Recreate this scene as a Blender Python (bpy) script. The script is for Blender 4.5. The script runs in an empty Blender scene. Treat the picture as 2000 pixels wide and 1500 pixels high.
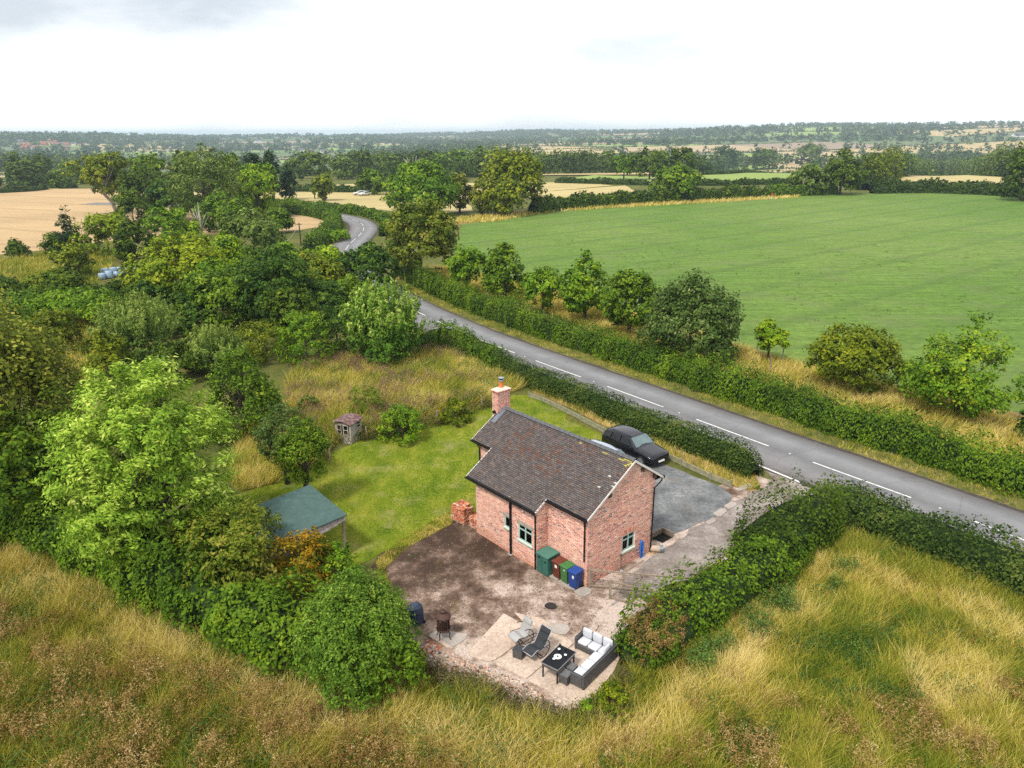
import bpy, bmesh, math, random
import numpy as np
from mathutils import Matrix, Vector

# ------------------------------------------------------------------ camera
scene = bpy.context.scene
COL = scene.collection
CAM_F, CAM_P, CAM_R, CAM_H = 1437.6, 0.32717, -0.00598, 19.4     # focal (px of 2000), pitch, roll, height
_cp, _sp, _cr, _sr = math.cos(CAM_P), math.sin(CAM_P), math.cos(CAM_R), math.sin(CAM_R)
cam_data = bpy.data.cameras.new("camera")
cam = bpy.data.objects.new("camera", cam_data)
COL.objects.link(cam)
_fw = Vector((0, _cp, -_sp)); _u0 = Vector((0, _sp, _cp)); _x0 = Vector((1, 0, 0))
_rt = _x0 * _cr + _u0 * _sr; _up = _u0 * _cr - _x0 * _sr
cam.matrix_world = Matrix(((_rt.x, _up.x, -_fw.x, 0), (_rt.y, _up.y, -_fw.y, 0), (_rt.z, _up.z, -_fw.z, CAM_H), (0, 0, 0, 1)))
cam_data.sensor_fit = 'HORIZONTAL'
cam_data.sensor_width = 36.0
cam_data.lens = 36.0 * CAM_F / 2000.0
cam_data.clip_start = 0.5
cam_data.clip_end = 20000
scene.camera = cam

# ------------------------------------------------------------------ world, sun, exposure
SUN_EL, SUN_AZ = math.radians(55), math.radians(215)      # azimuth measured clockwise from +Y
world = bpy.data.worlds.new("World")
scene.world = world
world.use_nodes = True
wn = world.node_tree
wn.nodes.clear()
w_out = wn.nodes.new('ShaderNodeOutputWorld')
w_bg = wn.nodes.new('ShaderNodeBackground')
w_sky = wn.nodes.new('ShaderNodeTexSky')
w_sky.sky_type = 'NISHITA'
w_sky.sun_disc = False
w_sky.sun_elevation = SUN_EL
w_sky.sun_rotation = SUN_AZ
w_tc = wn.nodes.new('ShaderNodeTexCoord')
w_map = wn.nodes.new('ShaderNodeMapping')
w_map.inputs['Scale'].default_value = (-1.0, 1.0, 3.2)
w_map.inputs['Location'].default_value = (6.05, 4.55, 1.6)
w_noise = wn.nodes.new('ShaderNodeTexNoise')
w_noise.inputs['Scale'].default_value = 1.7
w_noise.inputs['Detail'].default_value = 6
w_noise.inputs['Roughness'].default_value = 0.55
w_ramp = wn.nodes.new('ShaderNodeValToRGB')
w_ramp.color_ramp.elements[0].position = 0.34
w_ramp.color_ramp.elements[0].color = (0.46, 0.485, 0.515, 1)
w_ramp.color_ramp.elements[1].position = 0.53
w_ramp.color_ramp.elements[1].color = (1.0, 1.0, 1.0, 1)
w_gain = wn.nodes.new('ShaderNodeVectorMath'); w_gain.operation = 'SCALE'
w_gain.inputs['Scale'].default_value = 4.7
w_mix = wn.nodes.new('ShaderNodeMix'); w_mix.data_type = 'RGBA'
w_mix.inputs['Factor'].default_value = 0.9
wn.links.new(w_tc.outputs['Generated'], w_map.inputs['Vector'])
wn.links.new(w_map.outputs[0], w_noise.inputs['Vector'])
wn.links.new(w_noise.outputs[0], w_ramp.inputs[0])
wn.links.new(w_ramp.outputs[0], w_gain.inputs[0])
wn.links.new(w_sky.outputs[0], w_mix.inputs[6])
wn.links.new(w_gain.outputs[0], w_mix.inputs[7])
wn.links.new(w_mix.outputs[2], w_bg.inputs['Color'])
w_bg.inputs['Strength'].default_value = 0.12
wn.links.new(w_bg.outputs[0], w_out.inputs['Surface'])

sun_data = bpy.data.lights.new("sun", 'SUN')
sun_data.energy = 1.5
sun_data.angle = math.radians(10)
sun_data.color = (1.0, 0.95, 0.87)
sun = bpy.data.objects.new("sun", sun_data)
COL.objects.link(sun)
_sd = Vector((math.sin(SUN_AZ) * math.cos(SUN_EL), math.cos(SUN_AZ) * math.cos(SUN_EL), math.sin(SUN_EL)))
sun.rotation_euler = _sd.to_track_quat('Z', 'Y').to_euler()
sun.location = (0, 0, 60)

vs = scene.view_settings
vs.view_transform = 'Standard'
vs.look = 'None'
vs.gamma = 1.0
vs.exposure = 1.42
vs.use_curve_mapping = False
cy = scene.cycles
cy.max_bounces = 6; cy.diffuse_bounces = 2; cy.glossy_bounces = 3; cy.transmission_bounces = 6
cy.transparent_max_bounces = 8; cy.volume_bounces = 1
cy.use_denoising = False

rng = np.random.default_rng(7)
random.seed(7)

# ------------------------------------------------------------------ places
def sstep(a, b, x):
    t = np.clip((np.asarray(x, float) - a) / (b - a), 0, 1)
    return t * t * (3 - 2 * t)

_PD = np.array([0, 330, 480, 620, 780, 1000, 1300, 2000, 2800, 3600, 4500, 6000, 7500, 12000], float)
_PH = np.array([0, 0, -3, -9, -15, -20, -21, -8, 6, 14, 16, 6, -25, -120], float)
_PR = np.array([0, 0, 0, 0, 0, 0, 2, 14, 24, 27, 20, 8, 0, 0], float)

def terrain(x, y):
    x = np.asarray(x, float); y = np.asarray(y, float)
    D = np.hypot(x, y)
    az = np.degrees(np.arctan2(x, np.maximum(y, 1e-3)))
    h = np.interp(D, _PD, _PH) + np.interp(D, _PD, _PR) * sstep(-2, 26, az)
    und = 3.0 * np.sin(x / 310 + 0.7) * np.cos(y / 370 + 1.1) + 2.2 * np.sin((x + 0.6 * y) / 190 + 2.0)
    big = 11.0 * np.sin(x / 420 + 1.9) * np.sin(y / 640 + 0.4) * sstep(700, 1600, D)
    k = sstep(340, 800, D)
    h = h + (5.5 * np.sin(np.radians(az) * 9 + 1.0) + 3.0 * np.sin(np.radians(az) * 23 + 0.3)) * sstep(1700, 3200, D) * (1 - sstep(5200, 7000, D))
    return np.where(y > 0, h + (und + big) * k * (1 - 0.8 * sstep(6000, 9000, D)), 0.0 * h)

def px_dir(u, v):
    xr = (u - 1000) / CAM_F; ur = (750 - v) / CAM_F
    x = xr * _cr - ur * _sr; uu = xr * _sr + ur * _cr
    return np.array([x, _cp + uu * _sp, -_sp + uu * _cp])

_TT = np.geomspace(5, 12000, 6000)
def at(u, v, z=None):
    """point of the ground (or of the level z) seen along a direction of the survey camera"""
    d = px_dir(u, v)
    if z is not None or d[2] < -0.0555:
        zz = 0.0 if z is None else z
        t = (zz - CAM_H) / d[2]
        return np.array([d[0] * t, d[1] * t, zz])
    t = _TT / math.hypot(d[0], d[1])
    X = d[0] * t; Y = d[1] * t; Z = CAM_H + d[2] * t
    below = np.nonzero(Z < terrain(X, Y))[0]
    i = below[0] if len(below) else np.searchsorted(_TT, 5000)
    return np.array([X[i], Y[i], float(terrain(X[i], Y[i]))])

def top_z(P, v):
    """height at which an upright over P reaches the picture row v"""
    X, Y = P[0], P[1]; k = 750 - v
    zr = (k * Y * _cp + CAM_F * X * _sr - CAM_F * _cr * Y * _sp) / (CAM_F * _cr * _cp + k * _sp)
    return zr + CAM_H

def depth_of(P):
    return P[1] * _cp - (P[2] - CAM_H) * _sp

def gp(*pts):
    return [at(u, v)[:2] for u, v in pts]

def _hash(ix, iy, seed):
    h = (ix * 374761393 + iy * 668265263 + seed * 1442695041) & 0xFFFFFFFF
    h = ((h ^ (h >> 13)) * 1274126177) & 0xFFFFFFFF
    return ((h ^ (h >> 16)) & 0xFFFF) / 65535.0

def vnoise(x, y, scale, seed=0):
    x = np.asarray(x, float) / scale; y = np.asarray(y, float) / scale
    ix = np.floor(x).astype(np.int64); iy = np.floor(y).astype(np.int64)
    fx = x - ix; fy = y - iy
    fx = fx * fx * (3 - 2 * fx); fy = fy * fy * (3 - 2 * fy)
    a = _hash(ix, iy, seed); b = _hash(ix + 1, iy, seed); c = _hash(ix, iy + 1, seed); d = _hash(ix + 1, iy + 1, seed)
    return (a * (1 - fx) + b * fx) * (1 - fy) + (c * (1 - fx) + d * fx) * fy

def in_poly(x, y, poly):
    x = np.asarray(x); y = np.asarray(y); ins = np.zeros(x.shape, bool)
    n = len(poly)
    for i in range(n):
        x1, y1 = poly[i][0], poly[i][1]; x2, y2 = poly[(i + 1) % n][0], poly[(i + 1) % n][1]
        if y1 == y2: continue
        c = ((y1 > y) != (y2 > y)) & (x < (x2 - x1) * (y - y1) / (y2 - y1) + x1)
        ins ^= c
    return ins

def sample_poly(poly, n):
    P = np.array([[q[0], q[1]] for q in poly]); lo = P.min(0); hi = P.max(0)
    out = np.zeros((0, 2))
    while len(out) < n:
        q = lo + (hi - lo) * rng.random((n * 2, 2))
        out = np.vstack([out, q[in_poly(q[:, 0], q[:, 1], poly)]])
    return out[:n]

def resample(path, step):
    P = np.array([[q[0], q[1]] for q in path], float)
    seg = np.hypot(*(P[1:] - P[:-1]).T); s = np.concatenate([[0], np.cumsum(seg)])
    n = max(2, int(s[-1] / step) + 1); t = np.linspace(0, s[-1], n)
    return np.stack([np.interp(t, s, P[:, 0]), np.interp(t, s, P[:, 1])], 1)

def smooth_path(path, step, it=3):
    Q = [np.array(q[:2], float) for q in path]
    for _ in range(it):
        R = [Q[0]]
        for a, b in zip(Q[:-1], Q[1:]):
            R += [a * .75 + b * .25, a * .25 + b * .75]
        R.append(Q[-1]); Q = R
    return resample(Q, step)

# ------------------------------------------------------------------ objects
def link(o, parent=None):
    COL.objects.link(o)
    if parent is not None: o.parent = parent
    return o

def tag(o, label=None, cat=None, group=None, kind=None):
    if label: o['label'] = label
    if cat: o['category'] = cat
    if group: o['group'] = group
    if kind: o['kind'] = kind
    return o

def thing(name, label, cat, loc=(0, 0, 0), rot=0.0, group=None):
    o = bpy.data.objects.new(name, None)
    o.empty_display_size = 0.3
    o.location = tuple(float(q) for q in loc); o.rotation_euler = (0, 0, rot)
    link(o)
    return tag(o, label, cat, group)

def copy_tree(o, parent=None):
    c = o.copy(); link(c, parent)
    for ch in list(o.children): copy_tree(ch, c)
    return c

def np_mesh(name, V, F, mat=None, attr=None, smooth=False, mats=None, midx=None, cols=None):
    """V (n,3); F list of (m,k) index arrays; attr: float per face; cols: (m,3) colour per face"""
    me = bpy.data.meshes.new(name)
    if not isinstance(F, (list, tuple)): F = [F]
    F = [np.asarray(f, np.int32) for f in F if len(f)]
    V = np.asarray(V, np.float32)
    me.vertices.add(len(V)); me.vertices.foreach_set('co', V.ravel())
    idx = np.concatenate([f.ravel() for f in F])
    tot = np.concatenate([np.full(len(f), f.shape[1], np.int32) for f in F])
    start = np.concatenate([[0], np.cumsum(tot)[:-1]]).astype(np.int32)
    me.loops.add(len(idx)); me.loops.foreach_set('vertex_index', idx)
    me.polygons.add(len(tot)); me.polygons.foreach_set('loop_start', start)
    if smooth: me.polygons.foreach_set('use_smooth', np.ones(len(tot), bool))
    if midx is not None: me.polygons.foreach_set('material_index', np.asarray(midx, np.int32))
    me.update(calc_edges=True)
    if attr is not None:
        a = me.attributes.new('v', 'FLOAT', 'FACE'); a.data.foreach_set('value', np.asarray(attr, np.float32))
    if cols is not None:
        a = me.attributes.new('tint', 'FLOAT_COLOR', 'FACE')
        c = np.ones((len(tot), 4), np.float32); c[:, :3] = cols
        a.data.foreach_set('color', c.ravel())
    for m in (mats or ([mat] if mat else [])): me.materials.append(m)
    return me

def obj(name, me, parent=None):
    return link(bpy.data.objects.new(name, me), parent)

class MB:
    """collects plain solids in one mesh"""
    def __init__(s): s.v = []; s.f = []
    def add(s, v, f):
        n = len(s.v); s.v += [tuple(map(float, q)) for q in v]; s.f += [tuple(i + n for i in q) for q in f]; return s
    def box(s, x0, y0, z0, x1, y1, z1, bev=0.0):
        if bev <= 0:
            v = [(x0, y0, z0), (x1, y0, z0), (x1, y1, z0), (x0, y1, z0), (x0, y0, z1), (x1, y0, z1), (x1, y1, z1), (x0, y1, z1)]
            return s.add(v, [(0, 3, 2, 1), (4, 5, 6, 7), (0, 1, 5, 4), (1, 2, 6, 5), (2, 3, 7, 6), (3, 0, 4, 7)])
        b = bev; v = []
        def ring(i, z): return [(x0 + i, y0 + b, z), (x0 + b, y0 + i, z), (x1 - b, y0 + i, z), (x1 - i, y0 + b, z), (x1 - i, y1 - b, z), (x1 - b, y1 - i, z), (x0 + b, y1 - i, z), (x0 + i, y1 - b, z)]
        for i, z in ((b, z0), (0, z0 + b), (0, z1 - b), (b, z1)): v += ring(i, z)
        f = [tuple(range(7, -1, -1)), tuple(range(24, 32))]
        for k in range(3):
            for j in range(8): f.append((k * 8 + j, k * 8 + (j + 1) % 8, k * 8 + 8 + (j + 1) % 8, k * 8 + 8 + j))
        return s.add(v, f)
    def prism(s, pts, z0, z1):
        n = len(pts)
        v = [(p[0], p[1], z0) for p in pts] + [(p[0], p[1], z1) for p in pts]
        f = [tuple(range(n - 1, -1, -1)), tuple(range(n, 2 * n))] + [(i, (i + 1) % n, n + (i + 1) % n, n + i) for i in range(n)]
        return s.add(v, f)
    def hull(s, a, b):
        """two matching rings of points joined into a solid"""
        n = len(a); v = list(a) + list(b)
        f = [tuple(range(n - 1, -1, -1)), tuple(range(n, 2 * n))] + [(i, (i + 1) % n, n + (i + 1) % n, n + i) for i in range(n)]
        return s.add(v, f)
    def bar(s, p, q, w, h=None, up=(0, 0, 1)):
        """rectangular bar from p to q"""
        h = h or w; p = Vector(p); q = Vector(q); d = (q - p).normalized(); u = Vector(up)
        if abs(d.dot(u)) > .98: u = Vector((1, 0, 0))
        sd = d.cross(u).normalized() * (w / 2); uu = sd.cross(d).normalized() * (h / 2)
        r = lambda c: [c - sd - uu, c + sd - uu, c + sd + uu, c - sd + uu]
        return s.hull(r(p), r(q))
    def tube(s, pts, r, n=8, cap=True):
        P = [Vector(q) for q in pts]; rr = r if isinstance(r, (list, tuple)) else [r] * len(P)
        base = len(s.v); v = []; prev = None
        for i, c in enumerate(P):
            d = ((P[i + 1] if i + 1 < len(P) else P[i]) - (P[i - 1] if i else P[i])).normalized()
            if prev is None: a = d.orthogonal().normalized()
            else:
                a = (prev - d * prev.dot(d)); a = a.normalized() if a.length > 1e-4 else d.orthogonal().normalized()
            prev = a; b = d.cross(a)
            v += [c + (a * math.cos(2 * math.pi * k / n) + b * math.sin(2 * math.pi * k / n)) * rr[i] for k in range(n)]
        f = []
        for i in range(len(P) - 1):
            for k in range(n): f.append((i * n + k, i * n + (k + 1) % n, (i + 1) * n + (k + 1) % n, (i + 1) * n + k))
        if cap: f += [tuple(range(n - 1, -1, -1)), tuple(range((len(P) - 1) * n, len(P) * n))]
        return s.add(v, f)
    def lathe(s, prof, n=16, c=(0, 0, 0), cap=True):
        v = []; m = len(prof)
        for r, z in prof: v += [(c[0] + r * math.cos(2 * math.pi * k / n), c[1] + r * math.sin(2 * math.pi * k / n), c[2] + z) for k in range(n)]
        f = []
        for i in range(m - 1):
            for k in range(n): f.append((i * n + k, i * n + (k + 1) % n, (i + 1) * n + (k + 1) % n, (i + 1) * n + k))
        if cap: f += [tuple(range(n - 1, -1, -1)), tuple(range((m - 1) * n, m * n))]
        return s.add(v, f)
    def mesh(s, name, mat, smooth=False):
        me = bpy.data.meshes.new(name); me.from_pydata(s.v, [], s.f)
        bm = bmesh.new(); bm.from_mesh(me); bmesh.ops.recalc_face_normals(bm, faces=bm.faces); bm.to_mesh(me); bm.free()
        if smooth: me.polygons.foreach_set('use_smooth', [True] * len(me.polygons))
        me.update(); me.materials.append(mat); return me
    def build(s, name, mat, parent=None, smooth=False):
        return obj(name, s.mesh(name, mat, smooth), parent)

# ------------------------------------------------------------------ materials
def new_mat(name):
    m = bpy.data.materials.new(name); m.use_nodes = True
    nt = m.node_tree; b = nt.nodes['Principled BSDF']
    return m, nt, b

def nd(nt, typ, **kw):
    n = nt.nodes.new(typ)
    for k, v in kw.items(): setattr(n, k, v)
    return n

def lk(nt, a, b): nt.links.new(a, b)

def pos_vec(nt, scale=(1, 1, 1), rot=0.0, local=False):
    if local: src = nd(nt, 'ShaderNodeTexCoord').outputs['Object']
    else: src = nd(nt, 'ShaderNodeNewGeometry').outputs['Position']
    mp = nd(nt, 'ShaderNodeMapping')
    mp.inputs['Scale'].default_value = scale; mp.inputs['Rotation'].default_value = (0, 0, rot)
    lk(nt, src, mp.inputs['Vector']); return mp.outputs[0]

def noise(nt, vec, scale, detail=4, rough=.55):
    n = nd(nt, 'ShaderNodeTexNoise')
    n.inputs['Scale'].default_value = scale; n.inputs['Detail'].default_value = detail; n.inputs['Roughness'].default_value = rough
    lk(nt, vec, n.inputs['Vector']); return n.outputs[0]

def ramp(nt, fac, stops):
    r = nd(nt, 'ShaderNodeValToRGB'); e = r.color_ramp.elements
    while len(e) < len(stops): e.new(0.5)
    for q, (p, c) in zip(e, stops):
        q.position = p; c = (c, c, c) if not isinstance(c, tuple) else c; q.color = (*c, 1)
    lk(nt, fac, r.inputs[0]); return r.outputs[0]

def mix(nt, fac, a, b, mode='MIX'):
    m = nd(nt, 'ShaderNodeMix', data_type='RGBA', blend_type=mode)
    for s, val in ((0, fac), (6, a), (7, b)):
        if isinstance(val, (int, float)): m.inputs[s].default_value = val
        elif isinstance(val, tuple): m.inputs[s].default_value = (*val, 1)
        else: lk(nt, val, m.inputs[s])
    return m.outputs[2]

def bump(nt, b, h, strength=.4, dist=.02):
    n = nd(nt, 'ShaderNodeBump'); n.inputs['Strength'].default_value = strength; n.inputs['Distance'].default_value = dist
    lk(nt, h, n.inputs['Height']); lk(nt, n.outputs[0], b.inputs['Normal'])

def plain(name, col, rough=.6, metal=0.0, var=.25, scale=6.0, spec=.4, coat=0.0, bmp=0.0, local=True):
    m, nt, b = new_mat(name)
    v = pos_vec(nt, local=local)
    n = noise(nt, v, scale, 5, .6)
    lo = tuple(c * (1 - var) for c in col); hi = tuple(min(1, c * (1 + var)) for c in col)
    lk(nt, ramp(nt, n, [(.3, lo), (.7, hi)]), b.inputs['Base Color'])
    b.inputs['Roughness'].default_value = rough; b.inputs['Metallic'].default_value = metal
    b.inputs['Specular IOR Level'].default_value = spec; b.inputs['Coat Weight'].default_value = coat
    if bmp: bump(nt, b, noise(nt, v, scale * 6, 4), bmp, .01)
    return m

def leaf_mat(name, cols, trans=.20, rough=.6, spec=.10):
    m, nt, b = new_mat(name)
    a = nd(nt, 'ShaderNodeAttribute', attribute_name='v')
    c = ramp(nt, a.outputs['Fac'], [(i / (len(cols) - 1), q) for i, q in enumerate(cols)])
    lk(nt, c, b.inputs['Base Color'])
    b.inputs['Roughness'].default_value = rough; b.inputs['Specular IOR Level'].default_value = spec
    t = nd(nt, 'ShaderNodeBsdfTranslucent')
    lk(nt, mix(nt, 1.0, c, (1.25, 1.3, .75), 'MULTIPLY'), t.inputs['Color'])
    ms = nd(nt, 'ShaderNodeMixShader'); ms.inputs[0].default_value = trans
    lk(nt, b.outputs[0], ms.inputs[1]); lk(nt, t.outputs[0], ms.inputs[2])
    lk(nt, ms.outputs[0], nt.nodes['Material Output'].inputs['Surface'])
    return m

def tint_mat(name, rough=.8, spec=.3, bmp=.3, wear=.25, scale=30):
    m, nt, b = new_mat(name)
    a = nd(nt, 'ShaderNodeAttribute', attribute_name='tint')
    v = pos_vec(nt)
    n = ramp(nt, noise(nt, v, scale, 4, .7), [(.25, 1 - wear), (.75, 1 + wear)])
    lk(nt, mix(nt, 1.0, a.outputs['Color'], n, 'MULTIPLY'), b.inputs['Base Color'])
    b.inputs['Roughness'].default_value = rough; b.inputs['Specular IOR Level'].default_value = spec
    if bmp: bump(nt, b, noise(nt, v, scale * 2, 4), bmp, .008)
    return m
# ------------------------------------------------------------------ vegetation
PAL = {
 'dark':   [(.010, .026, .006), (.022, .050, .009), (.042, .085, .013), (.080, .130, .022)],
 'deep':   [(.008, .028, .009), (.017, .050, .014), (.032, .080, .020), (.062, .118, .032)],
 'mid':    [(.016, .044, .006), (.034, .086, .010), (.066, .138, .016), (.125, .205, .030)],
 'fresh':  [(.020, .062, .007), (.042, .118, .011), (.080, .180, .017), (.150, .245, .034)],
 'ash':    [(.050, .120, .010), (.110, .215, .018), (.200, .320, .036), (.370, .470, .120)],
 'yellow': [(.060, .085, .007), (.130, .160, .010), (.230, .220, .014), (.340, .290, .024)],
 'lime':   [(.045, .105, .006), (.100, .190, .009), (.180, .275, .014), (.280, .350, .036)],
 'willow': [(.026, .056, .014), (.060, .108, .028), (.125, .185, .056), (.250, .310, .130)],
 'poplar': [(.020, .064, .010), (.048, .125, .018), (.110, .210, .040), (.280, .370, .160)],
 'grey':   [(.024, .046, .014), (.050, .088, .026), (.095, .142, .048), (.175, .220, .095)],
 'bronze': [(.026, .044, .006), (.070, .095, .011), (.150, .145, .026), (.250, .190, .068)],
 'olive':  [(.024, .042, .004), (.062, .092, .007), (.120, .150, .011), (.220, .220, .024)],
 'orange': [(.060, .062, .005), (.150, .130, .008), (.300, .170, .010), (.420, .200, .014)],
 'purple': [(.020, .022, .012), (.040, .042, .018), (.065, .060, .028), (.090, .075, .040)],
 'needle': [(.006, .020, .009), (.012, .034, .013), (.022, .050, .017), (.040, .072, .024)],
 'far':    [(.014, .034, .010), (.024, .054, .014), (.042, .078, .020), (.070, .110, .032)],
}
_W = {'dark': (1.85, 1.50, .85), 'deep': (1.9, 1.50, .80), 'mid': (1.75, 1.38, .85), 'fresh': (1.80, 1.36, .85), 'far': (1.3, 1.15, .9), 'grey': (1.30, 1.25, .9), 'olive': (1.30, 1.28, 1.0),
      'bronze': (1.12, 1.28, 1.0), 'willow': (1.25, 1.2, .95), 'poplar': (1.35, 1.2, .95), 'ash': (1.38, 1.24, 1.6), 'lime': (1.15, 1.1, 1.0), 'yellow': (.95, 1.2, 1.0)}
PAL = {k: [(r * _W.get(k, (1, 1, 1))[0], g * _W.get(k, (1, 1, 1))[1], b * _W.get(k, (1, 1, 1))[2]) for r, g, b in c] for k, c in PAL.items()}
PAL = {k: [(r * 1.12, g * 1.10, b * .72) for r, g, b in c] for k, c in PAL.items()}
PAL['bush'] = [(.030, .070, .006), (.075, .150, .012), (.140, .235, .020), (.270, .350, .055)]
PAL['edge'] = [(.034, .058, .006), (.095, .125, .011), (.200, .215, .020), (.340, .320, .055)]
PAL['chestnut'] = [(.022, .048, .008), (.052, .098, .015), (.105, .160, .030), (.230, .260, .095)]
PAL['trim'] = [(.018, .040, .006), (.045, .082, .011), (.090, .130, .018), (.170, .165, .045)]
LEAF = {k: leaf_mat('foliage_' + k, c) for k, c in PAL.items()}
BARK = plain('bark', (.085, .068, .05), .9, 0, .4, 4, .2, bmp=.5)
PALE_BARK = plain('pale_bark', (.30, .27, .22), .9, 0, .3, 4, .2, bmp=.4)
TWIG = plain('hedge_twigs', (.018, .034, .008), .95, 0, .5, 8, .1, local=False)

def unit(a):
    return a / np.maximum(np.linalg.norm(a, axis=1, keepdims=True), 1e-9)

def diamonds(C, N, T, L, W):
    """folded leaf shapes: centre, normal, axis, length, width"""
    n = len(C); N = unit(N); T = unit(T - N * (T * N).sum(1, keepdims=True)); B = np.cross(N, T)
    L = np.broadcast_to(np.asarray(L, float), (n,))[:, None]; W = np.broadcast_to(np.asarray(W, float), (n,))[:, None]
    V = np.empty((n, 4, 3))
    V[:, 0] = C - T * L * .5; V[:, 2] = C + T * L * .5 - N * L * .12
    V[:, 1] = C + B * W * .5 - N * W * .18; V[:, 3] = C - B * W * .5 - N * W * .18
    return V.reshape(-1, 3), np.arange(n * 4, dtype=np.int32).reshape(n, 4)

def rdir(n):
    return unit(rng.normal(size=(n, 3)))

def bumps(D, k=7, amp=.22, seed=None):
    """smooth lumpy radius over directions"""
    r = np.random.default_rng(seed) if seed is not None else rng
    A = unit(r.normal(size=(k, 3))); w = r.uniform(-1, 1, k); out = np.ones(len(D))
    for a, q in zip(A, w): out += amp * q * np.exp(-3.0 * (1 - D @ a))
    return out

PROF = {  # relative half-width over relative crown height
 'round': ([0, .1, .25, .45, .65, .82, .93, 1], [.35, .68, .92, 1, .92, .70, .45, .12]),
 'dome':  ([0, .1, .3, .5, .7, .85, .95, 1], [.92, 1, .98, .88, .72, .52, .32, .10]),
 'oval':  ([0, .12, .3, .5, .7, .85, 1], [.45, .75, .97, .98, .75, .5, .10]),
 'cone':  ([0, .08, .25, .5, .75, .9, 1], [.75, 1, .88, .60, .34, .17, .04]),
 'pear':  ([0, .1, .3, .5, .7, .85, 1], [.55, .9, 1, .85, .58, .36, .10]),
 'flat':  ([0, .15, .4, .65, .85, .95, 1], [.25, .45, .78, 1, .88, .62, .25]),
 'column':([0, .1, .5, .8, 1], [.7, 1, 1, .7, .1]),
}

def crown_leaves(R, z0, z1, prof, n, leaf, lob=.22, clump=None, wind=(0, 0, 0), droop=0.0, aspect=.55, inner=.25, elong=1.0, per=None, nlobe=None):
    """leaves in clumps through a crown of radius R between z0 and z1 (local)"""
    Hc = z1 - z0; pt, pr = PROF[prof]
    clump = clump or max(.16 * max(R, Hc * .5), leaf * 1.6)
    per = per or 26
    K = max(12, int(n / per))
    # the crown is a heap of lobes set around the profile; clumps sit on the lobes
    tt = np.linspace(.02, .98, 60); w = np.interp(tt, pt, pr) + .12; w /= w.sum()
    nl = nlobe or int(np.clip(10 + 6 * Hc / max(R, .1), 12, 30))
    lt_ = np.sort(rng.choice(tt, nl, p=w)); la = np.arange(nl) * 2.39996 + rng.normal(0, .5, nl)
    lw = np.interp(lt_, pt, pr) * R; fill = .30 + .9 * lob
    lr = np.maximum(lw, .35 * R) * rng.uniform(.40 - .25 * lob, .62 - .25 * lob, nl)
    lc = np.stack([np.cos(la) * np.maximum(lw - lr, 0), np.sin(la) * np.maximum(lw - lr, 0), z0 + Hc * lt_], 1)
    lc[:, :2] *= rng.uniform(1 - lob, 1 + lob * .75, (nl, 1))
    lc[0] = (0, 0, z0 + Hc * .52); lr[0] = min(.66 * R, .5 * Hc)
    li = rng.choice(nl, K, p=lr ** 2 / (lr ** 2).sum()); dd = rdir(K); dd[:, 2] = np.abs(dd[:, 2]) * np.where(rng.random(K) < .8, 1, -1)
    ctr = np.array([0, 0, z0 + Hc * .4]); og = unit(lc - ctr); flip = (dd * og[li]).sum(1) < -.35; dd[flip] *= -1
    rad = np.where(rng.random(K) < inner, rng.uniform(.2, .8, K), rng.uniform(.85, 1.05, K))
    CC = lc[li] + dd * (lr[li] * rad)[:, None] * np.array([1, 1, min(1.15, .55 + .25 * Hc / max(R, .1))])
    q_ = np.quantile(np.hypot(CC[:, 0], CC[:, 1]), .96); CC[:, :2] *= (R - clump * .45) / max(q_, .01)
    zt_, zb_ = CC[:, 2].max(), np.quantile(CC[:, 2], .02)
    CC[:, 2] = z0 + clump * .4 + (CC[:, 2] - zb_) / max(zt_ - zb_, .01) * (Hc - clump * .8); CC[:, 2] = np.maximum(CC[:, 2], z0 + .05)
    outw = unit(dd * .75 + unit(CC - ctr) * .5)
    k = np.repeat(np.arange(K), per); m = len(k)
    off = rdir(m) * (rng.random((m, 1)) ** .45) * clump * rng.uniform(.6, 1.25, K)[k][:, None]
    off[:, 2] *= .75
    if elong != 1.0:
        ax = unit(outw + np.array(wind) + np.array([0, 0, .25]))[k]
        off += ax * ((off * ax).sum(1, keepdims=True)) * (elong - 1)
    C = CC[k] + off
    N = unit(off / clump * .8 + outw[k] * .55 + np.array([0, 0, .45]) + rng.normal(size=(m, 3)) * .38)
    T = unit(outw[k] * .6 + np.array([0, 0, .1 - droop]) + np.array(wind) + rng.normal(size=(m, 3)) * .6)
    L = leaf * rng.uniform(.55, 1.55, m)
    V, F = diamonds(C, N, T, L, L * aspect)
    cl = (rng.normal(0, .13, K) + rng.normal(0, .07, nl)[li])[k]
    v = np.clip(.45 + cl + rng.normal(0, .17, m), 0, 1)
    return V, F, v, CC

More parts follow.
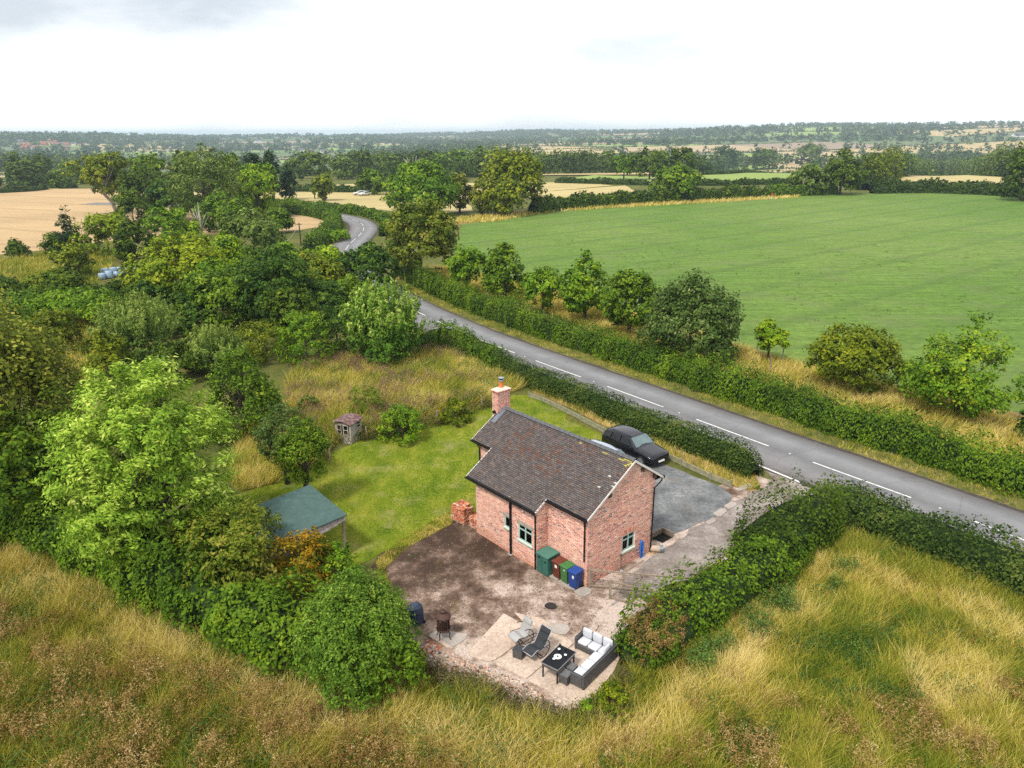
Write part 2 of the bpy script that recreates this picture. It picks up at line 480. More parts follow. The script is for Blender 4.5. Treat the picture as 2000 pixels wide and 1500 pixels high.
def shoots_leaves(R, z0, z1, n, leaf, spread=1.0, aspect=.42, K=70):
    """upright whips with leaves along them, fanning from the base"""
    ang = rng.uniform(0, 2 * np.pi, K); q = np.sqrt(rng.random(K)) * spread
    top = np.stack([np.cos(ang) * q * R, np.sin(ang) * q * R, z0 + (z1 - z0) * np.sqrt(np.maximum(1 - (.82 * q) ** 2, .05)) * rng.uniform(.80, 1.0, K)], 1)
    bas = top * np.array([.42, .42, .35]); per = max(10, n // K); k = np.repeat(np.arange(K), per); m = len(k)
    s = rng.random(m) ** .75
    bend = np.sin(s * np.pi) * .10 * R
    P = bas[k] + (top - bas)[k] * s[:, None] + np.stack([np.cos(ang[k]) * bend, np.sin(ang[k]) * bend, 0 * s], 1)
    ax = unit(top - bas)[k]
    wd = (1.15 - s * .75) * .13 * R
    P = P + rng.normal(size=(m, 3)) * wd[:, None] * .38
    T = unit(ax + rng.normal(size=(m, 3)) * .38); N = unit(rng.normal(size=(m, 3)) * .6 + unit(np.stack([np.cos(ang[k]), np.sin(ang[k]), .55 + 0 * s], 1)))
    L = leaf * rng.uniform(.8, 1.5, m); V, F = diamonds(P, N, T, L, L * aspect)
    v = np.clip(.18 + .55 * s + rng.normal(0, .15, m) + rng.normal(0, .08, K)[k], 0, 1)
    return V, F, v, top

def limbs(height, z0, r0, tips, nb=9, lean=(0, 0), mat=BARK, name='trunk', thin=1.0):
    mb = MB(); hz = z0 + (height - z0) * .45
    tr = [(0, 0, -.1), (lean[0] * .3, lean[1] * .3, z0 * .55), (lean[0], lean[1], max(z0, .3 * height)), (lean[0] * 1.3, lean[1] * 1.3, hz), (lean[0] * 1.2, lean[1] * 1.2, height * .62)]
    mb.tube(tr, [r0 * 1.25, r0, r0 * .8, r0 * .5, r0 * .15], 7)
    if len(tips):
        sel = tips[rng.choice(len(tips), min(nb, len(tips)), replace=False)]
        for q in sel:
            zs = z0 * .7 + (min(q[2], height * .8) - z0 * .7) * .35
            f = min(1, zs / max(hz, .1)); s = Vector((lean[0] * f, lean[1] * f, zs)); e = Vector(q); md = s.lerp(e, .5) + Vector((0, 0, -.04 * height * random.random()))
            mb.tube([s, md, e], [r0 * .36 * thin, r0 * .22 * thin, r0 * .07 * thin], 5, cap=False)
    return mb, mat

def tree(label, u, vb, vt, wpx, pal='mid', prof='round', clear=.18, n=7000, cat='tree', name='tree', leaf=None, lob=.24, group=None,
         kind='crown', bark=None, lean=(0, 0), trunk=True, nb=9, P=None, wscale=1.0, **kw):
    P = at(u, vb) if P is None else P
    h = top_z(P, vt) - P[2]; d = depth_of(P); R = wpx / CAM_F * d * .5 * wscale
    leaf = leaf or min(max(.0043 * d, .14), 3.0); n = int(n * (.95 if d < 110 else .72))
    root = thing(name, label, cat, P, 0, group)
    z0 = h * clear
    if kind == 'shoots':
        V, F, v, tips = shoots_leaves(R, z0, h, n, leaf, **kw)
        V2, F2, v2, _ = crown_leaves(R * .88, z0, h * .66, 'dome', n // 2, leaf * .9, .12, inner=.1)
        V, F, v = np.vstack([V, V2]), np.vstack([F, F2 + len(V)]), np.concatenate([v, v2 * .6])  # base fill leaves coloured darker, standing in for shade low in the shrub
    else: V, F, v, tips = crown_leaves(R, z0, h * .98, prof, n, leaf, lob, **kw)
    if lean != (0, 0): V[:, :2] += np.array(lean) * np.clip(V[:, 2:3] / h, 0, 1)
    obj('crown', np_mesh('crown', V, F, LEAF[pal], v), root)
    if trunk:
        mb, bm = limbs(h, max(z0, .15 * h), max(.028 * h, .06) * (1 if clear > .05 else .6), tips, nb, lean, bark or BARK)
        mb.build('trunk', bm, root, True)
    return root

def shrub(label, u, vb, vt, wpx, pal='mid', n=3500, name='shrub', cat='shrub', prof='dome', **kw):
    return tree(label, u, vb, vt, wpx, pal, prof, 0.02, n, cat, name, nb=6, **kw)

def hedge_mesh(path, w, h, dens, leaf, rough=.22, top_amp=.15, shoots=0.0, end_taper=True, hmul=None, square=.55):
    """leaf shell over a bank along path (world xy); returns leaf mesh data and core"""
    S = resample(path, .5); n = len(S)
    tg = np.gradient(S, axis=0); tg /= np.maximum(np.hypot(tg[:, 0], tg[:, 1]), 1e-6)[:, None]
    nr = np.stack([-tg[:, 1], tg[:, 0]], 1)
    length = .5 * (n - 1); per = w * .6 + 2 * h
    m = int(length * per * dens * .92)
    s = rng.uniform(0, n - 1.001, m); i = s.astype(int); f = s - i
    c = S[i] * (1 - f)[:, None] + S[i + 1] * f[:, None]; nn = nr[i]; tt = tg[i]
    sq = square; pa = np.linspace(0, np.pi, 400)
    al = np.hypot(np.diff(np.sign(np.cos(pa)) * np.abs(np.cos(pa)) ** sq * w * .5), np.diff(np.abs(np.sin(pa)) ** sq * h)); al = np.concatenate([[0], np.cumsum(al)])
    phi = np.interp(rng.random(m) * al[-1], al, pa)
    ex = np.sign(np.cos(phi)) * np.abs(np.cos(phi)) ** sq; ez = np.abs(np.sin(phi)) ** sq
    lump = 1 + rough * ((vnoise(s * .5, ex * 2, 1.1, 5) - .5) * 1.2 + (vnoise(s * .5, ex * 3 + 9, .45, 6) - .5) * .8)
    hh = h * (1 + top_amp * 2 * (vnoise(s * .5, 0 * s, 4.0, 3) - .5) + top_amp * (vnoise(s * .5, 0 * s, 1.3, 4) - .5))
    if hmul is not None: hh = hh * np.interp(s / (n - 1), *hmul)
    ww = w * (1 + .18 * (vnoise(s * .5, 0 * s, 5.0, 8) - .5))
    e = np.minimum(s, n - 1 - s) * .5
    tap = np.where(e < 1.0, .55 + .45 * np.sqrt(np.clip(e, 0, 1)), 1.0) if end_taper else 1.0
    deep = rng.uniform(.88, 1.08, m)
    x = ex * ww * .5 * lump * deep * tap; z = ez * hh * lump * deep * tap
    if shoots > 0:
        up = (rng.random(m) < shoots) & (ez > .6)
        z = z + np.where(up, rng.random(m) * .28 * h, 0)
    C = np.stack([c[:, 0] + nn[:, 0] * x, c[:, 1] + nn[:, 1] * x, z], 1)
    C[:, :2] += tt * rng.normal(0, .08, (m, 1))
    C[:, 2] += terrain(C[:, 0], C[:, 1])
    N = np.stack([nn[:, 0] * ex, nn[:, 1] * ex, ez * 1.0], 1) + rng.normal(size=(m, 3)) * .45
    T = np.stack([tt[:, 0] * .3, tt[:, 1] * .3, .5 + 0 * x], 1) + rng.normal(size=(m, 3)) * .6
    if shoots > 0: T[:, 2] += .8
    L = leaf * 1.12 * rng.uniform(.6, 1.5, m)
    V, F = diamonds(C, N, T, L, L * (.55 if shoots == 0 else .42))
    v = np.clip(.42 + .55 * (vnoise(s * .5, ez * 2, 1.6, 12) - .5) + .35 * (vnoise(s * .5, ez * 3, .5, 13) - .5) + rng.normal(0, .17, m), 0, 1)
    # woody core
    a = np.linspace(0, np.pi, 9); cx = np.sign(np.cos(a)) * np.abs(np.cos(a)) ** sq; cz = np.abs(np.sin(a)) ** sq
    hc = h * (1 + top_amp * 2 * (vnoise(np.arange(n) * .5, np.zeros(n), 4.0, 3) - .5))
    if hmul is not None: hc = hc * np.interp(np.arange(n) / (n - 1), *hmul)
    te = np.clip(np.minimum(np.arange(n), n - 1 - np.arange(n)) * .5, 0, 1) * .5 + .4 if end_taper else np.ones(n)
    CX = .43 * w * cx[None, :] * te[:, None]; CZ = .86 * hc[:, None] * cz[None, :] * te[:, None]
    CV = np.stack([S[:, None, 0] + nr[:, None, 0] * CX, S[:, None, 1] + nr[:, None, 1] * CX, CZ - .02], 2)
    CV[:, :, 2] += terrain(CV[:, :, 0], CV[:, :, 1])
    CV = CV.reshape(-1, 3); I = np.arange(n * 9).reshape(n, 9)
    CF = np.stack([I[:-1, :-1], I[1:, :-1], I[1:, 1:], I[:-1, 1:]], 2).reshape(-1, 4)
    return V, F, v, CV, CF

def hedge(label, path, w, h, pal='dark', dens=110, leaf=.16, group=None, name='hedge', cat='hedge', **kw):
    V, F, v, CV, CF = hedge_mesh(path, w, h, dens, leaf, **kw)
    o = np.array([path[0][0], path[0][1], float(terrain(path[0][0], path[0][1]))])
    root = thing(name, label, cat, o, 0, group)
    obj('foliage', np_mesh('foliage', V - o, F, LEAF[pal], v), root)
    obj('stems', np_mesh('stems', CV - o, CF, TWIG, None, True), root)
    return root

def blades(xy, hmin, hmax, width, lean, v, z=None, jitter=.55):
    n = len(xy); a = rng.uniform(0, 2 * np.pi, n); h = rng.uniform(hmin, hmax, n)
    sd = np.stack([np.cos(a), np.sin(a)], 1) * (width * rng.uniform(.6, 1.3, n))[:, None] * .5
    z = terrain(xy[:, 0], xy[:, 1]) if z is None else np.full(n, z)
    tip = xy + (np.array(lean)[None, :] + rng.normal(0, jitter, (n, 2))) * h[:, None]
    V = np.empty((n, 3, 3))
    V[:, 0, :2] = xy - sd; V[:, 1, :2] = xy + sd; V[:, 2, :2] = tip
    V[:, 0, 2] = z - .02; V[:, 1, 2] = z - .02; V[:, 2, 2] = z + h
    return V.reshape(-1, 3), np.arange(n * 3, dtype=np.int32).reshape(n, 3), v
# ------------------------------------------------------------------ ground materials
def ground_mat():
    m, nt, b = new_mat('rough_grassland')
    v = pos_vec(nt)
    a = ramp(nt, noise(nt, v, .12, 6, .6), [(.32, (.050, .085, .012)), (.5, (.115, .135, .026)), (.68, (.21, .180, .055))])
    c = ramp(nt, noise(nt, v, 1.6, 6, .7), [(.3, (.030, .040, .010)), (.55, (.10, .095, .028)), (.75, (.18, .14, .055))])
    lk(nt, mix(nt, .5, a, c), b.inputs['Base Color'])
    b.inputs['Roughness'].default_value = .95; b.inputs['Specular IOR Level'].default_value = .1
    bump(nt, b, noise(nt, v, 5, 6, .7), .8, .15)
    return m

def pasture_mat():
    m, nt, b = new_mat('pasture_grass')
    v = pos_vec(nt); s = pos_vec(nt, (.25, 1.6, 1), math.radians(-38))
    big = ramp(nt, noise(nt, v, .018, 5, .6), [(.35, (.085, .160, .020)), (.65, (.135, .200, .038))])
    streak = ramp(nt, noise(nt, s, .55, 6, .65), [(.32, .76), (.68, 1.22)])
    c = mix(nt, 1.0, big, streak, 'MULTIPLY')
    fine = ramp(nt, noise(nt, v, 1.1, 6, .75), [(.3, .68), (.5, 1.0), (.72, 1.34)])
    c = mix(nt, 1.0, c, fine, 'MULTIPLY')
    patch = ramp(nt, noise(nt, v, .16, 3, .5), [(.50, 0.0), (.72, .5)])
    c = mix(nt, patch, c, (.13, .155, .06))
    tw = nd(nt, 'ShaderNodeTexWave', wave_type='BANDS', bands_direction='Y'); tw.inputs['Scale'].default_value = .026; tw.inputs['Distortion'].default_value = 1.2; tw.inputs['Detail'].default_value = 3; tw.inputs['Detail Scale'].default_value = .3
    lk(nt, pos_vec(nt, (1, 1, 1), math.radians(-38)), tw.inputs['Vector'])
    c = mix(nt, ramp(nt, tw.outputs[1], [(.90, 0.0), (.985, .30)]), c, (.055, .105, .020))
    weeds = ramp(nt, noise(nt, v, .33, 2, .5), [(.70, 0.0), (.76, .8)])
    c = mix(nt, weeds, c, (.040, .105, .018))
    lk(nt, c, b.inputs['Base Color']); b.inputs['Roughness'].default_value = .9; b.inputs['Specular IOR Level'].default_value = .15
    bump(nt, b, noise(nt, v, 3, 6, .75), .8, .15)
    return m

def lawn_mat():
    m, nt, b = new_mat('mown_lawn')
    v = pos_vec(nt); s = pos_vec(nt, (1, .45, 1), math.radians(35))
    c = ramp(nt, noise(nt, s, .9, 6, .7), [(.28, (.060, .115, .005)), (.5, (.145, .190, .010)), (.70, (.270, .270, .035))])
    f = ramp(nt, noise(nt, v, 7, 5, .75), [(.3, .62), (.7, 1.32)])
    c = mix(nt, 1.0, c, f, 'MULTIPLY')
    dry = ramp(nt, noise(nt, v, .55, 5, .6), [(.53, 0.0), (.72, .75)])
    c = mix(nt, dry, c, (.27, .25, .085))
    lk(nt, c, b.inputs['Base Color']); b.inputs['Roughness'].default_value = .92; b.inputs['Specular IOR Level'].default_value = .12
    bump(nt, b, noise(nt, v, 14, 5, .75), .9, .06)
    return m

def crop_mat(name, base, dirn, step=14.0, lo=.86):
    m, nt, b = new_mat(name)
    v = pos_vec(nt)
    n = ramp(nt, noise(nt, v, .03, 6, .6), [(.3, tuple(c * .86 for c in base)), (.7, tuple(c * 1.10 for c in base))])
    s = pos_vec(nt, (.08, 2.2, 1), dirn)
    c = mix(nt, 1.0, n, ramp(nt, noise(nt, s, .5, 4, .6), [(.35, lo), (.65, 1.10)]), 'MULTIPLY')
    # wheel tracks of the sprayer: paired lines every `step` metres
    w = nd(nt, 'ShaderNodeTexWave', wave_type='BANDS', bands_direction='Y', wave_profile='SIN')
    w.inputs['Scale'].default_value = 2 * math.pi / step / 20 * 1.0; w.inputs['Distortion'].default_value = .8; w.inputs['Detail'].default_value = 2
    w.inputs['Detail Scale'].default_value = .15
    lk(nt, pos_vec(nt, (1, 1, 1), dirn), w.inputs['Vector'])
    c = mix(nt, ramp(nt, w.outputs[1], [(.93, 0.0), (.985, .35)]), c, tuple(q * .55 for q in base))
    f = ramp(nt, noise(nt, v, 1.5, 5, .7), [(.3, .82), (.7, 1.15)])
    lk(nt, mix(nt, 1.0, c, f, 'MULTIPLY'), b.inputs['Base Color'])
    b.inputs['Roughness'].default_value = .9; b.inputs['Specular IOR Level'].default_value = .15
    return m

def asphalt_mat():
    m, nt, b = new_mat('worn_asphalt')
    v = pos_vec(nt)
    uv = nd(nt, 'ShaderNodeUVMap', uv_map='along').outputs[0]
    sx = nd(nt, 'ShaderNodeSeparateXYZ'); lk(nt, uv, sx.inputs[0])
    tr = ramp(nt, sx.outputs[0], [(0, (.098, .092, .088)), (.10, (.140, .138, .138)), (.24, (.190, .191, .197)), (.40, (.158, .157, .160)), (.5, (.128, .127, .129)), (.60, (.155, .152, .154)), (.76, (.182, .176, .176)), (.92, (.142, .130, .128)), (1, (.095, .085, .078))])
    st = pos_vec(nt, (1.0, .1, 1), math.radians(-36))
    c = mix(nt, 1.0, tr, ramp(nt, noise(nt, v, .35, 6, .65), [(.3, .88), (.7, 1.22)]), 'MULTIPLY')
    c = mix(nt, 1.0, c, ramp(nt, noise(nt, v, 26, 3, .8), [(.3, .82), (.7, 1.16)]), 'MULTIPLY')
    cr = nd(nt, 'ShaderNodeTexVoronoi', feature='DISTANCE_TO_EDGE'); cr.inputs['Scale'].default_value = .22
    lk(nt, pos_vec(nt), cr.inputs['Vector'])
    c = mix(nt, ramp(nt, cr.outputs['Distance'], [(.0, .35), (.012, 0.0)]), c, (.07, .07, .07))
    lk(nt, c, b.inputs['Base Color']); b.inputs['Roughness'].default_value = .85; b.inputs['Specular IOR Level'].default_value = .3
    bump(nt, b, noise(nt, v, 40, 3, .8), .3, .01)
    return m

def dirt_mat(name, stops, sc=.6, fine=9, spots=None, spot_col=None, bmp=.6):
    m, nt, b = new_mat(name)
    v = pos_vec(nt)
    c = ramp(nt, noise(nt, v, sc, 8, .68), stops)
    c = mix(nt, 1.0, c, ramp(nt, noise(nt, v, fine, 6, .8), [(.28, .50), (.5, 1.0), (.74, 1.5)]), 'MULTIPLY')
    if spots:
        k = ramp(nt, noise(nt, v, spots, 5, .6), [(.56, 0.0), (.70, .8)])
        c = mix(nt, k, c, spot_col)
    lk(nt, c, b.inputs['Base Color']); b.inputs['Roughness'].default_value = .93; b.inputs['Specular IOR Level'].default_value = .2
    bump(nt, b, noise(nt, v, fine * 1.5, 6, .75), bmp, .05)
    return m

M_GROUND = ground_mat(); M_PASTURE = pasture_mat(); M_LAWN = lawn_mat(); M_ASPHALT = asphalt_mat()
M_WHEAT = crop_mat('ripe_wheat', (.43, .30, .155), math.radians(25), 16)
M_BARLEY = crop_mat('pale_stubble', (.42, .34, .15), math.radians(-10), 12)
M_HAY = crop_mat('cut_meadow', (.20, .25, .055), math.radians(5), 10)
def yard_mat():
    """dark leaf-littered earth by the house giving way to pale trodden rubble towards the patio"""
    m, nt, b = new_mat('yard_earth'); v = pos_vec(nt)
    sx = nd(nt, 'ShaderNodeSeparateXYZ'); mp = nd(nt, 'ShaderNodeMapping', vector_type='POINT')
    ang = math.atan2(24.5 - 31.5, 1.5 + 4.5); mp.inputs['Rotation'].default_value = (0, 0, -ang)
    g = nd(nt, 'ShaderNodeNewGeometry'); of = nd(nt, 'ShaderNodeVectorMath', operation='SUBTRACT'); of.inputs[1].default_value = (-1.0, 28.2, 0)
    lk(nt, g.outputs['Position'], of.inputs[0]); lk(nt, of.outputs[0], mp.inputs['Vector']); lk(nt, mp.outputs[0], sx.inputs[0])
    def M(op, a, c):
        n = nd(nt, 'ShaderNodeMath', operation=op)
        for i, q in enumerate((a, c)):
            if isinstance(q, (int, float)): n.inputs[i].default_value = q
            else: lk(nt, q, n.inputs[i])
        return n.outputs[0]
    f = M('ADD', M('MULTIPLY', sx.outputs[0], .034), .0)
    n1 = noise(nt, v, .55, 8, .72); n2 = noise(nt, v, 2.6, 8, .75)
    f = M('ADD', f, M('MULTIPLY', n1, 1.25)); f = M('ADD', f, M('MULTIPLY', n2, .36))
    c = ramp(nt, f, [(.62, (.052, .031, .021)), (.74, (.110, .071, .050)), (.82, (.195, .135, .102)), (.91, (.33, .25, .20)), (1.02, (.48, .39, .33))])
    c = mix(nt, 1.0, c, ramp(nt, noise(nt, v, 13, 6, .8), [(.28, .45), (.5, 1.0), (.74, 1.6)]), 'MULTIPLY')
    k = ramp(nt, noise(nt, v, .9, 6, .65), [(.58, 0.0), (.66, .7)]); c = mix(nt, k, c, (.105, .072, .038))
    lk(nt, c, b.inputs['Base Color']); b.inputs['Roughness'].default_value = .93; b.inputs['Specular IOR Level'].default_value = .2
    bump(nt, b, noise(nt, v, 16, 6, .75), .7, .05); return m
M_DIRT = yard_mat()
M_DRIVE = dirt_mat('drive_surface', [(.3, (.145, .115, .095)), (.5, (.235, .200, .178)), (.7, (.38, .335, .30))], .7, 8, .8, (.10, .065, .042), .6)
M_GRAVEL = dirt_mat('grey_gravel', [(.32, (.085, .090, .092)), (.5, (.150, .156, .158)), (.68, (.24, .24, .235))], .7, 5, .45, (.20, .155, .115), 1.0)
M_RUBBLE = dirt_mat('brick_rubble', [(.3, (.25, .17, .125)), (.5, (.40, .29, .225)), (.72, (.54, .45, .38))], 1.6, 16, 1.2, (.15, .11, .07), 1.0)
M_CONC = dirt_mat('pinkish_concrete', [(.3, (.38, .285, .22)), (.6, (.50, .395, .315)), (.8, (.56, .455, .375))], .8, 10, 1.4, (.48, .36, .28), .15)
M_PALECONC = dirt_mat('grey_concrete', [(.3, (.26, .225, .195)), (.7, (.40, .35, .31))], 1.2, 20, None, None, .2)
M_VERGE = dirt_mat('dry_verge', [(.3, (.060, .075, .018)), (.5, (.135, .125, .040)), (.7, (.24, .19, .085))], .7, 7, None, None, .9)
M_DRYGRASS = dirt_mat('dry_grass_bank', [(.3, (.115, .075, .025)), (.5, (.24, .155, .055)), (.72, (.36, .26, .115))], .6, 6, None, None, .9)
M_ROADEDGE = plain('road_grit', (.060, .050, .042), .95, 0, .35, 3, .2, local=False)
M_WHITE = plain('road_paint', (.60, .60, .57), .7, 0, .28, 5, .3, local=False)

def jag(poly, step=.5, amp=.18, seed=1, scale=.9):
    Q = resample(list(poly) + [poly[0]], step)[:-1]
    dx = (vnoise(Q[:, 0], Q[:, 1], scale, seed) - .5) * 2 * amp + (vnoise(Q[:, 0], Q[:, 1], scale * 3, seed + 5) - .5) * 2 * amp
    dy = (vnoise(Q[:, 0], Q[:, 1], scale, seed + 1) - .5) * 2 * amp + (vnoise(Q[:, 0], Q[:, 1], scale * 3, seed + 6) - .5) * 2 * amp
    return np.stack([Q[:, 0] + dx, Q[:, 1] + dy], 1)

from mathutils.geometry import tessellate_polygon
def sheet(name, poly, z, mat, amp=.15, step=.5, thick=0.0, kind='structure', scale=.9):
    Q = jag(poly, step, amp, len(name), scale) if amp > 0 else np.array([q[:2] for q in poly], float)
    tri = tessellate_polygon([[Vector((q[0], q[1], 0)) for q in Q]])
    V = [(q[0], q[1], z) for q in Q]; F = [tuple(t) for t in tri]
    # faces upward
    F2 = []
    for t in F:
        a, b, c = (Q[i] for i in t)
        F2.append(t if (b[0] - a[0]) * (c[1] - a[1]) - (b[1] - a[1]) * (c[0] - a[0]) > 0 else t[::-1])
    if thick:
        n = len(V); V += [(q[0], q[1], z - thick) for q in Q]
        area = sum(Q[i][0] * Q[(i + 1) % n][1] - Q[(i + 1) % n][0] * Q[i][1] for i in range(n))
        for i in range(n):
            j = (i + 1) % n; q = (i, n + i, n + j, j)
            F2.append(q if area > 0 else q[::-1])
    me = bpy.data.meshes.new(name); me.from_pydata(V, [], F2); me.update(); me.materials.append(mat)
    o = obj(name, me); tag(o, kind=kind); return o

def drape(name, poly, mat, lift=.3, cell=14.0, kind='structure'):
    """a field laid over the terrain"""
    P = np.array([q[:2] for q in poly], float)
    if len(P) == 4:
        n1 = int(max(2, max(np.hypot(*(P[1] - P[0])), np.hypot(*(P[2] - P[3]))) / cell)); n2 = int(max(2, max(np.hypot(*(P[3] - P[0])), np.hypot(*(P[2] - P[1]))) / cell))
        n1 = min(n1, 40); n2 = min(n2, 40)
        s, t = np.meshgrid(np.linspace(0, 1, n1), np.linspace(0, 1, n2), indexing='ij')
        XY = (P[0] * ((1 - s) * (1 - t))[..., None] + P[1] * (s * (1 - t))[..., None] + P[2] * (s * t)[..., None] + P[3] * ((1 - s) * t)[..., None])
        V = np.concatenate([XY, (terrain(XY[..., 0], XY[..., 1]) + lift)[..., None]], 2).reshape(-1, 3)
        I = np.arange(n1 * n2).reshape(n1, n2)
        F = np.stack([I[:-1, :-1], I[1:, :-1], I[1:, 1:], I[:-1, 1:]], 2).reshape(-1, 4)
        area = sum(P[i][0] * P[(i + 1) % 4][1] - P[(i + 1) % 4][0] * P[i][1] for i in range(4))
        if area < 0: F = F[:, ::-1]
        o = obj(name, np_mesh(name, V, F, mat)); return tag(o, kind=kind)

# ------------------------------------------------------------------ terrain
rad = np.concatenate([[0, 8, 16, 26, 40, 60, 90, 130, 180, 240, 300, 330], np.geomspace(345, 12000, 170)])
az = np.radians(np.concatenate([np.arange(-48, 48.01, .75), np.arange(54, 312, 6.0)]))
A_, R_ = np.meshgrid(az, rad, indexing='ij')
X_, Y_ = R_ * np.sin(A_), R_ * np.cos(A_)
TV = np.stack([X_, Y_, terrain(X_, Y_)], 2).reshape(-1, 3)
I_ = np.arange(len(az) * len(rad)).reshape(len(az), len(rad)); J_ = np.roll(I_, -1, 0)
TF = np.stack([I_[:, :-1], I_[:, 1:], J_[:, 1:], J_[:, :-1]], 2).reshape(-1, 4)[:, ::-1]
tag(obj('ground', np_mesh('ground', TV, TF, M_GROUND, None, True)), kind='structure')

# ------------------------------------------------------------------ road
rc = [(43.0, 7.5)] + gp((1920, 1025), (1800, 980), (1602, 909), (1372, 824), (1197, 759), (1062, 711), (953, 670), (880, 640))
rc += [(-12.5, 86), (-18.5, 98), (-24.0, 110), (-28.2, 122), (-30.4, 138), (-31.0, 154), (-32.6, 167), (-36.5, 179), (-43, 190), (-54, 202), (-72, 214), (-96, 224), (-130, 232)]
RC = smooth_path(rc, 1.5, 2)
def offset_path(C, d):
    t = np.gradient(C, axis=0); t /= np.hypot(t[:, 0], t[:, 1])[:, None]
    return C + np.stack([-t[:, 1], t[:, 0]], 1) * d
RW = 2.95
def ribbon(name, C, d0, d1, z0, mat, z1=None, jit=0.0):
    z1 = z0 if z1 is None else z1
    k = np.linspace(0, 1, 3); L = [offset_path(C, d0 + (d1 - d0) * q) for q in k]
    if jit:
        L[0] = offset_path(C, d0) + np.stack([(vnoise(C[:, 0], C[:, 1], 2, 3) - .5) * jit, (vnoise(C[:, 0], C[:, 1], 1.3, 4) - .5) * jit], 1)
        L[2] = offset_path(C, d1) + np.stack([(vnoise(C[:, 0], C[:, 1], 2, 7) - .5) * jit, (vnoise(C[:, 0], C[:, 1], 1.3, 8) - .5) * jit], 1)
    n = len(C); V = np.concatenate([np.concatenate([l, np.full((n, 1), z0 + (z1 - z0) * q)], 1) for l, q in zip(L, k)])
    I = np.arange(n); F = np.concatenate([np.stack([I[:-1] + a * n, I[1:] + a * n, I[1:] + (a + 1) * n, I[:-1] + (a + 1) * n], 1) for a in (0, 1)])
    if d1 < d0: F = F[:, ::-1]
    me = np_mesh(name, V, F, mat)
    uv = me.uv_layers.new(name='along'); s = np.arange(n) * 1.5
    vi = np.empty(len(me.loops), np.int32); me.loops.foreach_get('vertex_index', vi)
    u = np.stack([k[vi // n], s[vi % n]], 1).astype(np.float32); uv.data.foreach_set('uv', u.ravel())
    return tag(obj(name, me), kind='structure')
road = ribbon('road', RC, -RW, RW, .024, M_ASPHALT, jit=.16)
ribbon('road_edge', RC, RW - .1, RW + .42, .020, M_ROADEDGE, jit=.3)
ribbon('road_edge', RC, -RW + .1, -RW - .35, .020, M_ROADEDGE, jit=.3)
ribbon('verge', RC[:70], -RW - .2, -RW - 2.3, .012, M_VERGE, jit=.5)      # side towards the pasture
ribbon('verge', RC[:84], RW + .2, RW + 1.4, .012, M_VERGE, jit=.4)

# centre line: 6 m marks and 3 m gaps, with a road stud in the gaps
seg = np.hypot(*(RC[1:] - RC[:-1]).T); RS = np.concatenate([[0], np.cumsum(seg)])
def on_road(s, d=0.0):
    p = np.array([np.interp(s, RS, RC[:, 0]), np.interp(s, RS, RC[:, 1])])
    q = np.array([np.interp(s + .2, RS, RC[:, 0]), np.interp(s + .2, RS, RC[:, 1])])
    t = (q - p) / max(np.hypot(*(q - p)), 1e-6); return p + np.array([-t[1], t[0]]) * d, t
_ref = np.argmin(np.hypot(*(RC - at(1602, 909)[:2]).T)); s0 = RS[_ref] - 6.05 - 9.15 * 3
k = 0
while s0 + k * 9.15 < 235:
    a = s0 + k * 9.15; pts = [on_road(a + q) for q in np.linspace(0, 6.0, 6)]
    if a > 1:
        Lf = [p + np.array([-t[1], t[0]]) * .06 for p, t in pts]; Rt = [p - np.array([-t[1], t[0]]) * .06 for p, t in pts]
        n = len(pts); V = [(q[0], q[1], .0285) for q in Rt + Lf]
        me = bpy.data.meshes.new('centre_line'); me.from_pydata(V, [], [(i, i + 1, n + i + 1, n + i) for i in range(n - 1)]); me.materials.append(M_WHITE)
        obj('centre_line', me, road)
        st, t = on_road(a - 1.55)
        sm = MB(); sm.box(-.06, -.05, 0, .06, .05, .018, .008)
        if a > 3 and k % 1 == 0:
            so = sm.build('road_stud', M_WHITE, road); so.location = (st[0], st[1], .024); so.rotation_euler.z = math.atan2(t[1], t[0])
    k += 1

# ------------------------------------------------------------------ fields near the house
PAST = [(-9.0, 108)] + gp((905, 437), (1000, 425), (1100, 408), (1260, 399), (1400, 392), (1500, 386), (1690, 377)) + [(140, 258), (158, 235), (165, 190), (175, 150)] + [(110, 10), (60, 22)] + gp((2000, 822), (1850, 790), (1620, 730), (1480, 690), (1330, 640), (1180, 600), (1010, 556), (930, 530))
sheet('pasture', PAST, .012, M_PASTURE, .5, 2.0, scale=3)
WHEATP = gp((-300, 560), (0, 497), (90, 488), (150, 478), (220, 470), (300, 465), (420, 455), (560, 452), (640, 442), (655, 430), (600, 415), (540, 409)) + [(-82, 206), (-110, 222), (-130, 300), (-250, 300), (-330, 200)]
sheet('wheat_field', WHEATP, .012, M_WHEAT, .5, 2.0, scale=3)
STUB = gp((560, 400), (660, 402), (770, 412), (830, 418), (925, 412)) + [(-14, 232), (4, 262), (40, 300), (30, 322), (-60, 322), (-110, 300), (-120, 262), (-92, 236)]
sheet('stubble_field', STUB, .014, M_BARLEY, .5, 2.0, scale=3)
STUB2 = gp((1070, 404), (1180, 393), (1270, 390)) + [(45, 300), (4, 262)]
sheet('stubble_field', STUB2, .016, M_BARLEY, .3, 2.0, scale=3)
GOLD2 = gp((1725, 358), (1760, 346), (1890, 342), (1960, 346), (1958, 360))
sheet('gold_field', GOLD2, .02, M_BARLEY, .3, 3.0, scale=3)

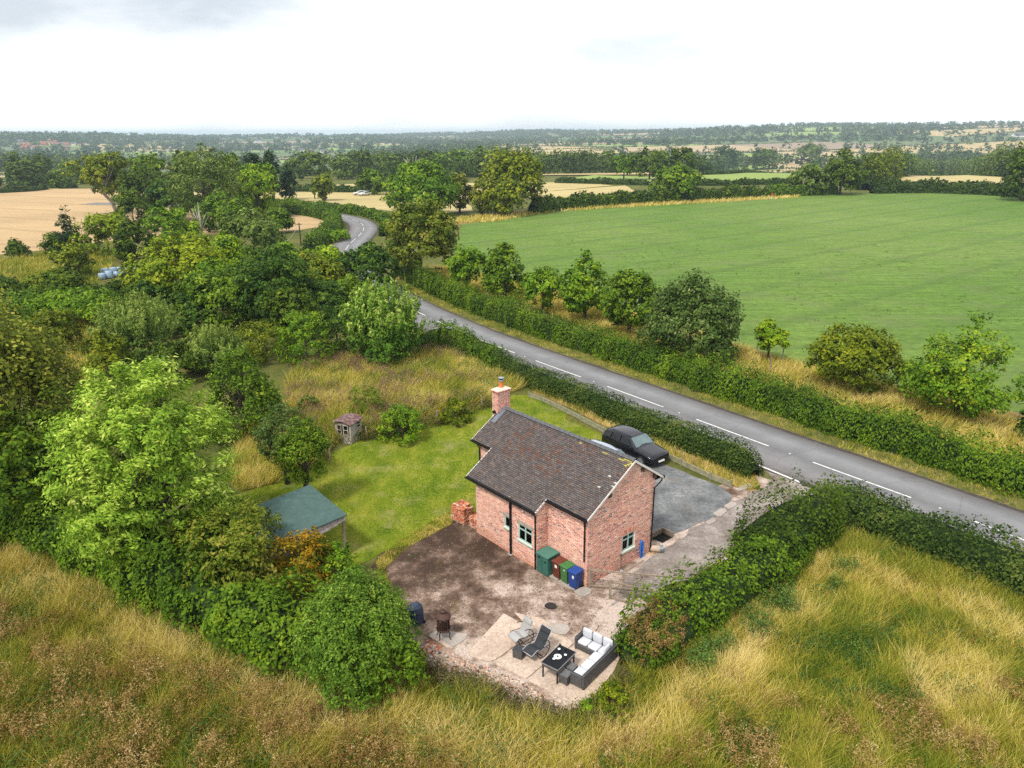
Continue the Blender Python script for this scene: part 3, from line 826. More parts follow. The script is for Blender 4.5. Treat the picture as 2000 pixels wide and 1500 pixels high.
# ------------------------------------------------------------------ house plot
LAWN = gp((380, 1010), (480, 955), (560, 925), (640, 893), (720, 860), (830, 825), (900, 806), (960, 788), (1030, 770), (1060, 783), (1110, 812), (1160, 838), (1195, 862), (1165, 905), (1100, 930), (960, 1000), (880, 1010), (800, 1060), (745, 1085), (690, 1105), (560, 1130), (380, 1080))
sheet('lawn', LAWN, .016, M_LAWN, .35, .2)
YARD = gp((750, 1083), (800, 1057), (870, 1012), (940, 1005), (1180, 1010), (1300, 1070), (1260, 1190), (1210, 1245), (1200, 1300), (1150, 1390), (1100, 1395), (1000, 1345), (880, 1310), (800, 1270), (770, 1190), (752, 1120))
sheet('yard', YARD, .010, M_DIRT, .45, .2)
sheet('drive_bank', gp((1250, 1160), (1290, 1020), (1380, 960), (1440, 940), (1500, 905), (1610, 955), (1590, 1000), (1420, 1095)), .008, M_DIRT, .2)
DRIVE = gp((1205, 1185), (1235, 1130), (1290, 1075), (1330, 1050), (1395, 1000), (1470, 960), (1500, 945), (1490, 915), (1470, 900), (1600, 950), (1590, 985), (1500, 1040), (1420, 1085), (1330, 1130), (1260, 1175))
sheet('driveway', DRIVE, .016, M_DRIVE, .3, .25)
GRAV = gp((1180, 862), (1210, 868), (1300, 905), (1400, 950), (1435, 970), (1400, 1005), (1340, 1035), (1290, 1050), (1260, 1030), (1180, 930))
sheet('gravel_yard', GRAV, .020, M_GRAVEL, .2)
RUB = gp((820, 1268), (850, 1262), (920, 1285), (1010, 1320), (1080, 1365), (1135, 1390), (1110, 1402), (1040, 1388), (960, 1352), (880, 1325), (820, 1300))
sheet('rubble_strip', RUB, .018, M_RUBBLE, .45, .2)
HEDGEBANK = gp((1035, 765), (1100, 790), (1200, 842), (1330, 905), (1430, 952), (1480, 960), (1478, 915), (1440, 895), (1330, 855), (1200, 800), (1090, 755))
sheet('hedge_bank', HEDGEBANK, .015, M_DRYGRASS, .15)
BANK2 = gp((770, 540), (830, 545), (900, 560), (1020, 590), (1140, 640), (1260, 680), (1400, 712), (1520, 735), (1660, 785), (1800, 830), (2000, 900), (2090, 930), (2140, 860), (2000, 806), (1860, 780), (1620, 724), (1480, 686), (1330, 636), (1180, 594), (1000, 548), (860, 520))
sheet('dry_grass_strip', BANK2, .016, M_DRYGRASS, .4, 1.0, scale=2)
sheet('dry_grass_strip', gp((800, 440), (870, 440), (960, 432), (1090, 412), (1260, 402), (1420, 394), (1560, 385), (1560, 381), (1420, 388), (1260, 396), (1090, 402), (960, 418), (860, 430)), .018, M_DRYGRASS, .3, 1.5, scale=2)

# concrete slabs of the old floor; each slab can be picked out
def slab(name, pts, z, mat, thick=.08, amp=.05):
    return sheet(name, gp(*pts), z, mat, amp, .35, thick, scale=.5)
slab('patio_slab', [(982, 1201), (1020, 1222), (1060, 1236), (1010, 1262), (962, 1296), (912, 1283)], .060, M_CONC)
slab('patio_slab', [(1062, 1237), (1108, 1248), (1122, 1258), (1062, 1302), (1024, 1330), (966, 1298), (1014, 1264)], .064, M_CONC)
slab('patio_slab', [(1124, 1260), (1172, 1256), (1215, 1270), (1200, 1310), (1138, 1390), (1080, 1356), (1030, 1332), (1066, 1304)], .046, M_CONC)
slab('patio_slab', [(1072, 1218), (1108, 1222), (1112, 1232), (1100, 1244), (1066, 1234)], .045, M_PALECONC)
slab('patio_slab', [(1003, 1198), (1060, 1208), (1068, 1222), (1058, 1232), (1022, 1218)], .035, M_CONC)
slab('hearth_slab', [(838, 1243), (856, 1231), (918, 1240), (905, 1252), (880, 1268)], .05, M_PALECONC)
slab('hearth_kerb', [(838, 1245), (843, 1242), (886, 1268), (880, 1272)], .09, M_CONC, .1, .02)
slab('paving_slab', [(1064, 1122), (1088, 1135), (1100, 1128), (1078, 1115)], .05, M_PALECONC, .06, .015)
slab('paving_slab', [(1090, 1137), (1118, 1156), (1131, 1148), (1102, 1129)], .05, M_PALECONC, .06, .015)
slab('paving_slab', [(1120, 1157), (1138, 1169), (1160, 1156), (1140, 1146)], .055, M_PALECONC, .06, .015)
for q in ([(1440, 960), (1470, 952), (1466, 944), (1440, 952)], [(1413, 990), (1428, 980), (1440, 984), (1424, 997)], [(1392, 1003), (1410, 992), (1422, 997), (1404, 1012)], [(1376, 1020), (1394, 1010), (1400, 1018), (1384, 1028)]):
    slab('concrete_edging', q, .05, M_PALECONC, .05, .06)
sheet('entrance_line', gp((1478, 909), (1482, 908), (1560, 940), (1562, 944)), .030, M_WHITE, 0)
# ------------------------------------------------------------------ the cottage
HA = (3.305, 28.568, 0.0); HT = 0.7144
M_BRICK = tint_mat('weathered_brick', .85, .2, .25, .2, 14)
M_MORTAR = plain('pale_mortar', (.80, .62, .53), .95, 0, .15, 5, .15)
M_TILE = tint_mat('clay_roof_tile', .8, .3, .3, .35, 9)
M_UNDER = plain('roof_underlay', (.035, .032, .032), .9, 0, .3, 4, .2)
M_RIDGE = plain('blue_clay_ridge', (.085, .088, .092), .75, 0, .45, 5, .35, bmp=.2)
M_BARGE = plain('white_bargeboard', (.70, .66, .61), .55, 0, .12, 3, .4)
M_BLACKPL = plain('black_gutter', (.010, .010, .011), .5, 0, .2, 3, .2)
M_SAGE = plain('sage_green_paint', (.36, .50, .44), .45, 0, .08, 4, .45)
M_LINTEL = plain('stone_lintel', (.34, .30, .25), .85, 0, .2, 6, .25)
M_LEAD = plain('lead_flashing', (.16, .18, .21), .5, .4, .2, 5, .5)
M_POT = plain('terracotta', (.62, .19, .055), .8, 0, .2, 5, .3)
M_FLAUNCH = plain('mortar_flaunching', (.58, .49, .40), .95, 0, .15, 5, .2)
M_STEEL = plain('galvanised_steel', (.45, .46, .47), .4, .8, .15, 6, .5)
M_ROOM = plain('plastered_room', (.16, .15, .14), .9, 0, .1, 2, .2)
M_DARKWOOD = plain('dark_timber', (.055, .040, .030), .8, 0, .35, 5, .3, bmp=.3)

def glass_mat(name, tint=(.02, .025, .028)):
    m, nt, b = new_mat(name)
    g = nd(nt, 'ShaderNodeBsdfGlossy'); g.inputs['Roughness'].default_value = .02; g.inputs['Color'].default_value = (.9, .95, .95, 1)
    t = nd(nt, 'ShaderNodeBsdfTransparent'); t.inputs['Color'].default_value = (.30, .33, .33, 1)
    fr = nd(nt, 'ShaderNodeFresnel'); fr.inputs['IOR'].default_value = 1.28
    ms = nd(nt, 'ShaderNodeMixShader'); lk(nt, fr.outputs[0], ms.inputs[0]); lk(nt, t.outputs[0], ms.inputs[1]); lk(nt, g.outputs[0], ms.inputs[2])
    lk(nt, ms.outputs[0], nt.nodes['Material Output'].inputs['Surface'])
    return m
M_GLASS = glass_mat('window_glass')

house = thing('brick_cottage', 'small red brick cottage with dark tiled roof and sage green windows', 'house', HA, HT)
W, L1, DD, L2, LB = 4.535, 2.52, 0.73, 4.51, 8.85
AR, ZR = 2.91, 5.43                       # ridge line
sF = (5.43 - 3.60) / (2.91 + .03); sB = .69
def roof_z(a): return ZR - (AR - a) * sF if a <= AR else ZR - (a - AR) * sB

def wall_core(name, origin, sdir, s0, s1, top, opens, t=.24, z0=-.3, inward=(0, 0)):
    """mortar body of a wall: vertical strips between the openings; origin + sdir*s on the outer face"""
    mb = MB(); o = np.array(origin); d = np.array(sdir); nrm = np.array(inward) * t
    br = sorted({s0, s1, *[q for a, b, _, _ in opens for q in (a, b)], *[q for q in (AR,) if name == 'gable' and s0 < q < s1]})
    for a, b in zip(br[:-1], br[1:]):
        op = [q for q in opens if q[0] <= a + 1e-6 and q[1] >= b - 1e-6]
        rows = [(z0, None)] if not op else [(z0, op[0][2]), (op[0][3], None)]
        for lo, hi in rows:
            h0 = top(a) if hi is None else hi; h1 = top(b) if hi is None else hi
            p, q = o + d * a, o + d * b
            R = [(p[0], p[1], lo), (q[0], q[1], lo), (q[0], q[1], h1), (p[0], p[1], h0)]
            mb.hull(R, [(x + nrm[0], y + nrm[1], z) for x, y, z in R])
    return mb

# brick colours (base colours of the bricks themselves)
BR = np.array([(.03, .05, .048)]) + 1.10 * np.array([(.50, .145, .085), (.56, .20, .125), (.45, .115, .070), (.60, .27, .18), (.36, .085, .055), (.20, .045, .034), (.10, .028, .024), (.62, .33, .23), (.54, .20, .095)])
BRP = np.array([.20, .19, .13, .13, .10, .07, .04, .08, .06])
def brick_face(origin, sdir, outn, s0, s1, top, opens, z0=0.0, proud=.007, course=.075, bl=.225, arch=None, low=None):
    """individual bricks standing proud of the mortar; returns V, F, colours"""
    Vs, Cs = [], []; o = np.array([origin[0], origin[1], 0.]); d = np.array([sdir[0], sdir[1], 0.]); nn = np.array([outn[0], outn[1], 0.])
    zt = max(top(s) for s in np.linspace(s0, s1, 30)); r = int((zt - z0) / course)
    rows = []
    for i in range(r):
        z = z0 + i * course; x = s0 - (0.1125 if i % 2 else 0); 
        while x < s1 - .02:
            w = bl if (i % 6) != 5 else bl / 2
            a, b = max(x, s0), min(x + w - .020, s1); x += w
            if b - a < .03: continue
            if min(top(a), top(b)) < z + course - .018: continue
            cut = False
            for q in opens:
                if b > q[0] + .005 and a < q[1] - .005 and z + course > q[2] + .005 and z < q[3] - .005:
                    if a < q[0] - .03: b = q[0] - .004
                    elif b > q[1] + .03: a = q[1] + .004
                    else: cut = True
            if cut or b - a < .03: continue
            rows.append((a, b, z + .006, z + course - .016))
    Rw = np.array(rows); n = len(Rw); cc = .005
    pr = proud + rng.uniform(-.002, .003, n)
    def pt(s, z, h): return o + s[:, None] * d + np.stack([0 * z, 0 * z, z], 1) + nn * h[:, None]
    a, b, zl, zh = Rw.T
    zero = np.zeros(n) - .004
    V = np.stack([pt(a, zl, zero), pt(b, zl, zero), pt(b, zh, zero), pt(a, zh, zero), pt(a + cc, zl + cc, pr), pt(b - cc, zl + cc, pr), pt(b - cc, zh - cc, pr), pt(a + cc, zh - cc, pr)], 1)
    base = np.array([(4, 5, 6, 7), (0, 1, 5, 4), (1, 2, 6, 5), (2, 3, 7, 6), (3, 0, 4, 7)])
    if np.cross(d, [0, 0, 1]) @ nn < 0: base = base[:, ::-1]
    F = (np.arange(n)[:, None, None] * 8 + base[None]).reshape(-1, 4)
    patch = vnoise(a + origin[0] * 3, zl + origin[1], 1.1, 21)
    ci = rng.choice(len(BR), n, p=BRP)
    col = BR[ci] * rng.uniform(.85, 1.15, (n, 1))
    pale = (patch > .52) & (rng.random(n) < .5); col[pale] = col[pale] * .45 + np.array([.55, .30, .19]) * .55
    if low is not None:
        lm = zl < low(a); col[lm] = np.array([.46, .16, .075]) * rng.uniform(.8, 1.15, (lm.sum(), 1))
    return V.reshape(-1, 3), F, np.repeat(col, 5, 0)

bricks_V, bricks_F, bricks_C = [], [], []
def add_bricks(*a, **k):
    V, F, C = brick_face(*a, **k); off = sum(len(q) for q in bricks_V)
    bricks_V.append(V); bricks_F.append(F + off); bricks_C.append(C)

wall = MB()
def merge(mb): wall.add(mb.v, mb.f)
G_OPEN = [(2.38, 3.27, .80, 1.64)]
F_OPEN = [(2.84, 3.82, 1.06, 1.93), (4.44, 4.84, 1.31, 1.92)]
gt = lambda a: roof_z(a) - .06
merge(wall_core('gable', (0, 0), (1, 0), 0, W, gt, G_OPEN, inward=(0, 1)))
merge(wall_core('f1', (0, 0), (0, 1), .24, L1, lambda s: roof_z(0) - .06, [], inward=(1, 0)))
merge(wall_core('f2', (-DD, 0), (0, 1), L1 + .24, L1 + L2, lambda s: roof_z(-DD) - .06, F_OPEN, inward=(1, 0)))
merge(wall_core('r1', (0, L1), (1, 0), -DD, 0, lambda s: roof_z(s) - .06, [], inward=(0, 1)))
merge(wall_core('r2', (0, L1 + L2), (1, 0), -DD + .24, .95, lambda s: roof_z(s) - .06, [], inward=(0, -1)))
merge(wall_core('f3', (.95, 0), (0, 1), L1 + L2, LB, lambda s: roof_z(.95) - .06, [], inward=(1, 0)))
merge(wall_core('back', (W, 0), (0, 1), .24, LB, lambda s: roof_z(W) - .06, [], inward=(-1, 0)))
merge(wall_core('gable', (0, LB), (1, 0), 1.19, W - .24, gt, [], inward=(0, -1)))
wall.build('wall', M_MORTAR, house)
one = lambda z: (lambda s: z)
add_bricks((0, 0), (1, 0), (0, -1), 0, W, gt, G_OPEN)
add_bricks((0, 0), (0, 1), (-1, 0), 0, L1, one(roof_z(0) - .06), [])
add_bricks((-DD, 0), (0, 1), (-1, 0), L1, L1 + L2, one(roof_z(-DD) - .06), F_OPEN, low=lambda a: .18 + .32 * sstep(4.6, 6.4, a) * (1 + .0 * a))
add_bricks((0, L1), (1, 0), (0, -1), -DD, 0, lambda s: roof_z(s) - .06, [])
add_bricks((.95, 0), (0, 1), (-1, 0), L1 + L2, LB, one(roof_z(.95) - .06), [])
add_bricks((W, 0), (0, 1), (1, 0), 0, LB, one(roof_z(W) - .06), [])
add_bricks((0, LB), (1, 0), (0, 1), .95, W, gt, [])
bo = obj('brick', np_mesh('brick', np.vstack(bricks_V), np.vstack(bricks_F), M_BRICK, cols=np.vstack(bricks_C)), house)
tag(bo, kind='stuff')
# worn render patch low on the gable wall
# rooms behind the windows: floor, loft floor
fl = MB(); fl.box(.25, .25, .02, W - .25, LB - .25, .06); fl.box(.25, .25, 2.35, W - .25, LB - .25, 2.42); fl.box(-DD + .25, L1 + .25, .02, .24, L1 + L2 - .25, .06)
fl.build('floor', M_ROOM, house)

# --- windows
def window(name, origin, sdir, inn, s0, s1, z0, z1, mull, trans, arch=0.0, lintel=None, sill=True):
    """frame with mullion and transom, panes, sill, lintel; s along the wall"""
    o = Vector((origin[0], origin[1], 0)); d = Vector((sdir[0], sdir[1], 0)); n = Vector((inn[0], inn[1], 0))
    P = lambda s, z, e: o + d * s + Vector((0, 0, z)) + n * e
    fr = MB(); fw = .07
    def rect(a, b, lo, hi, e0=.035, e1=.10):
        fr.hull([P(a, lo, e0), P(b, lo, e0), P(b, hi, e0), P(a, hi, e0)], [P(a, lo, e1), P(b, lo, e1), P(b, hi, e1), P(a, hi, e1)])
    rect(s0, s0 + fw, z0, z1); rect(s1 - fw, s1, z0, z1); rect(s0 + fw, s1 - fw, z0, z0 + fw)
    rect(s0 + fw, s1 - fw, z1 - fw, z1)
    if mull: rect(mull - .035, mull + .035, z0 + fw, z1 - fw, .030, .095)
    parts = [(s0 + fw, (mull or s1 - fw + .035) - .035), ((mull or 0) + .035, s1 - fw)] if mull else [(s0 + fw, s1 - fw)]
    zs = [(z0 + fw, z1 - fw)]
    if trans:
        for a, b in parts: rect(a, b, trans - .03, trans + .03, .032, .097)
        zs = [(z0 + fw, trans - .03), (trans + .03, z1 - fw)]
    f = fr.build('window', M_SAGE, house)
    for a, b in parts:
        for lo, hi in zs:
            g = MB(); g.hull([P(a, lo, .06), P(b, lo, .06), P(b, hi, .06), P(a, hi, .06)], [P(a, lo, .066), P(b, lo, .066), P(b, hi, .066), P(a, hi, .066)])
            g.build('pane', M_GLASS, f)
    if sill:
        q = MB(); q.hull([P(s0 - .05, z0 - .07, -.05), P(s1 + .05, z0 - .07, -.05), P(s1 + .05, z0 - .015, -.05), P(s0 - .05, z0 - .015, -.05)], [P(s0 - .05, z0 - .07, .08), P(s1 + .05, z0 - .07, .08), P(s1 + .05, z0, .08), P(s0 - .05, z0, .08)])
        q.build('sill', M_SAGE, f)
    if lintel:
        q = MB(); a, b = s0 - .09, s1 + .09
        q.hull([P(a, z1 + .004, -.012), P(b, z1 + .004, -.012), P(b, z1 + lintel, -.012), P(a, z1 + lintel, -.012)], [P(a, z1 + .004, .1), P(b, z1 + .004, .1), P(b, z1 + lintel, .1), P(a, z1 + lintel, .1)])
        q.build('lintel', M_LINTEL, f)
    if arch:
        q = MB(); k = 9; lo = []; hi = []
        for i in range(k):
            t = i / (k - 1); s = s0 - .02 + (s1 - s0 + .04) * t; zz = z1 + arch * (1 - (2 * t - 1) ** 2) - .012
            lo.append((s, zz)); 
        for i in range(k - 1):
            (a, za), (b, zb) = lo[i], lo[i + 1]
            q.hull([P(a, z1 - .002, .034), P(b, z1 - .002, .034), P(b, zb + .035, .034), P(a, za + .035, .034)], [P(a, z1 - .002, .10), P(b, z1 - .002, .10), P(b, zb + .035, .10), P(a, za + .035, .10)])
        q.build('arched_head', M_SAGE, f)
    return f
w1 = window('window', (0, 0), (1, 0), (0, 1), 2.38, 3.27, .80, 1.64, 2.83, 1.38)
window('window', (-DD, 0), (0, 1), (1, 0), 2.84, 3.82, 1.06, 1.93, 3.33, 1.66, lintel=.17)
window('window', (-DD, 0), (0, 1), (1, 0), 4.44, 4.84, 1.31, 1.92, None, None, lintel=.17)
# brick arch over the gable window: a ring of bricks on edge
for i in range(11):
    t = (i - 5) / 5; x = 2.825 + t * .46; z = 1.67 + .075 * (1 - t * t)
    b = MB(); b.box(-.034, -.011, 0, .034, .05, .20, .006)
    me = b.mesh('arch_brick', M_BRICK); c = me.attributes.new('tint', 'FLOAT_COLOR', 'FACE')
    cc = BR[rng.integers(0, 5)]; c.data.foreach_set('color', np.tile([*cc, 1], len(me.polygons)).astype(np.float32))
    q = obj('arch_brick', me, house); q.location = (x, -.001, z - .03); q.rotation_euler = (0, t * .28, 0)
# curtains just inside
for (a, b_, z0, z1, ax) in ():
    cu = MB(); cu.tube([(a + .03, .30, z0), (a + .03, .30, z1)], .05, 6); cu.tube([(b_ - .03, .31, z0), (b_ - .03, .31, z1)], .05, 6)
    cu.build('curtain', M_ROOM, house, True)

# --- roof
roof = MB()
def roof_slab(a0, a1, b0, b1, t=.07, lift=-.055):
    roof.hull([(a0, b0, roof_z(a0) + lift - t), (a1, b0, roof_z(a1) + lift - t), (a1, b0, roof_z(a1) + lift), (a0, b0, roof_z(a0) + lift)],
              [(a0, b1, roof_z(a0) + lift - t), (a1, b1, roof_z(a1) + lift - t), (a1, b1, roof_z(a1) + lift), (a0, b1, roof_z(a0) + lift)])
EA, EM, EL = -.16, -.86, .80
roof_slab(EA, AR, -.07, L1); roof_slab(EM, AR, L1, 7.58); roof_slab(EL, AR, 7.58, 9.2); roof_slab(AR, 5.02, -.07, 9.2)
rf = roof.build('roof', M_UNDER, house)
TC = np.array([(.090, .070, .064), (.108, .083, .074), (.078, .066, .066), (.130, .092, .076), (.092, .088, .094), (.066, .056, .055), (.150, .100, .072), (.118, .108, .104), (.14, .128, .115)])
TC = TC.mean(0) + (TC - TC.mean(0)) * .62
TPp = np.array([.2, .18, .15, .1, .12, .1, .06, .06, .03])
def tiles(front=True):
    tw, gauge = .166, .100
    sl = sF if front else sB; cs = 1 / math.hypot(1, sl); rows = []
    lowest = EM if front else 5.02; n = int(abs(lowest - AR) / cs / gauge)
    for i in range(n):
        ah = AR - i * gauge * cs if front else AR + i * gauge * cs
        al = AR - (i + 1) * gauge * cs if front else AR + (i + 1) * gauge * cs
        for j in range(int(9.32 / tw) + 1):
            b = -.10 + j * tw - (tw / 2 if i % 2 else 0)
            e = (EA if b + tw / 2 < L1 - .03 else EM if b + tw / 2 < 7.6 else EL) if front else 99
            if front and al < e - .02: continue
            b0, b1 = max(b, -.10), min(b + tw - .006, 9.24)
            if b1 - b0 < .03: continue
            rows.append((ah, al, b0, b1))
    R = np.array(rows); n = len(R); ah, al, b0, b1 = R.T
    zf = lambda a: ZR - np.abs(AR - a) * sl
    lift = .006 + rng.uniform(-.004, .006, n); tilt = rng.normal(0, .0025, n); th = .016
    zh = zf(ah) - .030 + lift * .3; zl = zf(al) - .004 + lift
    P = lambda a, b, z: np.stack([a, b, z], 1)
    V = np.stack([P(ah, b0, zh + tilt), P(ah, b1, zh - tilt), P(al, b1, zl - tilt), P(al, b0, zl + tilt), P(al, b1, zl - tilt - th), P(al, b0, zl + tilt - th), P(ah, b0, zh - .012), P(ah, b1, zh - .012)], 1)
    base = np.array([(0, 1, 2, 3), (3, 2, 4, 5), (0, 3, 5, 6), (2, 1, 7, 4)])
    if front: base = base[:, ::-1]
    F = (np.arange(n)[:, None, None] * 8 + base[None]).reshape(-1, 4)
    col = TC[rng.choice(len(TC), n, p=TPp)] * rng.uniform(.8, 1.2, (n, 1))
    bm, am = (b0 + b1) / 2, al
    reds = vnoise(bm, am, 1.3, 31) > .66; k = reds & (rng.random(n) < .28); col[k] = np.array([.125, .066, .048]) * rng.uniform(.8, 1.2, (k.sum(), 1))
    # lichen: white specks near the gable verge and along the eaves, yellow by the apex
    lich = np.exp(-np.maximum(bm, 0) / .8) * .07 + .001
    k = rng.random(n) < lich * (vnoise(bm, am, .5, 33) > .42); col[k] = np.array([.40, .40, .36]) * rng.uniform(.6, 1.1, (k.sum(), 1))
    k = (bm < .7) & (am > 2.45) & (am < 2.91) & (rng.random(n) < .22) if front else np.zeros(n, bool); col[k] = np.array([.36, .32, .07])
    k = (am > 2.6) & (am < 2.91) & (bm < 3.3) & (rng.random(n) < .12) if front else np.zeros(n, bool); col[k] = np.array([.32, .27, .09])
    return V.reshape(-1, 3), F, np.repeat(col, 4, 0)
Va, Fa, Ca = tiles(True); Vb, Fb, Cb = tiles(False)
tl = obj('roof_tile', np_mesh('roof_tile', np.vstack([Va, Vb]), np.vstack([Fa, Fb + len(Va)]), M_TILE, cols=np.vstack([Ca, Cb])), rf)
tag(tl, kind='stuff')
# ridge tiles one by one
rt = MB(); m = 7
for z_, r_ in ((0, 0),):
    A = [(-.15 + .30 * i / (m - 1), 0, .085 * math.sin(math.pi * i / (m - 1)) - .03) for i in range(m)]
ring0 = [(x, 0, z) for x, _, z in A] + [(x * .88, 0, z - .02) for x, _, z in reversed(A)]
rt.hull(ring0, [(x, .335, z) for x, _, z in ring0])
rmesh = rt.mesh('ridge_tile', M_RIDGE)
for i in range(26):
    if -.1 + i * .345 > 8.75: break
    q = obj('ridge_tile', rmesh, rf); q.location = (AR, -.1 + i * .345, ZR + .012 + random.uniform(-.006, .006)); q.rotation_euler = (random.uniform(-.01, .01), 0, random.uniform(-.012, .012))
# bargeboards on the near gable and on the step of the eaves, verge mortar
def barge(name, a0, a1, b, w=.13, t=.03, lift=-.012):
    mb = MB(); z0, z1 = roof_z(a0) + lift, roof_z(a1) + lift
    mb.hull([(a0, b, z0 - w), (a1, b, z1 - w), (a1, b, z1), (a0, b, z0)], [(a0, b + t, z0 - w), (a1, b + t, z1 - w), (a1, b + t, z1), (a0, b + t, z0)])
    return mb.build(name, M_BARGE, house)
barge('bargeboard', EA - .02, AR, -.125, .10); barge('bargeboard', AR, 5.06, -.125, .12)
barge('bargeboard', EM - .02, EA, L1 - .045, .10)
barge('bargeboard', EL - .02, AR, 9.23, .12); barge('bargeboard', AR, 5.06, 9.23, .12); barge('bargeboard', EM, EL, 7.6, .10)
sf = MB(); sf.box(4.53, -.06, roof_z(5.02) - .10, 5.0, 9.1, roof_z(5.02) - .085); sf.build('soffit', M_UNDER, house)
# purlin ends under the verge
for a in (3.55, 4.45, 1.3):
    p = MB(); p.box(a - .08, -.12, roof_z(a) - .34, a + .08, .02, roof_z(a) - .16); p.build('purlin_end', M_DARKWOOD, house)
# --- gutters and downpipes
def gutter(a, b0, b1, z):
    mb = MB(); pr = [(-.06, .05), (-.06, 0), (-.04, -.045), (.0, -.06), (.04, -.045), (.06, 0), (.06, .05), (.045, .05), (.04, 0), (0, -.045), (-.04, 0), (-.045, .05)]
    mb.hull([(a + x, b0, z + q) for x, q in pr], [(a + x, b1, z + q) for x, q in pr]); return mb.build('gutter', M_BLACKPL, house)
gutter(EA - .07, -.12, L1 - .06, roof_z(EA) - .08); gutter(EM - .07, L1 - .06, 7.62, roof_z(EM) - .08); gutter(EL - .07, 7.63, 9.25, roof_z(EL) - .08); gutter(5.09, -.14, 9.25, roof_z(5.02) - .08)
def pipe(pts, r=.036):
    mb = MB(); mb.tube(pts, r, 8)
    p, q = Vector(pts[-2]), Vector(pts[-1])
    for k in (.08, .4, .72): c = p.lerp(q, k); mb.tube([c, c + Vector((0, 0, -.07))], r * 1.3, 8)
    return mb.build('downpipe', M_BLACKPL, house, False)
pipe([(EA - .07, .16, roof_z(EA) - .12), (-.075, .14, 3.25), (-.075, .12, 1.27)])
pipe([(EM - .07, 2.60, roof_z(EM) - .12), (-DD - .07, 2.56, 2.8), (-DD - .07, 2.54, .03)])
pipe([(EM - .05, 4.62, roof_z(EM) - .10), (-DD - .10, 4.55, 3.0), (-DD - .08, 4.30, 2.86), (-DD - .08, 4.28, .05)], .055)
pipe([(5.09, -.02, roof_z(5.02) - .12), (4.98, -.08, 3.72), (4.44, -.09, 3.50), (4.44, -.075, .0)])
pipe([(EL - .07, 8.75, roof_z(EL) - .12), (.88, 8.72, 3.75), (.88, 8.72, .05)])
gl = MB(); gl.box(-DD - .16, 4.16, .0, -DD - .012, 4.42, .07, .01); gl.build('gully', M_PALECONC, house)
# --- chimney
ch = MB(); CA0, CA1, CB0, CB1, CZ = 2.47, 3.33, 9.05, 9.52, 6.42
ch.box(CA0, CB0, 3.6, CA1, CB1, CZ); chim = ch.build('chimney', M_MORTAR, house)
cV, cF, cC = [], [], []
def cb(*a, **k):
    V, F, C = brick_face(*a, **k); cF.append(F + sum(len(q) for q in cV)); cV.append(V); cC.append(C * np.array([.85, .62, .62]))
cb((0, CB0), (1, 0), (0, -1), CA0, CA1, one(CZ), [], z0=4.9); cb((CA0, 0), (0, 1), (-1, 0), CB0, CB1, one(CZ), [], z0=4.0)
cb((CA1, 0), (0, 1), (1, 0), CB0, CB1, one(CZ), [], z0=4.0); cb((0, CB1), (1, 0), (0, 1), CA0, CA1, one(CZ), [], z0=3.7)
# oversailing courses
for e, z0 in ((.035, 6.27), (.06, 6.345)):
    c_ = MB(); c_.box(CA0 - e, CB0 - e, z0, CA1 + e, CB1 + e, z0 + .068, .006); c_.build('oversailing_course', M_MORTAR, chim)
    for o_, d_, n_, s_ in (((0, CB0 - e), (1, 0), (0, -1), (CA0 - e, CA1 + e)), ((CA0 - e, 0), (0, 1), (-1, 0), (CB0 - e, CB1 + e))):
        cb(o_, d_, n_, s_[0], s_[1], one(z0 + .075), [], z0=z0)
tag(obj('chimney_brick', np_mesh('chimney_brick', np.vstack(cV), np.vstack(cF), M_BRICK, cols=np.vstack(cC)), chim), kind='stuff')
fz = MB(); cx, cyy = (CA0 + CA1) / 2, (CB0 + CB1) / 2
fz.hull([(CA0 - .05, CB0 - .05, 6.42), (CA1 + .05, CB0 - .05, 6.42), (CA1 + .05, CB1 + .05, 6.42), (CA0 - .05, CB1 + .05, 6.42)], [(CA0 + .15, CB0 + .1, 6.52), (CA1 - .15, CB0 + .1, 6.52), (CA1 - .15, CB1 - .1, 6.52), (CA0 + .15, CB1 - .1, 6.52)])
fz.build('flaunching', M_FLAUNCH, chim)
po = MB(); po.lathe([(.15, 6.48), (.145, 6.56), (.135, 6.60), (.125, 6.80), (.145, 6.81), (.145, 6.85), (.10, 6.85), (.10, 6.7)], 16, (cx, cyy, 0)); po.build('chimney_pot', M_POT, chim, False)
cw = MB(); cw.lathe([(.15, 6.85), (.155, 6.90), (.14, 6.90), (.135, 6.93)], 16, (cx, cyy, 0)); cw.lathe([(.15, 7.0), (.16, 7.01), (.16, 7.05), (.02, 7.075)], 16, (cx, cyy, 0)); cw.build('cowl', M_STEEL, chim)
cg = MB(); cg.lathe([(.115, 6.92), (.115, 7.005)], 16, (cx, cyy, 0)); cg.build('cowl_mesh', M_BLACKPL, chim)
ls = MB(); ls.box(CA0 - .02, CB0 - .22, roof_z(CA0) - .02, CA0 + .25, CB0 - .005, roof_z(CA0) + .05)
ls.hull([(1.95, 8.72, roof_z(1.95) + .014), (CA1 - .35, 8.72, roof_z(AR) + .06), (CA1 - .35, 8.72, roof_z(AR) + .075), (1.95, 8.72, roof_z(1.95) + .03)], [(1.95, 9.04, roof_z(1.95) + .014), (CA1 - .35, 9.04, roof_z(AR) + .06), (CA1 - .35, 9.04, roof_z(AR) + .075), (1.95, 9.04, roof_z(1.95) + .03)])
ls.build('flashing', M_LEAD, rf)
pc = MB(); pc.tube([(.0, 0, 0), (-.12, 0, 0)], .09, 10); q = pc.build('flood_lamp', M_BLACKPL, house); q.location = (CA0 - .01, 9.3, 5.2)
sp = MB(); sp.box(-.06, -.05, -.05, 0, .05, .05, .01); q = sp.build('security_light', M_BARGE, house); q.location = (-DD - .012, 3.45, 2.72)
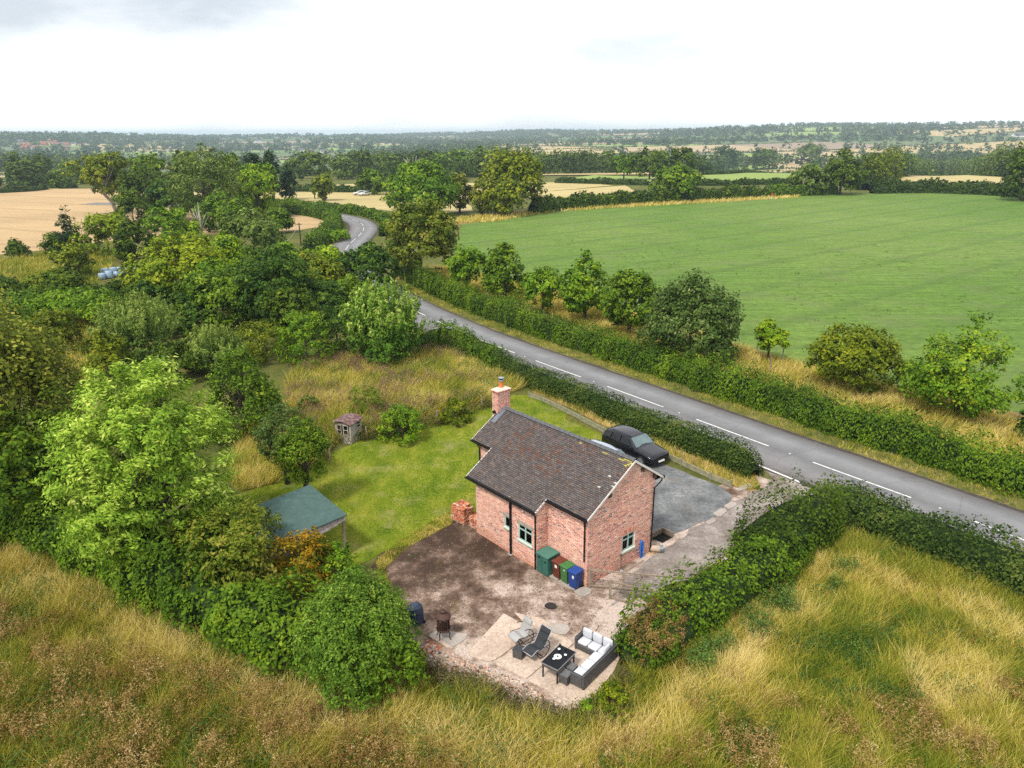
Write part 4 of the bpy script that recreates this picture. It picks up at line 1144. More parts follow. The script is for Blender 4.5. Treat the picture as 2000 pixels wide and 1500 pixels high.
# cellar hatch beside the far corner of the gable
hb = thing('cellar_hatch', 'dark open cellar hatch with timber edge at the cottage corner', 'hatch', (*at(1274, 1052)[:2], 0), HT)
k = MB(); k.box(0, 0, .0, .9, .10, .30, .01); k.box(.82, -.62, .0, .92, 0, .30, .01); k.build('timber_edge', plain('sleeper_timber', (.20, .16, .12), .9, 0, .3, 5, .2, bmp=.3), hb)
k = MB(); k.box(.02, -.62, .012, .82, 0, .03); k.build('hatch_dark_sheet', plain('painted_hatch_dark', (.012, .011, .010), .95, 0, .3, 3, .1), hb)  # flat black sheet painted for the darkness inside the hatch, no hole below
# ------------------------------------------------------------------ yard things
hc, hs = math.cos(HT), math.sin(HT)
def hw(a, b, z=0.0):
    """house frame -> world"""
    return (HA[0] + a * hc - b * hs, HA[1] + a * hs + b * hc, z)
M_STICK = plain('white_sticker', (.75, .74, .72), .6, 0, .08, 8, .3)
M_RUBBER = plain('black_rubber', (.015, .015, .016), .7, 0, .2, 6, .3)
def bin_plastic(name, c): return plain(name, c, .45, 0, .15, 4, .45)

def wheelie(label, a, b, rot, col, sticker):
    m = bin_plastic('bin_plastic', col); mlid = bin_plastic('bin_lid_plastic', tuple(min(1, c * 1.15) for c in col))
    r = thing('wheelie_bin', label, 'wheelie bin', hw(a, b, .055), HT + rot, 'wheelie bins in a row by the house wall'); r.scale = (.95, .95, .90)
    # local: x towards the front (-a), y across
    mb = MB(); w0, w1, d0, d1, h = .40, .47, .42, .52, .92
    lo = [(-d0 / 2, -w0 / 2, .06), (d0 / 2, -w0 / 2, .06), (d0 / 2, w0 / 2, .06), (-d0 / 2, w0 / 2, .06)]
    hi = [(-d1 / 2, -w1 / 2, h), (d1 / 2, -w1 / 2, h), (d1 / 2, w1 / 2, h), (-d1 / 2, w1 / 2, h)]
    mb.hull(lo, hi); mb.box(-d1 / 2 - .02, -w1 / 2 - .02, h - .05, d1 / 2 + .02, w1 / 2 + .02, h - .002, .01)
    body = mb.build('body', m, r)
    ld = MB(); a0 = [(-d1 / 2 - .03, -w1 / 2 - .03, h), (d1 / 2 + .05, -w1 / 2 - .03, h), (d1 / 2 + .05, w1 / 2 + .03, h), (-d1 / 2 - .03, w1 / 2 + .03, h)]
    a1 = [(-d1 / 2 + .01, -w1 / 2 + .02, h + .10), (d1 / 2 - .08, -w1 / 2 + .02, h + .085), (d1 / 2 - .08, w1 / 2 - .02, h + .085), (-d1 / 2 + .01, w1 / 2 - .02, h + .10)]
    md = [(p[0], p[1], h + .045) for p in a0]
    ld.hull(a0, md); ld.hull(md, a1); ld.build('lid', mlid, r)
    hn = MB(); hn.tube([(-d1 / 2 - .07, -.2, h + .02), (-d1 / 2 - .07, .2, h + .02)], .017, 8); hn.bar((-d1 / 2, -.15, h - .02), (-d1 / 2 - .07, -.15, h + .02), .03); hn.bar((-d1 / 2, .15, h - .02), (-d1 / 2 - .07, .15, h + .02), .03)
    hn.build('handle', m, r)
    for s in (-1, 1):
        wh = MB(); wh.tube([(-d0 / 2 - .02, s * (w0 / 2 - .0), .10), (-d0 / 2 - .02, s * (w0 / 2 + .055), .10)], .10, 14); wh.build('wheel', M_RUBBER, r)
    if sticker:
        st = MB(); y, z, w, hh = sticker
        xf = lambda zz: d0 / 2 + (d1 - d0) / 2 * (zz - .06) / (h - .06) + .004
        st.hull([(xf(z), y - w / 2, z), (xf(z), y + w / 2, z), (xf(z + hh), y + w / 2, z + hh), (xf(z + hh), y - w / 2, z + hh)], [(xf(z) + .003, y - w / 2, z), (xf(z) + .003, y + w / 2, z), (xf(z + hh) + .003, y + w / 2, z + hh), (xf(z + hh) + .003, y - w / 2, z + hh)])
        st.build('sticker', M_STICK, r)
    return r
wheelie('brown wheelie bin with white sticker between the green cabinet and the green bin', -.40, 1.34, math.pi + .03, (.115, .028, .016), (.0, .62, .14, .17))
wheelie('green wheelie bin with small pale label between the brown and the blue bin', -.40, .83, math.pi - .02, (.040, .135, .035), (.05, .74, .10, .06))
wheelie('blue wheelie bin nearest the wooden gate', -.42, .30, math.pi + .08, (.008, .042, .20), (.06, .60, .10, .17))
# tall green storage cabinet
r = thing('storage_cabinet', 'tall dull green storage cabinet in the corner of the house wall', 'cabinet', hw(-.44, 2.06, .055), HT); r.scale = (.95, .95, .84)
mg = plain('green_cabinet_plastic', (.030, .115, .090), .5, 0, .12, 4, .4); mg2 = plain('green_cabinet_lid', (.060, .165, .125), .55, 0, .15, 3, .35)
k = MB(); k.box(-.40, -.40, 0, .34, .38, 1.10, .012); k.build('body', mg, r)
k = MB(); k.hull([(-.44, -.43, 1.10), (.38, -.43, 1.14), (.38, .41, 1.14), (-.44, .41, 1.10)], [(-.44, -.43, 1.15), (.38, -.43, 1.21), (.38, .41, 1.21), (-.44, .41, 1.15)]); k.build('lid', mg2, r)
for y0, z0 in ((.20, .90), (-.22, .78)):
    k = MB(); k.box(-.425, y0 - .07, z0, -.402, y0 + .07, z0 + .07, .006); k.build('latch', M_BLACKPL, r)
k = MB(); k.box(-.406, -.012, .02, -.4015, .0, 1.08); k.build('door_gap', M_BLACKPL, r)

# --- wooden gate and the fence beyond it
M_OLDWOOD = plain('weathered_oak', (.26, .205, .155), .85, 0, .3, 6, .2, bmp=.4)
def local_frame(p, q):
    d = np.array(q[:2]) - np.array(p[:2]); return (p[0], p[1], 0), math.atan2(d[1], d[0]), float(np.hypot(*d))
o, a, L = local_frame(hw(.02, -.10), at(1376, 1168.5))
r = thing('wooden_gate', 'low weathered wooden gate with diagonal brace beside the bins', 'gate', o, a)
for x in (.04, L):
    k = MB(); k.box(x - .045, -.045, 0, x + .045, .045, 1.02 if x < .5 else .98, .008); k.build('post', M_OLDWOOD, r)
for z in (.12, .93):
    k = MB(); k.box(.09, -.025, z - .04, L - .05, .025, z + .04, .006); k.build('rail', M_OLDWOOD, r)
k = MB(); k.bar((.10, .0, .36), (.26, 0, .17), .04); k.bar((.10, .0, .86), (.10, 0, .17), .05); k.build('brace', M_OLDWOOD, r)
k = MB()
for i in range(9): k.tube([(.14 + i * (L - .24) / 9, 0, .14), (.14 + i * (L - .24) / 9, 0, .91)], .004, 4)
for i in range(6): k.tube([(.1, 0, .22 + i * .12), (L - .07, 0, .22 + i * .12)], .004, 4)
k.build('wire_mesh', M_DARKWOOD, r)
o, a, L = local_frame(at(1392, 1170), at(1237, 1176)); 
o, a, L = local_frame(at(1191, 1170), at(1236, 1174))
r = thing('wooden_fence', 'short weathered post and rail fence running from the gate into the hedge', 'fence', o, a)
for x, hh in ((0.0, 1.02), (L, .80)):
    k = MB(); k.box(x - .055, -.055, 0, x + .055, .055, hh, .008); k.build('post', M_OLDWOOD, r)
k = MB(); k.bar((.06, 0, .90), (L - .05, 0, .72), .05, .09); k.build('rail', M_OLDWOOD, r)
k = MB(); k.bar((.06, 0, .12), (L + .3, -.4, .06), .05, .10); k.build('rail', M_OLDWOOD, r)
k = MB()
for i in range(7): k.tube([(.06, 0, .2 + i * .1), (L - .05, 0, .14 + i * .085)], .004, 4)
k.build('wire_mesh', M_DARKWOOD, r)

# --- blue hose hung on the wall, yellow hose, drum, tool
M_BLUE = plain('blue_hose', (.012, .17, .60), .4, 0, .2, 6, .5)
k = MB()
for i in range(7):
    pts = []
    for j in range(25):
        t = 2 * math.pi * j / 24; w = .065 + .012 * i; hh = .46 + .02 * (i % 3)
        pts.append((3.72 + w * math.sin(t) + .02 * math.sin(3 * t + i), -.05 - .012 * i - .01 * math.sin(2 * t + i), .46 + hh * math.cos(t) + .02 * math.sin(i * 2.1)))
    k.tube([hw(p[0], p[1], p[2]) for p in pts], .013, 6, cap=False)
tag(k.build('garden_hose', M_BLUE, None, True), 'coiled blue garden hose hanging on the gable wall by the window', 'hose')
M_YEL = plain('yellow_hose', (.62, .33, .06), .5, 0, .15, 6, .4)
k = MB(); pts = [(4.55, -.12, .30), (4.52, -.2, .1), (4.42, -.3, .02), (4.25, -.28, .02), (4.15, -.16, .02), (4.25, -.10, .03), (4.45, -.22, .02), (4.62, -.35, .02), (4.6, -.2, .16), (4.64, -.05, .3)]
k.tube([hw(*p) for p in pts], .012, 6); tag(k.build('yellow_hose', M_YEL, None, True), 'thin yellow hose lying in loops beside the steel drum', 'hose')
r = thing('steel_drum', 'pale stone coloured drum with grey end lying by the downpipe', 'drum', (*at(1288, 1078)[:2], .17), HT + .75)
k = MB(); k.tube([(0, .45, 0), (0, 0, 0)], .16, 18); k.build('body', plain('pale_stoneware', (.42, .32, .24), .7, 0, .15, 4, .3), r)
k = MB(); k.tube([(0, 0, 0), (0, -.16, 0)], .172, 18); k.tube([(0, -.16, 0), (0, -.172, 0)], .10, 14); k.build('end_cap', plain('grey_steel_cap', (.20, .24, .27), .4, .5, .2, 5, .5), r)
r = thing('garden_spade', 'long handled spade leaning against the gable wall', 'spade', hw(2.02, -.28), HT)
k = MB(); k.tube([(0, 0, .10), (.30, .26, .78)], .018, 6); k.build('handle', M_DARKWOOD, r)
k = MB(); k.hull([(-.08, -.06, .0), (.04, -.16, .0), (.06, -.14, .0), (-.06, -.04, .0)], [(-.03, .02, .16), (.07, -.07, .16), (.08, -.06, .16), (-.02, .03, .16)]); k.build('blade', M_STEEL, r)
r = thing('timber_plank', 'long grey plank lying along the foot of the gable wall', 'plank', hw(2.9, -.36), HT + .02)
k = MB(); k.box(-.8, -.04, .0, .7, .04, .05, .005); q = tag(r); k.build('plank', M_OLDWOOD, r)

# --- brick pile on a pallet
MBR = tint_mat('reclaimed_brick', .9, .2, .3, .3, 12)
o = at(903, 1022); r = thing('brick_pile', 'pile of reclaimed orange bricks stacked on a pallet by the house corner', 'brick pile', (*(np.array(at(906, 1029)[:2]) + np.array([0, 0])), 0), HT + .10)
# local frame: +y away along the wall, x towards the house ; corner nearest the viewer at origin
PW, PD = .80, 1.02
for i in range(3):
    k = MB(); k.box(0, i * (PD - .1) / 2, 0, PW, i * (PD - .1) / 2 + .1, .09, .004); k.build('pallet_bearer', M_OLDWOOD, r)
for i in range(6):
    k = MB(); k.box(i * (PW - .09) / 5, -.01, .092, i * (PW - .09) / 5 + .09, PD + .01, .114, .004); k.build('pallet_board', M_OLDWOOD, r)
bmesh_by_col = []
cols = [(.52, .17, .085), (.48, .20, .12), (.55, .24, .14), (.42, .13, .07), (.58, .33, .22), (.50, .38, .30), (.34, .10, .06)]
for c in cols:
    k = MB(); k.box(-.1075, -.051, 0, .1075, .051, .068, .006); me = k.mesh('brick', MBR); at_ = me.attributes.new('tint', 'FLOAT_COLOR', 'FACE')
    at_.data.foreach_set('color', np.tile([*c, 1], len(me.polygons)).astype(np.float32)); bmesh_by_col.append(me)
nb = 0
for lay in range(12):
    z = .116 + lay * .071; inset = .0 if lay < 9 else .05
    alongx = lay % 2 == 0
    n1, n2 = (3, 9) if alongx else (7, 4)
    for i in range(n1):
        for j in range(n2):
            edge = i in (0, n1 - 1) or j in (0, n2 - 1)
            if not edge and lay < 10: continue
            if lay >= 9 and rng.random() < (.12, .35, .72)[lay - 9]: continue
            x = (.13 + i * .25 if alongx else .085 + i * .108); y = (.07 + j * .109 if alongx else .13 + j * .25)
            if nb >= 300: continue
            q = obj('brick', bmesh_by_col[rng.choice(7, p=[.25, .2, .17, .13, .1, .07, .08])], r)
            q.location = (x + rng.normal(0, .012), y + rng.normal(0, .012), z + (rng.uniform(0, .02) if lay > 9 else 0))
            q.rotation_euler = (rng.normal(0, .02), rng.normal(0, .02), (0 if alongx else math.pi / 2) + rng.normal(0, .09 if lay > 8 else .05)); nb += 1
# second, lower stack partly behind it against the wall
o2 = hw(-.42, 7.28); r = thing('brick_pile', 'lower stack of grey red bricks tucked between the brick pile and the wall', 'brick pile', o2, HT + .05)
for lay in range(8):
    for i in range(2):
        for j in range(6):
            if lay > 6 and rng.random() < .4: continue
            q = obj('brick', bmesh_by_col[rng.choice(7, p=[.1, .12, .1, .2, .1, .18, .2])], r); q.location = (-.05 + i * .23 + rng.normal(0, .01), j * .108 + rng.normal(0, .008), lay * .071 + .005); q.rotation_euler = (0, 0, rng.normal(0, .05))

# --- chiminea
M_RUST = plain('rusted_iron', (.075, .040, .030), .7, .4, .45, 5, .4, bmp=.2)
o = at(867, 1246); r = thing('fire_basket', 'rusty iron garden fire basket with domed lid on short curved legs', 'garden stove', (o[0], o[1], .05), .3); r.scale = (1.2, 1.2, 1.18)
k = MB(); k.lathe([(.10, .30), (.235, .33), (.25, .38), (.235, .40), (.22, .36), (.1, .32)], 20); k.build('bowl', M_RUST, r, True)
for i in range(4):
    t = math.pi / 4 + i * math.pi / 2; c, s_ = math.cos(t), math.sin(t)
    k = MB(); k.tube([(.20 * c, .20 * s_, .34), (.255 * c, .255 * s_, .22), (.23 * c, .23 * s_, .08), (.285 * c, .285 * s_, .0)], [.02, .02, .017, .02], 6); k.build('leg', M_RUST, r, True)
k = MB()
for i in range(44):
    t = i * 2 * math.pi / 44; k.tube([(.205 * math.cos(t), .205 * math.sin(t), .40), (.205 * math.cos(t + .35), .205 * math.sin(t + .35), .82)], .006, 3); k.tube([(.205 * math.cos(t), .205 * math.sin(t), .40), (.205 * math.cos(t - .35), .205 * math.sin(t - .35), .82)], .006, 3)
for i in range(6):
    t = i * math.pi / 3; k.tube([(.212 * math.cos(t), .212 * math.sin(t), .38), (.212 * math.cos(t), .212 * math.sin(t), .85)], .011, 5)
k.build('mesh_screen', M_RUST, r)
k = MB(); k.lathe([(.0, .41), (.15, .42), (.12, .52), (.05, .58), (0, .6)], 12); k.build('ash', plain('charred_logs', (.03, .025, .022), .95, 0, .5, 8, .1, bmp=.5), r)
k = MB(); k.lathe([(.225, .83), (.275, .84), (.275, .865), (.22, .90), (.13, .945), (.085, .96), (.085, 1.03), (.105, 1.04), (.105, 1.06), (.06, 1.075), (.04, 1.08), (.04, 1.11), (.0, 1.12)], 22); k.build('lid', M_RUST, r, True)

# --- rattan furniture
def rattan_mat():
    m, nt, b = new_mat('grey_rattan')
    v = pos_vec(nt, (1, 1, 1), local=True)
    w = nd(nt, 'ShaderNodeTexWave', wave_type='BANDS', bands_direction='Z'); w.inputs['Scale'].default_value = 9; w.inputs['Distortion'].default_value = 1.5; w.inputs['Detail'].default_value = 3
    lk(nt, v, w.inputs['Vector'])
    c = ramp(nt, w.outputs[1], [(.15, (.028, .027, .028)), (.6, (.070, .068, .068)), (1, (.13, .126, .126))])
    c = mix(nt, 1.0, c, ramp(nt, noise(nt, v, 14, 4, .7), [(.3, .65), (.7, 1.35)]), 'MULTIPLY')
    lk(nt, c, b.inputs['Base Color']); b.inputs['Roughness'].default_value = .6
    bump(nt, b, w.outputs[1], .5, .01); return m
M_RATTAN = rattan_mat()
M_CUSH = plain('pale_grey_cushion', (.50, .51, .54), .9, 0, .06, 5, .15, bmp=.1)
M_BLKMETAL = plain('black_metal', (.018, .018, .02), .4, .5, .15, 6, .5)
M_BLKGLASS = plain('black_glass_top', (.003, .004, .006), .08, 0, .1, 2, .22)

FR = math.atan2(23.75 - 21.92, 4.05 - 2.56)      # long arm direction
so = thing('corner_sofa', 'grey rattan corner sofa with pale cushions on the patio', 'sofa', (2.56, 21.93, .046), FR)
# local x along the long arm (away), y to the left (towards the table). The back of the long arm is at y=0.
LX, DY, SY = 2.36, .62, 1.62
def rb(x0, y0, z0, x1, y1, z1, name='frame', m=None, bev=.02):
    k = MB(); k.box(x0, y0, z0, x1, y1, z1, bev); return k.build(name, m or M_RATTAN, so)
rb(0, 0, .05, LX, .10, .66, 'back')                       # back of the long arm
rb(LX - .10, .10, .05, LX, SY, .66, 'back')               # back of the short arm
rb(0.0, .10, .05, .10, DY, .56, 'arm'); rb(LX - DY, SY - .10, .05, LX - .1, SY, .56, 'arm')
rb(.10, .10, .08, LX - .10, DY, .30, 'base'); rb(LX - DY, DY, .08, LX - .10, SY - .10, .298, 'base')
for x, y in ((.06, .06), (.06, DY - .06), (LX - .06, .06), (LX - .06, SY - .06), (LX - DY + .05, SY - .05)):
    k = MB(); k.box(x - .03, y - .03, 0, x + .03, y + .03, .08); k.build('foot', M_BLKMETAL, so)
def cushion(name, x0, y0, z0, x1, y1, z1, parent, m=M_CUSH, rot=None):
    k = MB(); k.box(x0, y0, z0, x1, y1, z1, min(x1 - x0, y1 - y0, z1 - z0) * .32)
    o = k.build(name, m, parent, True); md = o.modifiers.new('round', 'SUBSURF'); md.levels = 1; md.render_levels = 2; return o
for i in range(3):
    w = (LX - DY - .11) / 3; cushion('seat_cushion', .115 + i * w, .11, .30, .105 + (i + 1) * w, DY + .02, .43, so)
for i in range(3):
    w = (SY - .22) / 3; cushion('seat_cushion', LX - DY - .0, .115 + i * w, .30, LX - .11, .105 + (i + 1) * w, .43, so)
for i in range(3):
    w = (SY - .22) / 3; o_ = cushion('back_cushion', LX - .27, .115 + i * w, .43, LX - .11, .10 + (i + 1) * w, .84, so)
cushion('back_cushion', LX - .72, .11, .43, LX - .29, .25, .80, so)

ta = math.atan2(23.28 - 22.28, 2.38 - 1.63)
dt = thing('dining_table', 'black glass topped rattan dining table in front of the corner sofa', 'table', (1.70, 22.98, .046), ta)
k = MB(); k.box(-.62, -.37, .655, .62, .37, .675, .004); k.build('table_top', M_BLKGLASS, dt)
k = MB(); k.box(-.635, -.385, .63, .635, -.371, .672); k.box(-.635, .371, .63, .635, .385, .672); k.box(-.635, -.371, .63, -.621, .371, .672); k.box(.621, -.371, .63, .635, .371, .672); k.build('rim', plain('grey_metal_rim', (.30, .29, .28), .4, .4, .1, 6, .5), dt)
k = MB(); k.box(-.60, -.35, .50, .60, -.32, .63, .005); k.box(-.60, .32, .50, .60, .35, .63, .005); k.box(-.60, -.319, .50, -.57, .319, .63, .005); k.box(.57, -.319, .50, .60, .319, .63, .005); k.build('apron', M_RATTAN, dt)
for x in (-.57, .57):
    for y in (-.32, .32):
        k = MB(); k.box(x - .025, y - .025, 0, x + .025, y + .025, .64, .004); k.build('leg', M_BLKMETAL, dt)
def table_pt(x, y, z=.722): c, s_ = math.cos(ta), math.sin(ta); return (1.70 + x * c - y * s_, 22.98 + x * s_ + y * c, z)
for i, (x, y, lab) in enumerate(((-.30, -.57, 'rattan footstool under the near end of the dining table, left of the pair'), (.16, -.52, 'rattan footstool under the dining table, nearer the sofa of the pair'))):
    p = table_pt(x, y + .06, .046); r = thing('footstool', lab, 'stool', p, ta, 'rattan footstools under the dining table')
    k = MB(); k.box(-.19, -.19, .04, .19, .19, .38, .012); k.build('body', M_RATTAN, r)
    k = MB(); k.box(-.195, -.195, .382, .195, .195, .405, .006); k.build('seat', M_RATTAN, r)
    k = MB()
    for sx in (-.15, .15):
        for sy in (-.15, .15): k.box(sx - .02, sy - .02, 0, sx + .02, sy + .02, .05)
    k.build('feet', M_BLKMETAL, r)
M_CHINA = plain('white_china', (.80, .80, .78), .25, 0, .04, 6, .5)
r = thing('serving_platter', 'round white platter with dark centre on the dining table', 'platter', table_pt(-.02, .03), 0)
k = MB(); k.lathe([(.09, 0), (.15, .014), (.152, .02), (.10, .010), (.035, .010)], 22); k.build('dish', M_CHINA, r, True)
k = MB(); k.lathe([(.03, .010), (.033, .05), (.02, .055)], 12); k.build('candle_holder', M_BLKMETAL, r, True)
for x, y, lab in ((-.22, .07, 'small white dish nearest the free end of the dining table'), (.36, .22, 'small white dish beside the glass at the far corner of the table'), (.22, -.16, 'small white dish beside the glass on the sofa side of the table')):
    r = thing('small_dish', lab, 'dish', table_pt(x, y), 0, 'small white dishes on the dining table'); k = MB(); k.lathe([(.025, 0), (.05, .02), (.055, .035), (.048, .03), (.02, .012)], 16); k.build('dish', M_CHINA, r, True)
M_CLEAR = glass_mat('drinking_glass')
for x, y, lab in ((.46, .24, 'wine glass near the far left corner of the dining table'), (.32, -.12, 'wine glass on the sofa side of the dining table')):
    r = thing('wine_glass', lab, 'glass', table_pt(x, y), 0, 'wine glasses on the dining table'); k = MB(); k.lathe([(.034, 0), (.034, .004), (.006, .008), (.005, .08), (.03, .10), (.04, .14), (.036, .19)], 14, cap=False); k.build('bowl', M_CLEAR, r, True)
r = thing('pepper_mill', 'small dark pepper mill between dish and glass on the table', 'pepper mill', table_pt(.20, .12), 0)
k = MB(); k.lathe([(.018, 0), (.016, .05), (.020, .07), (.012, .09), (.016, .105), (.0, .115)], 10); k.build('body', M_BLKMETAL, r, True)

# --- rocking loungers
def lounger(label, head, foot, fabric, framec, rim):
    """zero gravity rocker: bent sling between two tubes on hooped rockers; head and foot given in the world"""
    hx, fx = np.array(head[:2]), np.array(foot[:2]); d = hx - fx; ln = np.hypot(*d); a = math.atan2(d[1], d[0]); c = (hx + fx) / 2
    r = thing('rocking_lounger', label, 'sun lounger', (c[0], c[1], .062), a, 'rocking loungers on the patio')
    # local x from foot (-) to head (+)
    prof = [(-.72, .36), (-.52, .42), (-.30, .47), (-.10, .40), (.08, .33), (.24, .42), (.44, .66), (.60, .86), (.70, .98)]
    sc = ln / 1.42; prof = [(x * sc, z) for x, z in prof]
    Q = smooth_path(prof, .06, 2); w = .25
    k = MB()
    for (x0, z0), (x1, z1) in zip(Q[:-1], Q[1:]):
        k.add([(x0, -w, z0), (x1, -w, z1), (x1, w, z1), (x0, w, z0), (x0, -w, z0 - .008), (x1, -w, z1 - .008), (x1, w, z1 - .008), (x0, w, z0 - .008)], [(0, 1, 2, 3), (7, 6, 5, 4), (0, 4, 5, 1), (3, 2, 6, 7)])
    k.build('sling', fabric, r)
    fm = MB()
    for s in (-1, 1): fm.tube([(x, s * (w + .015), z) for x, z in Q], .016, 6)
    fm.tube([(Q[0][0], -w, Q[0][1]), (Q[0][0], w, Q[0][1])], .016, 6); fm.tube([(Q[-1][0], -w, Q[-1][1]), (Q[-1][0], w, Q[-1][1])], .016, 6)
    fm.build('frame', rim, r, True)
    for s in (-1, 1):
        k = MB(); y = s * (w + .05); pts = [(.06 + .36 * math.cos(t), y, .385 + .37 * math.sin(t)) for t in np.linspace(-math.pi * 1.05, math.pi * .55, 22)]
        k.tube(pts, .017, 7); k.bar((.42, y, .40), (-.30 * 1, y, .47), .02); k.build('rocker', framec, r, True)
    k = MB(); k.tube([(.06, -w - .05, .02), (.06, w + .05, .02)], .014, 6); k.tube([(-.24, -w - .05, .22), (-.24, w + .05, .22)], .014, 6); k.tube([(.36, -w - .05, .24), (.36, w + .05, .24)], .014, 6); k.build('crossbar', framec, r)
    p = prof[-2]; o_ = cushion('head_pillow', -.10, -w + .02, -.03, .10, w - .02, .045, r, fabric); o_.location = (p[0] - .0, 0, p[1] + .03); o_.rotation_euler = (0, -math.atan2(prof[-1][1] - prof[-3][1], prof[-1][0] - prof[-3][0]), 0)
    return r
M_GREYSL = plain('grey_sling_fabric', (.33, .32, .31), .85, 0, .1, 6, .2); M_DKSL = plain('charcoal_sling_fabric', (.030, .032, .036), .8, 0, .2, 6, .25)
lounger('light grey rocking lounger with brown hoop frame on the patio', at(1034, 1210, .98), at(1000, 1250, .36), M_GREYSL, plain('brown_black_tube', (.030, .024, .022), .45, .4, .2, 5, .5), M_GREYSL)
lounger('charcoal rocking lounger with pale piped edge beside the rattan side table', at(1068, 1227, .98), at(1029, 1279, .36), M_DKSL, M_BLKMETAL, plain('pale_edge_tube', (.38, .38, .40), .45, .3, .1, 6, .5))
r = thing('side_table', 'small rattan side table at the foot of the charcoal lounger', 'side table', (.22, 23.85, .064), math.atan2(-.15, .3))
k = MB(); k.box(-.20, -.20, .04, .20, .17, .36, .012); k.build('body', M_RATTAN, r)
k = MB(); k.box(-.21, -.21, .362, .21, .18, .385, .005); k.build('top', M_RATTAN, r)
k = MB()
for sx in (-.16, .16):
    for sy in (-.16, .13): k.box(sx - .02, sy - .02, 0, sx + .02, sy + .02, .05)
k.build('feet', M_BLKMETAL, r)

# --- covered barbecue half behind the bush
o = at(812, 1216); r = thing('covered_barbecue', 'dark blue covered barbecue half hidden behind the bright bush', 'barbecue', (o[0], o[1], 0), .5)
k = MB(); pts = lambda s, z: [(s * math.cos(t) * .38, s * math.sin(t) * .30, z + .015 * math.sin(3 * t)) for t in np.linspace(0, 2 * math.pi, 12, endpoint=False)]
k.hull(pts(1.0, .03), pts(.95, .55)); k.hull(pts(.95, .55), pts(.85, .78)); k.hull(pts(.85, .78), pts(.45, .93)); k.build('cover', plain('blue_black_cover', (.018, .032, .062), .4, 0, .3, 5, .5), r, False)
k = MB(); k.tube([(.3, -.18, .07), (.3, -.24, .07)], .07, 12); k.build('wheel', M_RUBBER, r)

# --- soil heap, stones
def rock(name, lab, cat, P, sx, sy, sz, m, seed, group=None, sub=2):
    bm = bmesh.new(); bmesh.ops.create_icosphere(bm, subdivisions=sub, radius=1.0)
    rr = np.random.default_rng(seed); A = unit(rr.normal(size=(9, 3))); w = rr.uniform(-.2, .2, 9)
    for v in bm.verts:
        d = np.array(v.co); s = 1 + sum(q * math.exp(-3 * (1 - float(d @ a))) for a, q in zip(A, w)); v.co = Vector((d[0] * s * sx, d[1] * s * sy, max(d[2] * s * sz, -.03)))
    me = bpy.data.meshes.new(name); bm.to_mesh(me); bm.free(); me.materials.append(m)
    o = obj(name, me); o.location = tuple(P); return tag(o, lab, cat, group)
rock('soil_heap', 'small heap of dark soil between the bins and the patio', 'heap', at(1075, 1185), .26, .20, .17, plain('dark_soil', (.035, .030, .028), .95, 0, .4, 6, .1, bmp=.8), 3, sub=3)
M_STONE = plain('pinkish_stone', (.42, .30, .22), .85, 0, .25, 4, .25, bmp=.5)
rock('broken_stone', 'pale broken stone lying by the hearth slab', 'stone', at(843, 1262), .13, .10, .09, M_STONE, 5)
def pieces(name, pts, s0, s1, mats_w, z=.02):
    bm = bmesh.new(); mi = []
    bmesh.ops.create_icosphere(bm, subdivisions=1, radius=1.0); T = np.array([v.co[:] for v in bm.verts]); TF_ = np.array([[v.index for v in f.verts] for f in bm.faces]); bm.free()
    n = len(pts); sc = rng.uniform(s0, s1, (n, 1)) * rng.uniform(.6, 1.4, (n, 3)); sc[:, 2] *= .6
    a = rng.uniform(0, 6.28, n); V = T[None] * sc[:, None, :] * (1 + rng.normal(0, .16, (n, len(T), 1)))
    X = V[..., 0] * np.cos(a)[:, None] - V[..., 1] * np.sin(a)[:, None]; Y = V[..., 0] * np.sin(a)[:, None] + V[..., 1] * np.cos(a)[:, None]
    V = np.stack([X + pts[:, 0, None], Y + pts[:, 1, None], V[..., 2] + z], 2).reshape(-1, 3)
    F = (np.arange(n)[:, None, None] * len(T) + TF_[None]).reshape(-1, 3)
    return tag(obj(name, np_mesh(name, V, F, mats=[m for m, w in mats_w], midx=np.repeat(rng.choice(len(mats_w), n, p=[w for m, w in mats_w]), len(TF_)))), kind='stuff')
RBM = [plain('rubble_brick', (.46, .16, .08), .9, 0, .3, 5, .2), plain('rubble_pale', (.50, .40, .32), .9, 0, .2, 5, .2), plain('rubble_pink', (.48, .28, .20), .9, 0, .25, 5, .2), plain('rubble_dark', (.10, .075, .06), .9, 0, .25, 5, .2)]
RPOLY = gp((826, 1270), (850, 1264), (920, 1292), (1010, 1325), (1080, 1368), (1130, 1392), (1100, 1400), (1030, 1384), (950, 1350), (880, 1322))
pieces('rubble', sample_poly(RPOLY, 850), .018, .075, [(RBM[0], .06), (RBM[1], .46), (RBM[2], .34), (RBM[3], .14)])
pieces('rubble', sample_poly(gp((835, 1252), (862, 1262), (852, 1285), (826, 1272)), 110), .03, .10, [(RBM[0], .6), (RBM[1], .15), (RBM[2], .15), (RBM[3], .1)])
pieces('yard_debris', sample_poly(gp((770, 1085), (880, 1020), (1060, 1120), (1190, 1180), (1190, 1240), (980, 1190), (880, 1230), (780, 1170)), 1500), .008, .028, [(RBM[1], .04), (RBM[2], .12), (RBM[3], .84)])

